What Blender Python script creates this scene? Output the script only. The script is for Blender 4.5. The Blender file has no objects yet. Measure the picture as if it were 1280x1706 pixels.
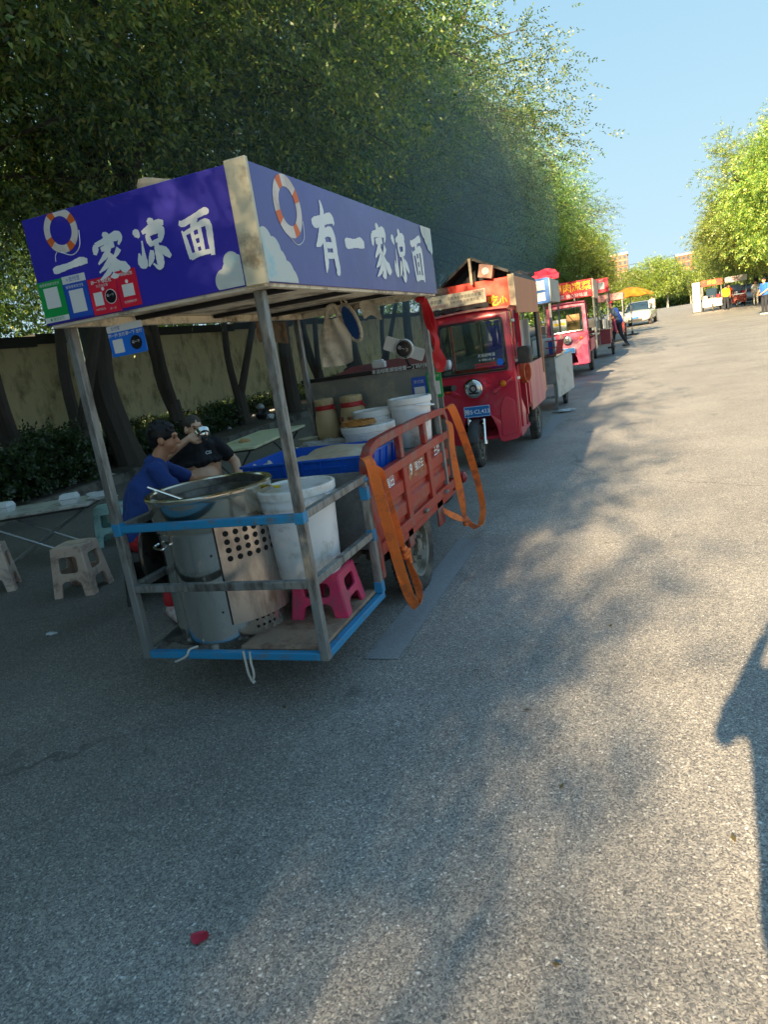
import bpy, bmesh, math, random
import numpy as np
from mathutils import Vector, Matrix
sc = bpy.context.scene
COL = sc.collection
rad = math.radians
random.seed(7)

# ------------------------------------------------------------------ camera
CAM_H = 1.55
F_PX = 1175.07
p_, r_, y_ = 0.2263, -0.1533, 0.3758
fw = Vector((-math.sin(y_)*math.cos(p_), math.cos(y_)*math.cos(p_), -math.sin(p_)))
rt = fw.cross(Vector((0, 0, 1))).normalized()
up = rt.cross(fw)
R2 = rt*math.cos(r_) + up*math.sin(r_)
U2 = -rt*math.sin(r_) + up*math.cos(r_)
cam = bpy.data.cameras.new('camera')
camo = bpy.data.objects.new('camera', cam)
COL.objects.link(camo)
M = Matrix((R2, U2, -fw)).transposed().to_4x4()
M.translation = (0, 0, CAM_H)
camo.matrix_world = M
cam.sensor_fit = 'VERTICAL'
cam.sensor_height = 24
cam.lens = 24*F_PX/1706
cam.clip_start = 0.05
cam.clip_end = 5000
sc.camera = camo

# ------------------------------------------------------------------ sky, sun, exposure
SUN_EL = 22.0
SUN_DIR = Vector((-0.11, -1.0, 0)).normalized()*math.cos(rad(SUN_EL)) + Vector((0, 0, math.sin(rad(SUN_EL))))
w = bpy.data.worlds.new("World")
sc.world = w
w.use_nodes = True
nt = w.node_tree
bg = nt.nodes['Background']
sky = nt.nodes.new('ShaderNodeTexSky')
sky.sky_type = 'NISHITA'
sky.sun_disc = False
sky.sun_elevation = rad(SUN_EL)
sky.sun_rotation = math.atan2(SUN_DIR.x, SUN_DIR.y)
sky.air_density = 1.0
sky.dust_density = 0.0
sky.ozone_density = 3.5
# clear-air sky: soften the white band at the horizon, s / (1 + c s), and keep it blue
den = nt.nodes.new('ShaderNodeVectorMath')
den.operation = 'MULTIPLY_ADD'
den.inputs[1].default_value = (1.0, 1.0, 1.0)
den.inputs[2].default_value = (1, 1, 1)
dv = nt.nodes.new('ShaderNodeVectorMath')
dv.operation = 'DIVIDE'
gn = nt.nodes.new('ShaderNodeVectorMath')
gn.operation = 'MULTIPLY'
gn.inputs[1].default_value = (1.26, 1.70, 1.95)
nt.links.new(sky.outputs[0], den.inputs[0])
nt.links.new(sky.outputs[0], dv.inputs[0])
nt.links.new(den.outputs[0], dv.inputs[1])
nt.links.new(dv.outputs[0], gn.inputs[0])
nt.links.new(gn.outputs[0], bg.inputs[0])
bg.inputs[1].default_value = 0.062
sun = bpy.data.lights.new('sun', 'SUN')
suno = bpy.data.objects.new('sun', sun)
COL.objects.link(suno)
sun.energy = 2.0
sun.angle = rad(0.5)
sun.color = (1.0, 0.78, 0.48)
suno.rotation_euler = SUN_DIR.to_track_quat('Z', 'Y').to_euler()
sc.view_settings.view_transform = 'Standard'
sc.view_settings.look = 'None'
sc.view_settings.gamma = 1
sc.view_settings.exposure = 3.2
sc.cycles.max_bounces = 5
sc.cycles.transparent_max_bounces = 12
sc.cycles.use_adaptive_sampling = True
sc.cycles.adaptive_threshold = 0.02
sc.cycles.caustics_reflective = False
sc.cycles.caustics_refractive = False

# ------------------------------------------------------------------ helpers
def gz(Y):
    return 0.0 if Y < 6 else 0.0115*(min(Y, 100)-6)

def lin(c):
    return c/12.92 if c <= 0.04045 else ((c+0.055)/1.055)**2.4

def hx(h):
    h = h.lstrip('#')
    return tuple(lin(int(h[i:i+2], 16)/255) for i in (0, 2, 4))

MATS = {}

def mat(name, col, rough=0.6, metal=0.0, var=0.12, scale=5.0, dirt=None, bump=0.0, bscale=40.0, spec=0.5, coat=0.0, trans=0.0, emit=0.0, streak=False):
    """procedural surface: base colour with cloudy variation, optional dirt / rust patches and bump"""
    if name in MATS:
        return MATS[name]
    if isinstance(col, str):
        col = hx(col)
    m = bpy.data.materials.new(name)
    m.use_nodes = True
    n, l = m.node_tree.nodes, m.node_tree.links
    b = n['Principled BSDF']
    b.inputs['Roughness'].default_value = rough
    b.inputs['Metallic'].default_value = metal
    b.inputs['Specular IOR Level'].default_value = spec
    b.inputs['Coat Weight'].default_value = coat
    tc = n.new('ShaderNodeTexCoord')
    src = tc.outputs['Object']
    if streak:
        mp = n.new('ShaderNodeMapping')
        mp.inputs['Scale'].default_value = streak if not isinstance(streak, bool) else (1, 1, 0.12)
        l.new(src, mp.inputs[0])
        src = mp.outputs[0]
    nz = n.new('ShaderNodeTexNoise')
    nz.inputs['Scale'].default_value = scale
    nz.inputs['Detail'].default_value = 5
    nz.inputs['Roughness'].default_value = 0.62
    l.new(src, nz.inputs['Vector'])
    mx = n.new('ShaderNodeMix')
    mx.data_type = 'RGBA'
    mx.inputs[6].default_value = tuple(max(0, c*(1-var*1.6)) for c in col)+(1,)
    mx.inputs[7].default_value = tuple(min(1, c*(1+var*1.6)) for c in col)+(1,)
    l.new(nz.outputs[0], mx.inputs[0])
    out = mx.outputs[2]
    if dirt:
        dcol, amt, dsc = dirt
        if isinstance(dcol, str):
            dcol = hx(dcol)
        nd = n.new('ShaderNodeTexNoise')
        nd.inputs['Scale'].default_value = dsc
        nd.inputs['Detail'].default_value = 7
        nd.inputs['Roughness'].default_value = 0.7
        l.new(src, nd.inputs['Vector'])
        rp = n.new('ShaderNodeValToRGB')
        rp.color_ramp.elements[0].position = max(0.0, 0.62-amt*0.4)
        rp.color_ramp.elements[0].color = (0, 0, 0, 1)
        rp.color_ramp.elements[1].position = min(1.0, 0.80-amt*0.4)
        l.new(nd.outputs[0], rp.inputs[0])
        mx2 = n.new('ShaderNodeMix')
        mx2.data_type = 'RGBA'
        l.new(rp.outputs[0], mx2.inputs[0])
        l.new(out, mx2.inputs[6])
        mx2.inputs[7].default_value = dcol+(1,)
        out = mx2.outputs[2]
        if metal > 0:
            sb = n.new('ShaderNodeMath')
            sb.operation = 'MULTIPLY_ADD'
            sb.inputs[1].default_value = -metal*0.8
            sb.inputs[2].default_value = metal
            l.new(rp.outputs[0], sb.inputs[0])
            l.new(sb.outputs[0], b.inputs['Metallic'])
    l.new(out, b.inputs['Base Color'])
    rr = n.new('ShaderNodeMapRange')
    rr.inputs[3].default_value = max(0.02, rough*0.8)
    rr.inputs[4].default_value = min(1, rough*1.2)
    l.new(nz.outputs[0], rr.inputs[0])
    l.new(rr.outputs[0], b.inputs['Roughness'])
    if bump:
        nb = n.new('ShaderNodeTexNoise')
        nb.inputs['Scale'].default_value = bscale
        nb.inputs['Detail'].default_value = 4
        l.new(src, nb.inputs['Vector'])
        bp = n.new('ShaderNodeBump')
        bp.inputs['Strength'].default_value = bump
        bp.inputs['Distance'].default_value = 0.01
        l.new(nb.outputs[0], bp.inputs['Height'])
        l.new(bp.outputs[0], b.inputs['Normal'])
    if trans:
        b.inputs['Transmission Weight'].default_value = trans
    if emit:
        b.inputs['Emission Color'].default_value = tuple(col)+(1,)
        b.inputs['Emission Strength'].default_value = emit
    MATS[name] = m
    return m

def glass_mat(name, tint=(0.84, 0.90, 0.90), gl=0.35):
    if name in MATS:
        return MATS[name]
    m = bpy.data.materials.new(name)
    m.use_nodes = True
    n, l = m.node_tree.nodes, m.node_tree.links
    n.remove(n['Principled BSDF'])
    t = n.new('ShaderNodeBsdfTransparent')
    t.inputs[0].default_value = tint+(1,)
    g = n.new('ShaderNodeBsdfGlossy')
    g.inputs['Roughness'].default_value = 0.03
    lw = n.new('ShaderNodeLayerWeight')
    lw.inputs[0].default_value = gl
    ad = n.new('ShaderNodeMath')
    ad.operation = 'ADD'
    ad.use_clamp = True
    ad.inputs[1].default_value = 0.22
    l.new(lw.outputs['Fresnel'], ad.inputs[0])
    mx = n.new('ShaderNodeMixShader')
    l.new(ad.outputs[0], mx.inputs[0])
    l.new(t.outputs[0], mx.inputs[1])
    l.new(g.outputs[0], mx.inputs[2])
    l.new(mx.outputs[0], n['Material Output'].inputs[0])
    MATS[name] = m
    return m

def leaf_mat(name, cols, transl=0.4):
    m = bpy.data.materials.new(name)
    m.use_nodes = True
    n, l = m.node_tree.nodes, m.node_tree.links
    n.remove(n['Principled BSDF'])
    ge = n.new('ShaderNodeNewGeometry')
    rp = n.new('ShaderNodeValToRGB')
    els = rp.color_ramp.elements
    els[0].color = tuple(cols[0])+(1,)
    els[1].color = tuple(cols[-1])+(1,)
    for i, c in enumerate(cols[1:-1]):
        e = els.new((i+1)/(len(cols)-1))
        e.color = tuple(c)+(1,)
    l.new(ge.outputs['Random Per Island'], rp.inputs[0])
    oi = n.new('ShaderNodeObjectInfo')
    hs = n.new('ShaderNodeHueSaturation')
    mr = n.new('ShaderNodeMapRange')
    mr.inputs[3].default_value = 0.475
    mr.inputs[4].default_value = 0.506
    l.new(oi.outputs['Random'], mr.inputs[0])
    l.new(mr.outputs[0], hs.inputs['Hue'])
    mv = n.new('ShaderNodeMapRange')
    mv.inputs[3].default_value = 0.72
    mv.inputs[4].default_value = 1.32
    l.new(oi.outputs['Random'], mv.inputs[0])
    l.new(mv.outputs[0], hs.inputs['Value'])
    l.new(rp.outputs[0], hs.inputs['Color'])
    d = n.new('ShaderNodeBsdfDiffuse')
    t = n.new('ShaderNodeBsdfTranslucent')
    g = n.new('ShaderNodeBsdfGlossy')
    g.inputs['Roughness'].default_value = 0.45
    g.inputs[0].default_value = (0.8, 0.85, 0.8, 1)
    l.new(hs.outputs[0], d.inputs[0])
    hs2 = n.new('ShaderNodeHueSaturation')
    hs2.inputs['Hue'].default_value = 0.47
    hs2.inputs['Value'].default_value = 1.7
    l.new(hs.outputs[0], hs2.inputs['Color'])
    l.new(hs2.outputs[0], t.inputs[0])
    mx = n.new('ShaderNodeMixShader')
    mx.inputs[0].default_value = transl
    l.new(d.outputs[0], mx.inputs[1])
    l.new(t.outputs[0], mx.inputs[2])
    mx2 = n.new('ShaderNodeMixShader')
    mx2.inputs[0].default_value = 0.06
    l.new(mx.outputs[0], mx2.inputs[1])
    l.new(g.outputs[0], mx2.inputs[2])
    l.new(mx2.outputs[0], n['Material Output'].inputs[0])
    MATS[name] = m
    return m

WPOS = {}

def place(o, parent):
    if parent is not None:
        o.parent = parent

def tag(o, label=None, cat=None, group=None, kind=None):
    if label:
        o['label'] = label
    if cat:
        o['category'] = cat
    if group:
        o['group'] = group
    if kind:
        o['kind'] = kind
    return o

def thing(name, label, cat, loc=(0, 0, 0), group=None):
    o = bpy.data.objects.new(name, None)
    o.empty_display_size = 0.1
    COL.objects.link(o)
    o.location = loc
    WPOS[o] = Vector(loc)
    return tag(o, label, cat, group)

class MB:
    """collects shapes (in world metres) and links them as one mesh object"""
    def __init__(s):
        s.v = []
        s.f = []
        s.mi = []

    def add(s, vs, fs, mi=0):
        k = len(s.v)
        s.v += [tuple(v) for v in vs]
        s.f += [tuple(i+k for i in f) for f in fs]
        s.mi += [mi]*len(fs)
        return s

    def box(s, c, d, rz=0.0, R=None, mi=0):
        x, y, z = d[0]/2, d[1]/2, d[2]/2
        P = [Vector(q) for q in ((-x, -y, -z), (x, -y, -z), (x, y, -z), (-x, y, -z), (-x, -y, z), (x, -y, z), (x, y, z), (-x, y, z))]
        Rm = R if R is not None else Matrix.Rotation(rz, 3, 'Z')
        c = Vector(c)
        return s.add([Rm @ q + c for q in P], [(0, 3, 2, 1), (4, 5, 6, 7), (0, 1, 5, 4), (1, 2, 6, 5), (2, 3, 7, 6), (3, 0, 4, 7)], mi)

    def span(s, a, b, mi=0):
        return s.box([(a[i]+b[i])/2 for i in range(3)], [abs(b[i]-a[i]) for i in range(3)], mi=mi)

    def bar(s, p, q, wd, h=None, upv=(0, 0, 1), mi=0):
        p, q = Vector(p), Vector(q)
        h = h or wd
        d = (q-p)
        L = d.length
        d.normalize()
        u = Vector(upv)
        if abs(d.dot(u)) > 0.98:
            u = Vector((0, 1, 0))
        sx = d.cross(u).normalized()
        uu = sx.cross(d)
        R = Matrix((sx, d, uu)).transposed()
        return s.box((p+q)/2, (wd, L, h), R=R, mi=mi)

    def tube(s, pts, r, n=8, closed=False, mi=0, caps=True, flat=1.0):
        pts = [Vector(p) for p in pts]
        N = len(pts)
        rs = r if isinstance(r, (list, tuple)) else [r]*N
        vs = []
        pu = None
        for i, p in enumerate(pts):
            a = pts[(i-1) % N] if (closed or i > 0) else p
            b = pts[(i+1) % N] if (closed or i < N-1) else p
            t = (b-a).normalized()
            if pu is None:
                ref = Vector((0, 0, 1)) if abs(t.z) < 0.9 else Vector((1, 0, 0))
                u = t.cross(ref).normalized()
            else:
                u = (pu - t*pu.dot(t))
                u = u.normalized() if u.length > 1e-6 else t.orthogonal().normalized()
            pu = u
            v = t.cross(u)
            for k in range(n):
                a_ = 2*math.pi*k/n
                vs.append(p + (u*math.cos(a_) + v*math.sin(a_)*flat)*rs[i])
        fs = []
        for i in range(N if closed else N-1):
            j = (i+1) % N
            for k in range(n):
                fs.append((i*n+k, i*n+(k+1) % n, j*n+(k+1) % n, j*n+k))
        if caps and not closed:
            fs.append(tuple(range(n))[::-1])
            fs.append(tuple((N-1)*n+k for k in range(n)))
        return s.add(vs, fs, mi)

    def lathe(s, prof, n=24, c=(0, 0, 0), axis=(0, 0, 1), mi=0, a0=0.0, a1=2*math.pi, sx=1.0, sy=1.0):
        ax = Vector(axis).normalized()
        R = Vector((0, 0, 1)).rotation_difference(ax).to_matrix()
        c = Vector(c)
        full = abs(a1-a0-2*math.pi) < 1e-6
        m = n if full else n+1
        vs = []
        for (r, z) in prof:
            for k in range(m):
                a = a0+(a1-a0)*k/n
                vs.append(R @ Vector((r*math.cos(a)*sx, r*math.sin(a)*sy, z)) + c)
        fs = []
        for i in range(len(prof)-1):
            for k in range(n):
                k2 = (k+1) % m
                fs.append((i*m+k, i*m+k2, (i+1)*m+k2, (i+1)*m+k))
        return s.add(vs, fs, mi)

    def grid(s, fn, nu, nv, mi=0):
        vs = [fn(i/nu, j/nv) for j in range(nv+1) for i in range(nu+1)]
        fs = [(j*(nu+1)+i, j*(nu+1)+i+1, (j+1)*(nu+1)+i+1, (j+1)*(nu+1)+i) for j in range(nv) for i in range(nu)]
        return s.add(vs, fs, mi)

    def capsule(s, p, q, r1, r2, n=12):
        p, q = Vector(p), Vector(q)
        d = q-p
        L = max(d.length, 1e-4)
        prof = [(max(1e-4, r1*math.sin(a)), -r1*math.cos(a)) for a in [math.pi/2*k/4 for k in range(5)]]
        prof += [(max(1e-4, r2*math.cos(a)), L+r2*math.sin(a)) for a in [math.pi/2*k/4 for k in range(5)]]
        return s.lathe(prof, n, p, d)

    def ell(s, c, rr, R=None, n=14):
        c = Vector(c)
        R = R or Matrix.Identity(3)
        vs, fs = [], []
        for i in range(n//2+1):
            th = math.pi*i/(n//2)
            for k in range(n):
                a = 2*math.pi*k/n
                q = Vector((max(1e-4, math.sin(th))*math.cos(a)*rr[0], max(1e-4, math.sin(th))*math.sin(a)*rr[1], math.cos(th)*rr[2]))
                vs.append(R @ q + c)
        for i in range(n//2):
            for k in range(n):
                fs.append((i*n+k, (i+1)*n+k, (i+1)*n+(k+1) % n, i*n+(k+1) % n))
        return s.add(vs, fs)

    def plate(s, outline, holes=(), th=0.01, origin=(0, 0, 0), ex=(1, 0, 0), ey=(0, 0, 1), bev=0.0, mi=0):
        """flat plate with holes: outline in 2-D, laid in the plane origin + a*ex + b*ey, thickness centred"""
        cu = bpy.data.curves.new('tmp', 'CURVE')
        cu.dimensions = '2D'
        cu.fill_mode = 'BOTH'
        cu.extrude = th/2
        cu.bevel_depth = bev
        cu.bevel_resolution = 1
        for pl in [outline]+list(holes):
            sp = cu.splines.new('POLY')
            sp.points.add(len(pl)-1)
            for i, (a, b) in enumerate(pl):
                sp.points[i].co = (a, b, 0, 1)
            sp.use_cyclic_u = True
        o = bpy.data.objects.new('tmp', cu)
        me = bpy.data.meshes.new_from_object(o)
        ex, ey = Vector(ex), Vector(ey)
        ez = ex.cross(ey).normalized()
        og = Vector(origin)
        vs = [og + ex*v.co.x + ey*v.co.y + ez*v.co.z for v in me.vertices]
        fs = [tuple(p.vertices) for p in me.polygons]
        s.add(vs, fs, mi)
        bpy.data.meshes.remove(me)
        bpy.data.objects.remove(o)
        bpy.data.curves.remove(cu)
        return s

    def text(s, body, size, origin, ex=(1, 0, 0), ey=(0, 0, 1), align='CENTER', bold=0.0, sx=1.0, mi=0, th=0.0):
        cu = bpy.data.curves.new('tmp', 'FONT')
        cu.body = body
        cu.size = size
        cu.align_x = align
        cu.align_y = 'CENTER'
        cu.offset = bold
        cu.extrude = th
        cu.resolution_u = 3
        o = bpy.data.objects.new('tmp', cu)
        me = bpy.data.meshes.new_from_object(o)
        ex, ey = Vector(ex), Vector(ey)
        ez = ex.cross(ey).normalized()
        og = Vector(origin)
        vs = [og + ex*v.co.x*sx + ey*v.co.y + ez*v.co.z for v in me.vertices]
        s.add(vs, [tuple(p.vertices) for p in me.polygons], mi)
        bpy.data.meshes.remove(me)
        bpy.data.objects.remove(o)
        bpy.data.curves.remove(cu)
        return s

    def build(s, name, mats, parent=None, bevel=0.0, smooth=True, ang=35, label=None, weld=False):
        off = WPOS.get(parent, Vector((0, 0, 0))) if parent is not None else Vector((0, 0, 0))
        me = bpy.data.meshes.new(name)
        me.from_pydata([(v[0]-off.x, v[1]-off.y, v[2]-off.z) for v in s.v], [], s.f)
        for m in (mats if isinstance(mats, (list, tuple)) else [mats]):
            me.materials.append(m)
        if any(s.mi):
            me.polygons.foreach_set('material_index', s.mi)
        if weld:
            bm = bmesh.new()
            bm.from_mesh(me)
            bmesh.ops.remove_doubles(bm, verts=bm.verts, dist=1e-5)
            bmesh.ops.recalc_face_normals(bm, faces=bm.faces)
            bm.to_mesh(me)
            bm.free()
        if smooth:
            me.polygons.foreach_set('use_smooth', [True]*len(me.polygons))
            me.set_sharp_from_angle(angle=rad(ang))
        me.update()
        o = bpy.data.objects.new(name, me)
        COL.objects.link(o)
        if parent is not None:
            o.parent = parent
        WPOS[o] = Vector(off)
        if bevel:
            md = o.modifiers.new('bevel', 'BEVEL')
            md.width = bevel
            md.segments = 2
            md.limit_method = 'ANGLE'
            md.angle_limit = rad(50)
        if label:
            o['label'] = label
        return o

def top(mb, name, mats, label, cat, loc, group=None, **kw):
    """a thing that is a single mesh, origin at loc"""
    off = Vector(loc)
    mb.v = [(v[0]-off.x, v[1]-off.y, v[2]-off.z) for v in mb.v]
    o = mb.build(name, mats, None, **kw)
    o.location = off
    WPOS[o] = off
    return tag(o, label, cat, group)

def subsurf(o, lv=1):
    md = o.modifiers.new('sub', 'SUBSURF')
    md.levels = lv
    md.render_levels = lv
    return o

def kids(o):
    return [c for c in COL.objects if c.parent == o]

def copy_tree(o, loc=None, rz=None, parent=None, label=None, group=None):
    c = o.copy()
    COL.objects.link(c)
    if parent is not None:
        c.parent = parent
    if loc is not None:
        c.location = loc
    if rz is not None:
        c.rotation_euler = (0, 0, rz)
    if label:
        c['label'] = label
    if group:
        c['group'] = group
    for k in kids(o):
        copy_tree(k, parent=c)
    return c

def rrect(x0, y0, x1, y1, r, n=4):
    P = []
    for cx, cy, a in ((x1-r, y1-r, 0), (x0+r, y1-r, 90), (x0+r, y0+r, 180), (x1-r, y0+r, 270)):
        for k in range(n+1):
            t = rad(a+90*k/n)
            P.append((cx+r*math.cos(t), cy+r*math.sin(t)))
    return P

def rpoly(pts, r, n=3):
    """polygon with rounded corners"""
    out = []
    N = len(pts)
    for i in range(N):
        p = Vector(pts[i]+(0,))
        a = (Vector(pts[i-1]+(0,))-p)
        b = (Vector(pts[(i+1) % N]+(0,))-p)
        rr = min(r, a.length*0.45, b.length*0.45)
        A = p+a.normalized()*rr
        B = p+b.normalized()*rr
        for k in range(n+1):
            t = k/n
            q = A*(1-t)**2 + p*2*t*(1-t) + B*t*t
            out.append((q.x, q.y))
    return out

def circ(cx, cy, r, n=20, ry=None):
    return [(cx+r*math.cos(2*math.pi*k/n), cy+(ry or r)*math.sin(2*math.pi*k/n)) for k in range(n)]

def smooth_path(pts, k=6):
    """Catmull-Rom through the points"""
    P = [Vector(p) for p in pts]
    P = [P[0]*2-P[1]]+P+[P[-1]*2-P[-2]]
    out = []
    for i in range(1, len(P)-2):
        for j in range(k):
            t = j/k
            a, b, c, d = P[i-1], P[i], P[i+1], P[i+2]
            out.append(0.5*((2*b)+(-a+c)*t+(2*a-5*b+4*c-d)*t*t+(-a+3*b-3*c+d)*t**3))
    out.append(P[-2])
    return out

def ribbon(mb, pts, wv, th=0.004, k=8, wid=None):
    """a strap: a band of width vectors wv along the points, with a little thickness"""
    pts = [Vector(p) for p in pts]
    wvs = [Vector(q) for q in wv]
    P = smooth_path(pts, k)
    Wp = smooth_path(wvs, k)
    vs, fs = [], []
    for i, p in enumerate(P):
        t = (P[min(i+1, len(P)-1)]-P[max(i-1, 0)]).normalized()
        wd = Wp[i]
        nn = t.cross(wd).normalized()*th/2
        vs += [p-wd/2-nn, p+wd/2-nn, p+wd/2+nn, p-wd/2+nn]
    for i in range(len(P)-1):
        a = i*4
        for q in range(4):
            fs.append((a+q, a+(q+1) % 4, a+4+(q+1) % 4, a+4+q))
    fs.append((3, 2, 1, 0))
    e = (len(P)-1)*4
    fs.append((e, e+1, e+2, e+3))
    mb.add(vs, fs)
    return mb

# brush-written characters: strokes as (x, y, width) points in a unit square
GLYPH = {
 '一': [[(0, .40, .10), (.12, .42, .16), (.5, .48, .13), (.82, .55, .17), (1, .5, .10)]],
 '家': [[(.42, 1.0, .05), (.50, .93, .13), (.53, .86, .06)],
       [(.14, .80, .07), (.12, .70, .12), (.07, .58, .06)],
       [(.14, .78, .08), (.45, .83, .10), (.82, .88, .15), (.90, .80, .09), (.82, .68, .03)],
       [(.28, .66, .07), (.48, .69, .09), (.70, .71, .08)],
       [(.55, .68, .08), (.40, .53, .10), (.12, .36, .03)],
       [(.38, .57, .06), (.54, .45, .11), (.60, .25, .14), (.56, .06, .13), (.40, .02, .02)],
       [(.52, .46, .06), (.36, .30, .09), (.10, .17, .02)],
       [(.56, .32, .06), (.38, .14, .09), (.08, .0, .02)],
       [(.82, .60, .10), (.72, .50, .08), (.60, .42, .03)],
       [(.58, .46, .04), (.72, .28, .10), (.88, .17, .17), (1.03, .13, .03)]],
 '凉': [[(.0, .84, .05), (.10, .80, .13), (.17, .70, .04)],
       [(.06, .38, .02), (.08, .20, .14), (.16, .14, .14), (.20, .35, .07), (.23, .62, .02)],
       [(.52, 1.02, .06), (.60, .95, .13), (.64, .87, .05)],
       [(.28, .78, .06), (.55, .85, .10), (.80, .90, .11), (.97, .88, .07)],
       [(.40, .72, .05), (.44, .60, .10), (.48, .47, .06)],
       [(.40, .70, .07), (.62, .75, .09), (.86, .76, .12), (.82, .62, .11), (.76, .50, .04)],
       [(.46, .50, .07), (.62, .53, .07), (.80, .56, .06)],
       [(.64, .52, .08), (.66, .30, .13), (.66, .08, .14), (.58, .0, .08), (.44, .10, .02)],
       [(.48, .38, .07), (.42, .22, .11), (.30, .06, .03)],
       [(.72, .42, .05), (.86, .30, .13), (1.0, .16, .06)]],
 '面': [[(.0, .90, .08), (.15, .86, .12), (.55, .95, .11), (.92, 1.02, .13), (.98, .94, .06)],
       [(.56, .92, .12), (.46, .80, .12), (.38, .68, .05)],
       [(.05, .70, .03), (.11, .55, .08), (.16, .25, .10), (.20, .02, .09)],
       [(.12, .62, .08), (.45, .70, .09), (.80, .77, .13), (.94, .70, .14), (.93, .35, .13), (.92, .0, .09)],
       [(.18, .06, .12), (.50, .10, .10), (.90, .10, .08)],
       [(.37, .66, .08), (.40, .40, .08), (.42, .12, .08)],
       [(.64, .70, .08), (.64, .40, .09), (.64, .12, .08)],
       [(.40, .49, .06), (.52, .50, .07), (.64, .51, .06)],
       [(.41, .29, .06), (.52, .30, .07), (.64, .31, .06)]],
 '有': [[(.0, .70, .05), (.15, .70, .12), (.55, .77, .11), (.88, .82, .12), (1.0, .74, .05)],
       [(.48, 1.04, .03), (.52, .90, .10), (.42, .66, .13), (.24, .46, .12), (.03, .36, .02)],
       [(.40, .56, .06), (.42, .35, .10), (.38, .15, .10), (.30, .0, .02)],
       [(.40, .54, .07), (.60, .60, .10), (.82, .58, .14), (.84, .30, .13), (.86, .06, .12), (.76, .0, .03)],
       [(.42, .40, .06), (.60, .41, .07), (.80, .42, .06)],
       [(.42, .25, .06), (.60, .26, .07), (.80, .27, .06)]],
}

def glyph(mb, ch, origin, ex, ey, w_, h_, wscale=1.0):
    ex, ey = Vector(ex), Vector(ey)
    ez = ex.cross(ey).normalized()
    og = Vector(origin)
    for si, st in enumerate(GLYPH[ch]):
        P = smooth_path([(a, b, c) for a, b, c in st], 7)
        vs, L = [], len(P)
        left, right = [], []
        for i, p in enumerate(P):
            q0, q1 = P[max(i-1, 0)], P[min(i+1, L-1)]
            t = Vector(((q1.x-q0.x)*w_, (q1.y-q0.y)*h_, 0)).normalized()
            nrm = Vector((-t.y, t.x, 0))
            hw = max(0.004, p.z*0.5*wscale*(w_+h_)/2*(1+0.05*math.sin(i*1.9+si)))
            c = Vector((p.x*w_, p.y*h_, 0))
            left.append(c+nrm*hw)
            right.append(c-nrm*hw)
        d = ez*(0.0004*si)
        vs = [og + ex*q.x + ey*q.y + d + ez*(2.5e-5*(k_ % L)) for k_, q in enumerate(left+right)]
        mb.add(vs, [(i, L+i, L+i+1, i+1) for i in range(L-1)])
    return mb
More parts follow.
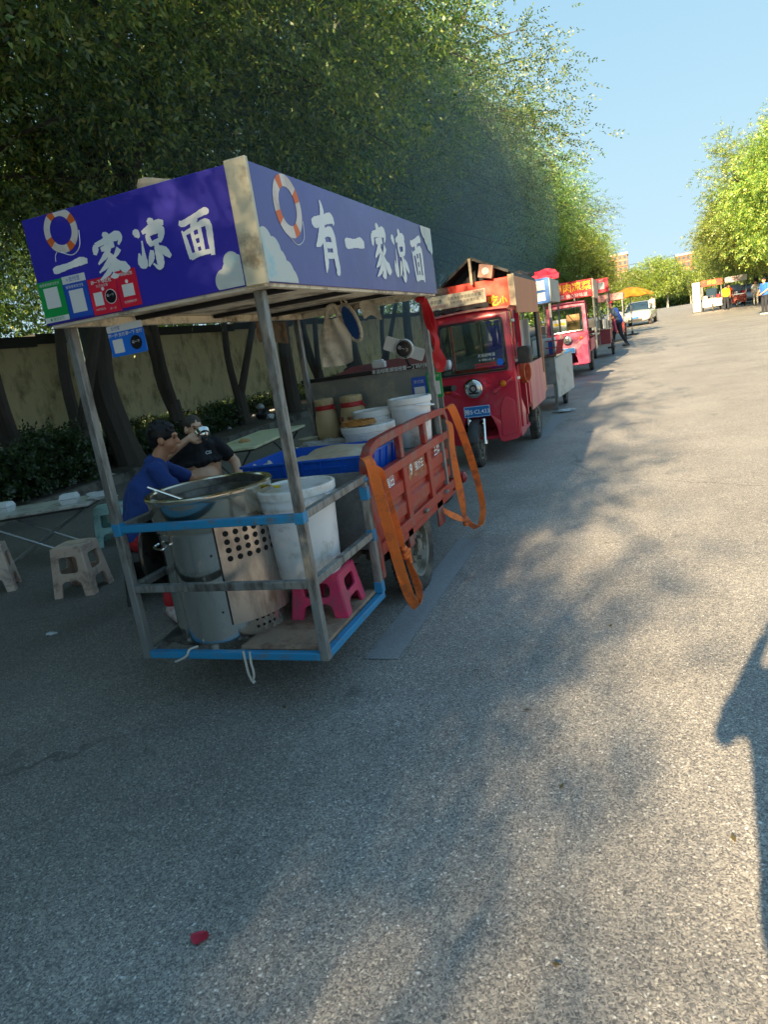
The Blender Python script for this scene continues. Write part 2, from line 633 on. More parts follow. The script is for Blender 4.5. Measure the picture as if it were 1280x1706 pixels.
# ------------------------------------------------------------------ ground, road, kerb, markings
def asphalt():
    m = bpy.data.materials.new('asphalt')
    m.use_nodes = True
    n, l = m.node_tree.nodes, m.node_tree.links
    b = n['Principled BSDF']
    tc = n.new('ShaderNodeTexCoord')
    wob = n.new('ShaderNodeTexNoise')
    wob.inputs['Scale'].default_value = 55
    wob.inputs['Detail'].default_value = 2
    l.new(tc.outputs['Object'], wob.inputs['Vector'])
    wm = n.new('ShaderNodeVectorMath')
    wm.operation = 'MULTIPLY_ADD'
    wm.inputs[1].default_value = (0.02, 0.02, 0.0)
    l.new(wob.outputs['Color'], wm.inputs[0])
    l.new(tc.outputs['Object'], wm.inputs[2])
    def vor(scale, feat='F1'):
        v = n.new('ShaderNodeTexVoronoi')
        v.inputs['Scale'].default_value = scale
        v.feature = feat
        v.inputs['Randomness'].default_value = 1.0
        l.new(wm.outputs[0], v.inputs['Vector'])
        return v
    v1 = vor(104)
    v2 = vor(215)
    sep = n.new('ShaderNodeSeparateColor')
    l.new(v1.outputs['Color'], sep.inputs[0])
    r1 = n.new('ShaderNodeValToRGB')
    E_ = r1.color_ramp.elements
    E_[0].position, E_[0].color = 0.0, (0.101, 0.096, 0.095, 1)
    E_[1].position, E_[1].color = 1.0, (0.800, 0.800, 0.800, 1)
    for p, c in ((.35, (0.182, 0.176, 0.171, 1)), (.62, (0.301, 0.284, 0.266, 1)), (.82, (0.491, 0.450, 0.397, 1)), (.93, (0.764, 0.704, 0.603, 1))):
        e = E_.new(p)
        e.color = c
    l.new(sep.outputs[0], r1.inputs[0])
    sep2 = n.new('ShaderNodeSeparateColor')
    l.new(v2.outputs['Color'], sep2.inputs[0])
    r2 = n.new('ShaderNodeValToRGB')
    r2.color_ramp.elements[0].color = (0.109, 0.104, 0.105, 1)
    r2.color_ramp.elements[1].color = (0.491, 0.450, 0.397, 1)
    l.new(sep2.outputs[1], r2.inputs[0])
    ed = n.new('ShaderNodeMapRange')
    ed.inputs[1].default_value = 0.15
    ed.inputs[2].default_value = 0.55
    l.new(v1.outputs['Distance'], ed.inputs[0])
    mx = n.new('ShaderNodeMix')
    mx.data_type = 'RGBA'
    l.new(ed.outputs[0], mx.inputs[0])
    l.new(r1.outputs[0], mx.inputs[6])
    l.new(r2.outputs[0], mx.inputs[7])
    # worn patches and oil stains
    nz = n.new('ShaderNodeTexNoise')
    nz.inputs['Scale'].default_value = 0.7
    nz.inputs['Detail'].default_value = 6
    nz.inputs['Roughness'].default_value = 0.65
    l.new(tc.outputs['Object'], nz.inputs['Vector'])
    mr = n.new('ShaderNodeMapRange')
    mr.inputs[1].default_value = 0.3
    mr.inputs[2].default_value = 0.7
    mr.inputs[3].default_value = 0.78
    mr.inputs[4].default_value = 1.22
    l.new(nz.outputs[0], mr.inputs[0])
    # darker towards the left kerb: tree shade put into the colour, plus some grease
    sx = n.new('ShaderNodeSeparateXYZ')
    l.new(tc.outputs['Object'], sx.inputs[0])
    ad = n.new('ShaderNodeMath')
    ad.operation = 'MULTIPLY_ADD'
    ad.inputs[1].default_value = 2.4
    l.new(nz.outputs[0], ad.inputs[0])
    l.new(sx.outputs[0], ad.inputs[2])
    shade_tone = n.new('ShaderNodeMapRange')
    shade_tone.inputs[1].default_value = -2.6
    shade_tone.inputs[2].default_value = 0.4
    shade_tone.inputs[3].default_value = 0.46
    shade_tone.inputs[4].default_value = 1.0
    l.new(ad.outputs[0], shade_tone.inputs[0])
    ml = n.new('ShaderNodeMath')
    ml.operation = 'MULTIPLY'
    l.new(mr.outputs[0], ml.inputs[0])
    l.new(shade_tone.outputs[0], ml.inputs[1])
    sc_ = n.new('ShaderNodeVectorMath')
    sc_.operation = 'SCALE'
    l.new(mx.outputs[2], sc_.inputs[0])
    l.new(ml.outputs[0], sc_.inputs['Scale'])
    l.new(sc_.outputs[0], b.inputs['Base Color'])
    ck = n.new('ShaderNodeTexVoronoi')
    ck.feature = 'DISTANCE_TO_EDGE'
    ck.inputs['Scale'].default_value = 0.42
    wv = n.new('ShaderNodeTexNoise')
    wv.inputs['Scale'].default_value = 2.2
    wv.inputs['Detail'].default_value = 6
    l.new(tc.outputs['Object'], wv.inputs['Vector'])
    wa = n.new('ShaderNodeVectorMath')
    wa.operation = 'MULTIPLY_ADD'
    wa.inputs[1].default_value = (.55, .55, 0)
    l.new(wv.outputs['Color'], wa.inputs[0])
    l.new(tc.outputs['Object'], wa.inputs[2])
    l.new(wa.outputs[0], ck.inputs['Vector'])
    cr_ = n.new('ShaderNodeMapRange')
    cr_.inputs[1].default_value = 0.0012
    cr_.inputs[2].default_value = 0.005
    cr_.inputs[3].default_value = 1.0
    cr_.inputs[4].default_value = 0.0
    l.new(ck.outputs['Distance'], cr_.inputs[0])
    msk = n.new('ShaderNodeMapRange')
    msk.inputs[1].default_value = 0.50
    msk.inputs[2].default_value = 0.60
    msk.inputs[4].default_value = 0.55
    n3 = n.new('ShaderNodeTexNoise')
    n3.inputs['Scale'].default_value = 0.23
    l.new(tc.outputs['Object'], n3.inputs['Vector'])
    l.new(n3.outputs[0], msk.inputs[0])
    cm = n.new('ShaderNodeMath')
    cm.operation = 'MULTIPLY'
    l.new(cr_.outputs[0], cm.inputs[0])
    l.new(msk.outputs[0], cm.inputs[1])
    # drips and oil spots
    sp = n.new('ShaderNodeTexNoise')
    sp.inputs['Scale'].default_value = 3.1
    sp.inputs['Detail'].default_value = 3
    l.new(tc.outputs['Object'], sp.inputs['Vector'])
    so = n.new('ShaderNodeMapRange')
    so.inputs[1].default_value = 0.66
    so.inputs[2].default_value = 0.74
    so.inputs[4].default_value = 0.45
    l.new(sp.outputs[0], so.inputs[0])
    mxs = n.new('ShaderNodeMath')
    mxs.operation = 'MAXIMUM'
    l.new(cm.outputs[0], mxs.inputs[0])
    l.new(so.outputs[0], mxs.inputs[1])
    dk = n.new('ShaderNodeMix')
    dk.data_type = 'RGBA'
    dk.inputs[7].default_value = (.03, .03, .032, 1)
    l.new(mxs.outputs[0], dk.inputs[0])
    l.new(sc_.outputs[0], dk.inputs[6])
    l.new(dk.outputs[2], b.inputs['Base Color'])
    b.inputs['Roughness'].default_value = 0.62
    b.inputs['Specular IOR Level'].default_value = 0.55
    hgt = n.new('ShaderNodeMath')
    hgt.operation = 'MULTIPLY_ADD'
    hgt.inputs[1].default_value = -1.0
    hgt.inputs[2].default_value = 1.0
    l.new(v1.outputs['Distance'], hgt.inputs[0])
    h2 = n.new('ShaderNodeMath')
    h2.operation = 'MULTIPLY_ADD'
    h2.inputs[1].default_value = 0.7
    l.new(sep.outputs[1], h2.inputs[0])
    l.new(hgt.outputs[0], h2.inputs[2])
    bp = n.new('ShaderNodeBump')
    bp.inputs['Strength'].default_value = 0.30
    bp.inputs['Distance'].default_value = 0.004
    l.new(h2.outputs[0], bp.inputs['Height'])
    l.new(bp.outputs[0], b.inputs['Normal'])
    return m

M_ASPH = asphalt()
M_SOIL = mat('soil', '#3a332b', 0.95, var=0.35, scale=3, dirt=('#6a5f50', 0.35, 9), bump=0.7, bscale=22)
M_LAND = mat('land', '#5a5646', 0.95, var=0.3, scale=0.08)
M_KERB = mat('kerbstone', '#6f6b64', 0.85, var=0.2, scale=4, dirt=('#33302b', 0.5, 3), bump=0.4)
M_PAINT = mat('worn_white_paint', '#98999b', 0.8, var=0.10, scale=9, dirt=('#88898b', 0.55, 70))

YS = [-40, -20, -10, 0, 3, 6, 10, 20, 30, 40, 60, 80, 100, 140]
def sheet(x0, x1, dz, ys=YS, nx=1):
    mb = MB()
    vs = [(x0+(x1-x0)*i/nx, Y, gz(Y)+dz) for Y in ys for i in range(nx+1)]
    fs = [(j*(nx+1)+i, j*(nx+1)+i+1, (j+1)*(nx+1)+i+1, (j+1)*(nx+1)+i) for j in range(len(ys)-1) for i in range(nx)]
    return mb.add(vs, fs)

mb = MB()
ys = [-600, -40, 6, 20, 40, 60, 80, 100, 200, 600, 2500]
vs = [(x, Y, gz(Y)-0.06) for Y in ys for x in (-2000, 2000)]
mb.add(vs, [(2*i, 2*i+1, 2*i+3, 2*i+2) for i in range(len(ys)-1)])
tag(mb.build('ground', M_LAND, smooth=False), kind='structure')
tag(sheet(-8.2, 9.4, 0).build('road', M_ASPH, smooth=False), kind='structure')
tag(sheet(-12.2, -8.36, 0.12).build('planting_strip', M_SOIL, smooth=False), kind='structure')
M_PAV = mat('pavement_slabs', '#86796a', 0.85, var=0.2, scale=1.5, dirt=('#5a5046', 0.4, 2))
tag(sheet(9.56, 16.0, 0.13).build('pavement', M_PAV, smooth=False), kind='structure')
mb = MB()
for x0 in (-8.36, 9.4):
    for i in range(len(YS)-1):
        y0, y1 = YS[i], YS[i+1]
        vs = [(x, Y, gz(Y)+z) for Y in (y0, y1) for (x, z) in ((x0, -.05), (x0, .135), (x0+.02, .15), (x0+.14, .15), (x0+.16, .135), (x0+.16, -.05))]
        mb.add(vs, [(k, k+1, k+7, k+6) for k in range(5)])
tag(mb.build('kerb', M_KERB, smooth=False), kind='structure')
mb = MB()
for a in (3.1, 9.75, 15.5, 21.6, 27.6):
    n_ = 10
    for i in range(n_):
        y0, y1 = a+2.1*i/n_, a+2.1*(i+1)/n_
        vs = [(-1.46, y0, gz(y0)+.004), (-1.27, y0, gz(y0)+.004), (-1.27, y1, gz(y1)+.004), (-1.46, y1, gz(y1)+.004)]
        mb.add(vs, [(0, 1, 2, 3)])
tag(mb.build('road_marking', M_PAINT, smooth=False), kind='structure')

# ------------------------------------------------------------------ boundary wall
M_WALL = mat('yellow_render', '#cdbd92', 0.9, var=0.14, scale=1.2, dirt=('#8a7d5c', 0.34, 2.2), bump=0.2, streak=(1, 1, 0.6))
M_COPE = mat('dark_coping', '#2c2e2c', 0.8, var=0.2)
wl = thing('boundary_wall', 'stained yellow rendered wall with a dark coping behind the trees', 'wall', (-12, 0, 0))
mw, mc = MB(), MB()
for Y in range(-8, 60, 4):
    z = gz(Y+2)
    mw.span((-12.2, Y, z-.1), (-12.0, Y+4, z+2.62))
    mc.span((-12.26, Y, z+2.62), (-11.94, Y+4, z+2.83))
mw.build('wall', M_WALL, wl, smooth=False)
mc.build('coping', M_COPE, wl, smooth=False)
M_TEAL = mat('dark_teal_paint', '#2f4446', 0.55, var=0.15, dirt=('#1d2526', 0.4, 3))
mb = MB()
mb.bar((-11.35, 12.6, 0.05), (-11.35, 12.6, 3.1), .34, .34)
mb.span((-11.57, 12.38, 3.1), (-11.13, 12.82, 3.18))
top(mb, 'gate_post', M_TEAL, 'square dark teal post standing against the yellow wall', 'post', (-11.35, 12.6, 0.1), bevel=.012)

# ------------------------------------------------------------------ trees
def lg(*hs):
    return [hx(h) for h in hs]
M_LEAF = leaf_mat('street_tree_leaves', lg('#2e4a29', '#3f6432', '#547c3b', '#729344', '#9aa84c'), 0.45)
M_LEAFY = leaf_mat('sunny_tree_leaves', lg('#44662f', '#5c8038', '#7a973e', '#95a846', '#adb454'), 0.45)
M_LEAFD = leaf_mat('hedge_leaves', lg('#1c2a16', '#26381c', '#324a22', '#41592a'), 0.3)
M_BARK = mat('bark', '#453d35', 0.95, var=0.35, scale=9, bump=0.8, bscale=30, streak=(1, 1, 0.2))
M_BARKW = mat('whitewashed_bark', '#b9b4a6', 0.9, var=0.1, scale=6, dirt=('#5b5347', 0.3, 5))

def leaf_mesh(name, P, D, S, rng, nl=7, ll=0.10, lw=0.042):
    """pinnate sprays: base points P, directions D, lengths S -> one mesh of separate small leaflets"""
    N = len(P)
    D = D/np.linalg.norm(D, axis=1, keepdims=True)
    side = np.cross(D, rng.normal(size=(N, 3)))
    side /= np.linalg.norm(side, axis=1, keepdims=True)+1e-9
    nrm = np.cross(D, side)
    V = np.zeros((N, nl, 4, 3))
    for k in range(nl):
        if k == nl-1:
            t, sgn = 1.0, 0
        else:
            t, sgn = 0.25+0.7*(k//2)/max(1, (nl-1)//2), (1 if k % 2 else -1)
        sag = -0.18*t*t
        base = P + D*(S*t)[:, None] + np.array([0, 0, 1])*(S*sag)[:, None]
        d = D*0.55 + side*(0.85*sgn) if sgn else D
        d = d + rng.normal(size=(N, 3))*0.22
        d[:, 2] -= 0.25
        d /= np.linalg.norm(d, axis=1, keepdims=True)
        wv = np.cross(d, nrm + rng.normal(size=(N, 3))*0.45)
        wv /= np.linalg.norm(wv, axis=1, keepdims=True)+1e-9
        L = (ll*rng.uniform(.7, 1.25, N))[:, None]
        W_ = (lw*rng.uniform(.8, 1.2, N))[:, None]
        V[:, k, 0] = base
        V[:, k, 1] = base + d*L*0.45 + wv*W_*0.5
        V[:, k, 2] = base + d*L
        V[:, k, 3] = base + d*L*0.45 - wv*W_*0.5
    V = V.reshape(-1, 3)
    nf = N*nl
    me = bpy.data.meshes.new(name)
    me.vertices.add(nf*4)
    me.vertices.foreach_set('co', V.astype(np.float32).ravel())
    me.loops.add(nf*4)
    me.loops.foreach_set('vertex_index', np.arange(nf*4, dtype=np.int32))
    me.polygons.add(nf)
    me.polygons.foreach_set('loop_start', np.arange(nf, dtype=np.int32)*4)
    me.polygons.foreach_set('loop_total', np.full(nf, 4, dtype=np.int32))
    me.update()
    me.validate()
    return me

def make_tree(seed, name, H=11.0, cx=1.7, rx=5.0, ry=3.4, zlow=3.2, n_cl=215, fr=42, stems=1, leafm=None, barkm=None, trunk_r=0.17, clr=0.50, ll=0.092):
    rng = np.random.default_rng(seed)
    root = thing(name, None, 'tree')
    cz = (H+zlow)/2
    rz = (H-zlow)/2
    # lumpy envelope: random bumps on the sphere of directions
    nb = 14
    bd = rng.normal(size=(nb, 3))
    bd /= np.linalg.norm(bd, axis=1, keepdims=True)
    ba = rng.uniform(-0.28, 0.30, nb)
    dirs = rng.normal(size=(n_cl*2, 3))
    dirs /= np.linalg.norm(dirs, axis=1, keepdims=True)
    bump = 1+((np.exp(5*(dirs @ bd.T-1)))*ba).sum(1)
    rr = rng.uniform(0.34, 1.0, n_cl*2)**0.5*bump
    C = dirs*rr[:, None]*np.array([rx, ry, rz])
    C[:, 0] *= 1.0-0.42*np.clip(C[:, 2]/rz, 0, 1.2)
    C[:, 0] += cx*(0.5+0.5*rr)*(1.0-0.35*np.clip(C[:, 2]/rz, -.6, 1.2))
    C[:, 2] += cz
    C = C[C[:, 2] > zlow*0.9][:n_cl]
    n_cl = len(C)
    # trunk and limbs
    mb = MB()
    limbs = []
    for s in range(stems):
        a = rng.uniform(0, 6.28)
        sp = 0.0 if stems == 1 else 0.55
        z0 = 0.0 if stems == 1 else rng.uniform(.2, .9)
        fork = rng.uniform(2.2, 3.2)
        p0 = Vector((0, 0, -0.1)) if stems == 1 else Vector((0.03*math.cos(a), 0.03*math.sin(a), z0))
        p1 = Vector((sp*math.cos(a)*.6+rng.normal()*.08, sp*math.sin(a)*.6+rng.normal()*.08, fork*.55))
        p2 = Vector((sp*math.cos(a)+.25+rng.normal()*.1, sp*math.sin(a)+rng.normal()*.1, fork))
        r0 = trunk_r if stems == 1 else trunk_r*.62
        pts = smooth_path([p0, p1, p2], 4)
        mb.tube(pts, [r0*(1.25 if (i == 0 and stems == 1) else 1-.3*i/len(pts)) for i in range(len(pts))], 9)
        nl = 5 if stems == 1 else 2
        for k in range(nl):
            aa = a+6.28*k/nl+rng.normal()*.3
            tip = Vector((cx*.8+rx*.62*math.cos(aa), ry*.62*math.sin(aa), cz+rz*rng.uniform(-.1, .75)))
            mid = p2.lerp(tip, .45)+Vector((rng.normal()*.2, rng.normal()*.2, .55))
            lp = smooth_path([p2, mid, tip], 5)
            mb.tube(lp, [max(.02, r0*.8*(1-i/len(lp))**.8) for i in range(len(lp))], 7)
            limbs.append(lp)
        if stems > 1 and s == 0:
            mb.tube([(0, 0, -.1), (0, 0, .5), (0, 0, .95)], [trunk_r*1.2, trunk_r, trunk_r*.8], 9)
    LP = np.array([tuple(p) for lp in limbs for p in lp[2:]])
    for c in C[::2]:
        d2 = ((LP-c)**2).sum(1)+np.where(LP[:, 2] > c[2], 3.0, 0)
        q = Vector(LP[d2.argmin()])
        c_ = Vector(c)
        m_ = q.lerp(c_, .5)+Vector((0, 0, .12))
        mb.tube([q, m_, c_], [.036, .024, .009], 5, caps=False)
    if stems > 1:
        pass
    mb.build('trunk', barkm or M_BARK, root)
    # crown
    k = rng.poisson(fr, n_cl)
    idx = np.repeat(np.arange(n_cl), k)
    N = len(idx)
    off = rng.normal(size=(N, 3))*np.array([clr, clr, clr*.62])
    P = C[idx]+off*.85
    out = C[idx]-np.array([cx*.5, 0, cz-1.0])
    out /= np.linalg.norm(out, axis=1, keepdims=True)
    D = out*.55 + off*.9 + rng.normal(size=(N, 3))*.45
    D[:, 2] -= .25
    S = rng.uniform(.22, .42, N)
    me = leaf_mesh('crown', P, D, S, rng, 7, ll, ll*.42)
    me.materials.append(leafm or M_LEAF)
    o = bpy.data.objects.new('crown', me)
    COL.objects.link(o)
    o.parent = root
    return root

TREE_A = make_tree(11, 'street_tree', stems=1, trunk_r=.19)
TREE_B = make_tree(23, 'street_tree', stems=3, trunk_r=.16, H=10.4, cx=1.3)
TREE_C = make_tree(37, 'street_tree', stems=2, trunk_r=.17, H=11.6, cx=2.1, n_cl=200)
TREE_SHADE = make_tree(64, 'street_tree', stems=1, trunk_r=.22, H=10.8, cx=1.7, zlow=2.4, n_cl=340, fr=58)  # extra-dense crown, shaped for solid shade from unseen rows behind the camera
TREE_D = make_tree(51, 'street_tree', stems=1, trunk_r=.26, H=12.0, cx=1.9, zlow=3.2)
SRC = [TREE_A, TREE_B, TREE_C, TREE_D]
# sunlit trees on the right
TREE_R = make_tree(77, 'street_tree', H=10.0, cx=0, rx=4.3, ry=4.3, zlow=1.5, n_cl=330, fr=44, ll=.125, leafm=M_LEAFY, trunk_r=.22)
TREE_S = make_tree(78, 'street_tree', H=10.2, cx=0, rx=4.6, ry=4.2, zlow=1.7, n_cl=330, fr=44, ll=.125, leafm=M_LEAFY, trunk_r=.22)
SRC += [TREE_R, TREE_S]
SRC += [TREE_SHADE]
used = set()

def put_tree(k, x, y, rz, label, group, s=1.0, dx=1.0):
    src = SRC[k]
    if k in used:
        o = copy_tree(src)
    else:
        o = src
        used.add(k)
    o.location = (x, y, gz(y)+(0.1 if x < -8 else 0.0))
    o.rotation_euler = (0, 0, rz)
    o.scale = (s*dx, s, s)
    tag(o, label, None, group)
    return o

G_L = 'street trees along the left kerb'
row = [  # kind, x, y, label
 (1, -9.3, 8.4, 'slim dark tree at the far left end of the wall, forked from low down'),
 (2, -9.1, 9.6, 'forked dark tree just left of the hanging blue payment card'),
 (3, -9.0, 10.6, 'thickest dark trunk in the row, behind the hanging blue payment card'),
 (1, -9.6, 13.0, 'many-stemmed tree right of the teal post'),
 (2, -9.4, 15.4, 'two-stemmed tree standing between the teal post and the tan cloth bag'),
 (0, -8.9, 17.2, 'single dark trunk right beside the noodle cart rear left post'),
 (1, -9.2, 19.8, 'forked tree seen behind the white hanging cloth bag'),
 (3, -9.0, 22.6, 'stout dark trunk seen between the hanging fan and the black round reader'),
 (2, -9.1, 25.6, 'dark forked tree seen above the black round payment reader'),
]
rngT = random.Random(5)
for q_, (k, x, y, lab) in enumerate(row):
    put_tree(k, x, y, rngT.uniform(-.3, .3), lab, G_L, rngT.uniform(.95, 1.06), (1, 1, .95, 1.1, .9, 1.12, .9, 1.15, .95)[q_])
y = 28.6
put_tree(4, -3.9, 47.0, .6, 'small sunlit yellow green tree at the far end of the left row', G_L, .62)
put_tree(5, -4.6, 55.0, 2.0, 'sunlit tree behind the small one at the far end of the left row', G_L, .74)
i = 0
while y < 62:
    put_tree(i % 4, -8.9+rngT.uniform(-.3, .3), y, rngT.uniform(-.25, .25), 'dark leafy street tree in the long row, unseen behind the camera', G_L, rngT.uniform(.92, 1.06), (1.0, 1.12, .86, 1.06, .92)[i % 5])
    y += rngT.uniform(3.0, 3.9)
    i += 1
for (yy, xx) in ((5.2, -9.9), (1.6, -9.9)):
    put_tree(i % 4, xx, yy, rngT.uniform(-.4, .4), 'dark leafy street tree in the long row, unseen behind the camera', G_L, rngT.uniform(.95, 1.08))
    i += 1
for q_ in range(11):
    put_tree(6, -9.6+.12*(q_ % 2), -2.2-2.3*q_, (-.22, .15, 0, .2, -.1)[q_ % 5], 'dark leafy street tree in the long row, unseen behind the camera', G_L, (1.0, 1.04, .98)[q_ % 3])
for q_ in range(7):  # extra unseen row, added to fill out the shade on the road
    put_tree(6, -7.55, -5.5-2.3*q_, (.1, -.15, .2)[q_ % 3], 'dark leafy street tree in the long row, unseen behind the camera', G_L, .8)
for (xx, yy) in ((-16.5, 9), (-17, 14), (-16.5, 19.5), (-17, 25), (-17, 32), (-17.5, 40), (-21, 12), (-22, 20), (-23, 30)):
    put_tree(i % 4, xx, yy, rngT.uniform(2.2, 4.0), 'green tree standing behind the yellow wall', 'trees behind the wall', rngT.uniform(.8, 1.0))
    i += 1

for j, (xx, yy, lab, s) in enumerate((
    (9.4, 46.0, 'tall sunlit tree at the right edge, nearest of the right row', 1.06),
    (9.0, 53.5, 'big sunlit tree rising straight behind the right hand food stalls', 1.0),
    (8.8, 61.5, 'sunlit tree at the left end of the right hand row, above the stalls', .96),
    (9.2, 70.0, 'sunlit tree further back in the right hand row', .95),
    (9.6, 79.0, 'sunlit tree further back in the right hand row', .95))):
    put_tree(4+j % 2, xx, yy, j*1.3, lab, 'sunlit trees on the right', s)
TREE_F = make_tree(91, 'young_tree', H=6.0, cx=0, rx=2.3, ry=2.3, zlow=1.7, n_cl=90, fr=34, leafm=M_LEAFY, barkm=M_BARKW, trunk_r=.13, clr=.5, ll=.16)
SRC += [TREE_F]
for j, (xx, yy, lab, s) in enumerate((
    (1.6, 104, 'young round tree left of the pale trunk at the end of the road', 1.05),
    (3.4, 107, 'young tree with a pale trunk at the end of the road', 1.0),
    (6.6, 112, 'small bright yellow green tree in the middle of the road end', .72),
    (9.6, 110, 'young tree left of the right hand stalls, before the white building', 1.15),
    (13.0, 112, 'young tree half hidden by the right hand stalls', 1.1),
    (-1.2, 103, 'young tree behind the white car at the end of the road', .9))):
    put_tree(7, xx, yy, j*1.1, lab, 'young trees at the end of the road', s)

def hedge(name, label, x0, x1, y0, y1, z0, zt, n, seed, leafm=M_LEAFD, ll=.075, kind=None, cat='hedge'):
    rng = np.random.default_rng(seed)
    P = np.stack([rng.uniform(x0, x1, n), rng.uniform(y0, y1, n), rng.uniform(0, 1, n)**.7], -1)
    lump = .72+.28*np.sin(P[:, 1]*2.1+seed)*np.cos(P[:, 0]*1.7+P[:, 1]*.9)+rng.normal(size=n)*.07
    P[:, 2] = z0+P[:, 2]*(zt-z0)*lump
    P[:, 2] += np.array([gz(v) for v in P[:, 1]])
    c = np.array([(x0+x1)/2, (y0+y1)/2, z0])
    P -= c
    D = rng.normal(size=(n, 3))*.7
    D[:, 2] += .5
    me = leaf_mesh(name, P, D, rng.uniform(.12, .24, n), rng, 7, ll, ll*.5)
    me.materials.append(leafm)
    o = bpy.data.objects.new(name, me)
    COL.objects.link(o)
    o.location = c
    return tag(o, label, cat, None, kind)

hedge('hedge', 'dense dark hedge on the planting strip at the left edge', -10.3, -8.6, 4.6, 9.4, .1, 1.15, 9000, 3)
hedge('shrub', 'lower dark shrubs behind the two seated men', -11.4, -9.4, 9.4, 15.5, .1, .62, 8000, 4, cat='shrubs')
hedge('ground_cover', None, -11.9, -10.6, 15.5, 40, .1, .55, 9000, 5, kind='stuff', cat=None)
hedge('hedge', 'clipped green hedge across the far end of the road', -2, 18, 116, 118, 0.0, 1.7, 7000, 6, M_LEAFY, .25)
hedge('undergrowth', None, -16.5, -13.2, -2, 48, .2, 5.6, 15000, 12, M_LEAF, .13, kind='stuff', cat=None)
hedge('treeline', None, -40, 60, 150, 165, 0.0, 6.5, 16000, 8, M_LEAF, .5, kind='stuff', cat=None)

rgl = np.random.default_rng(21)
nL = 170
PL = np.stack([rgl.uniform(-8, 5, nL), rgl.uniform(1.2, 24, nL)**1.0, np.zeros(nL)], -1)
PL[:, 2] = [gz(v)+.006 for v in PL[:, 1]]
DL = rgl.normal(size=(nL, 3))
DL[:, 2] = .05
meL = leaf_mesh('fallen_leaves', PL, DL, np.full(nL, .001), rgl, 1, .034, .016)
for v in meL.vertices:
    v.co.z = gz(v.co.y)+.005+abs(v.co.z-gz(v.co.y)-.006)*.12
meL.materials.append(mat('dry_leaf', '#5e5230', .8, var=.3, scale=3))
oL = bpy.data.objects.new('fallen_leaves', meL)
COL.objects.link(oL)
tag(oL, kind='stuff')

# ------------------------------------------------------------------ far buildings
M_PINK = mat('pink_facade', '#a5705a', 0.85, var=0.06, scale=.2)
M_BRICK = mat('red_brick_facade', '#9a5f4c', 0.85, var=0.08, scale=.3)
M_WHITE = mat('white_render', '#d8dad8', 0.7, var=0.05, scale=.3)
M_WIN = mat('dark_windows', '#4a545e', 0.2, var=0.1)
M_SLAB = mat('pale_band', '#cbbfb2', 0.8)

def tower(name, label, x0, x1, Y, H, m, floors, bays):
    b = thing(name, label, 'building', ((x0+x1)/2, Y, 1))
    MB().span((x0, Y, 0), (x1, Y+14, H)).build('wall', m, b, smooth=False)
    MB().span((x0-.4, Y-.4, H), (x1+.4, Y+14.4, H+1.0)).build('roof', M_SLAB, b, smooth=False)
    fh = (H-1)/floors
    for f in range(floors):
        for k in range(bays):
            wx = x0+(x1-x0)*(k+.5)/bays
            ww = (x1-x0)/bays*.28
            o = MB().span((wx-ww, Y-.06, 1.2+f*fh+fh*.25), (wx+ww, Y+.1, 1.2+f*fh+fh*.78)).build('window', M_WIN, b, smooth=False)
    mb = MB()
    for f in range(1, floors):
        mb.span((x0-.1, Y-.35, 1.0+f*fh), (x1+.1, Y, 1.15+f*fh))
    mb.build('balcony_band', M_SLAB, b, smooth=False)
    return b
tower('apartment_tower', 'pink apartment tower rising beyond the left tree row', -14.5, -5.0, 400, 29, M_PINK, 10, 4)
tower('apartment_block', 'red brick block showing above the white roof at the road end', 18.0, 26.6, 400, 23.6, M_BRICK, 7, 4)
b = thing('warehouse', 'long white building with a sloping roof behind the young trees', 'building', (12, 250, 1))
MB().span((3.5, 250, 0), (34, 268, 8.8)).build('wall', M_WHITE, b, smooth=False)
MB().add([(3, 249.5, 8.8), (34.5, 249.5, 9.6), (34.5, 268, 9.6), (3, 268, 8.8), (3, 249.5, 9.3), (34.5, 249.5, 12.2), (34.5, 268, 12.2), (3, 268, 9.3)],
         [(0, 3, 2, 1), (4, 5, 6, 7), (0, 1, 5, 4), (1, 2, 6, 5), (2, 3, 7, 6), (3, 0, 4, 7)]).build('roof', M_WHITE, b, smooth=False)
for k in range(6):
    MB().span((6+k*4.6, 249.9, 4), (8.4+k*4.6, 250.1, 6)).build('window', M_WIN, b, smooth=False)
M_CABLE = mat('cable_black', '#333840', 0.6)
for k, z in enumerate((9.2, 8.2)):
    pts = [(-30+70*t, 140, z+6*(t-.35)**2*2+k*.2) for t in [i/20 for i in range(21)]]
    mb = MB().tube(pts, .035, 5)
    top(mb, 'power_line', M_CABLE, ('upper' if k == 0 else 'lower')+' thin black cable crossing the sky at the end of the road', 'cable', (-30, 140, z), group='power lines')
# ------------------------------------------------------------------ the noodle cart
X0, X1, YF, YC = -2.355, -1.392, 2.574, 3.30
ZB, ZS, ZT, ZU, ZM = .277, 1.852, 2.28, .912, .615
SL, SR, SF, SB = -2.375, -1.302, 2.468, 4.918

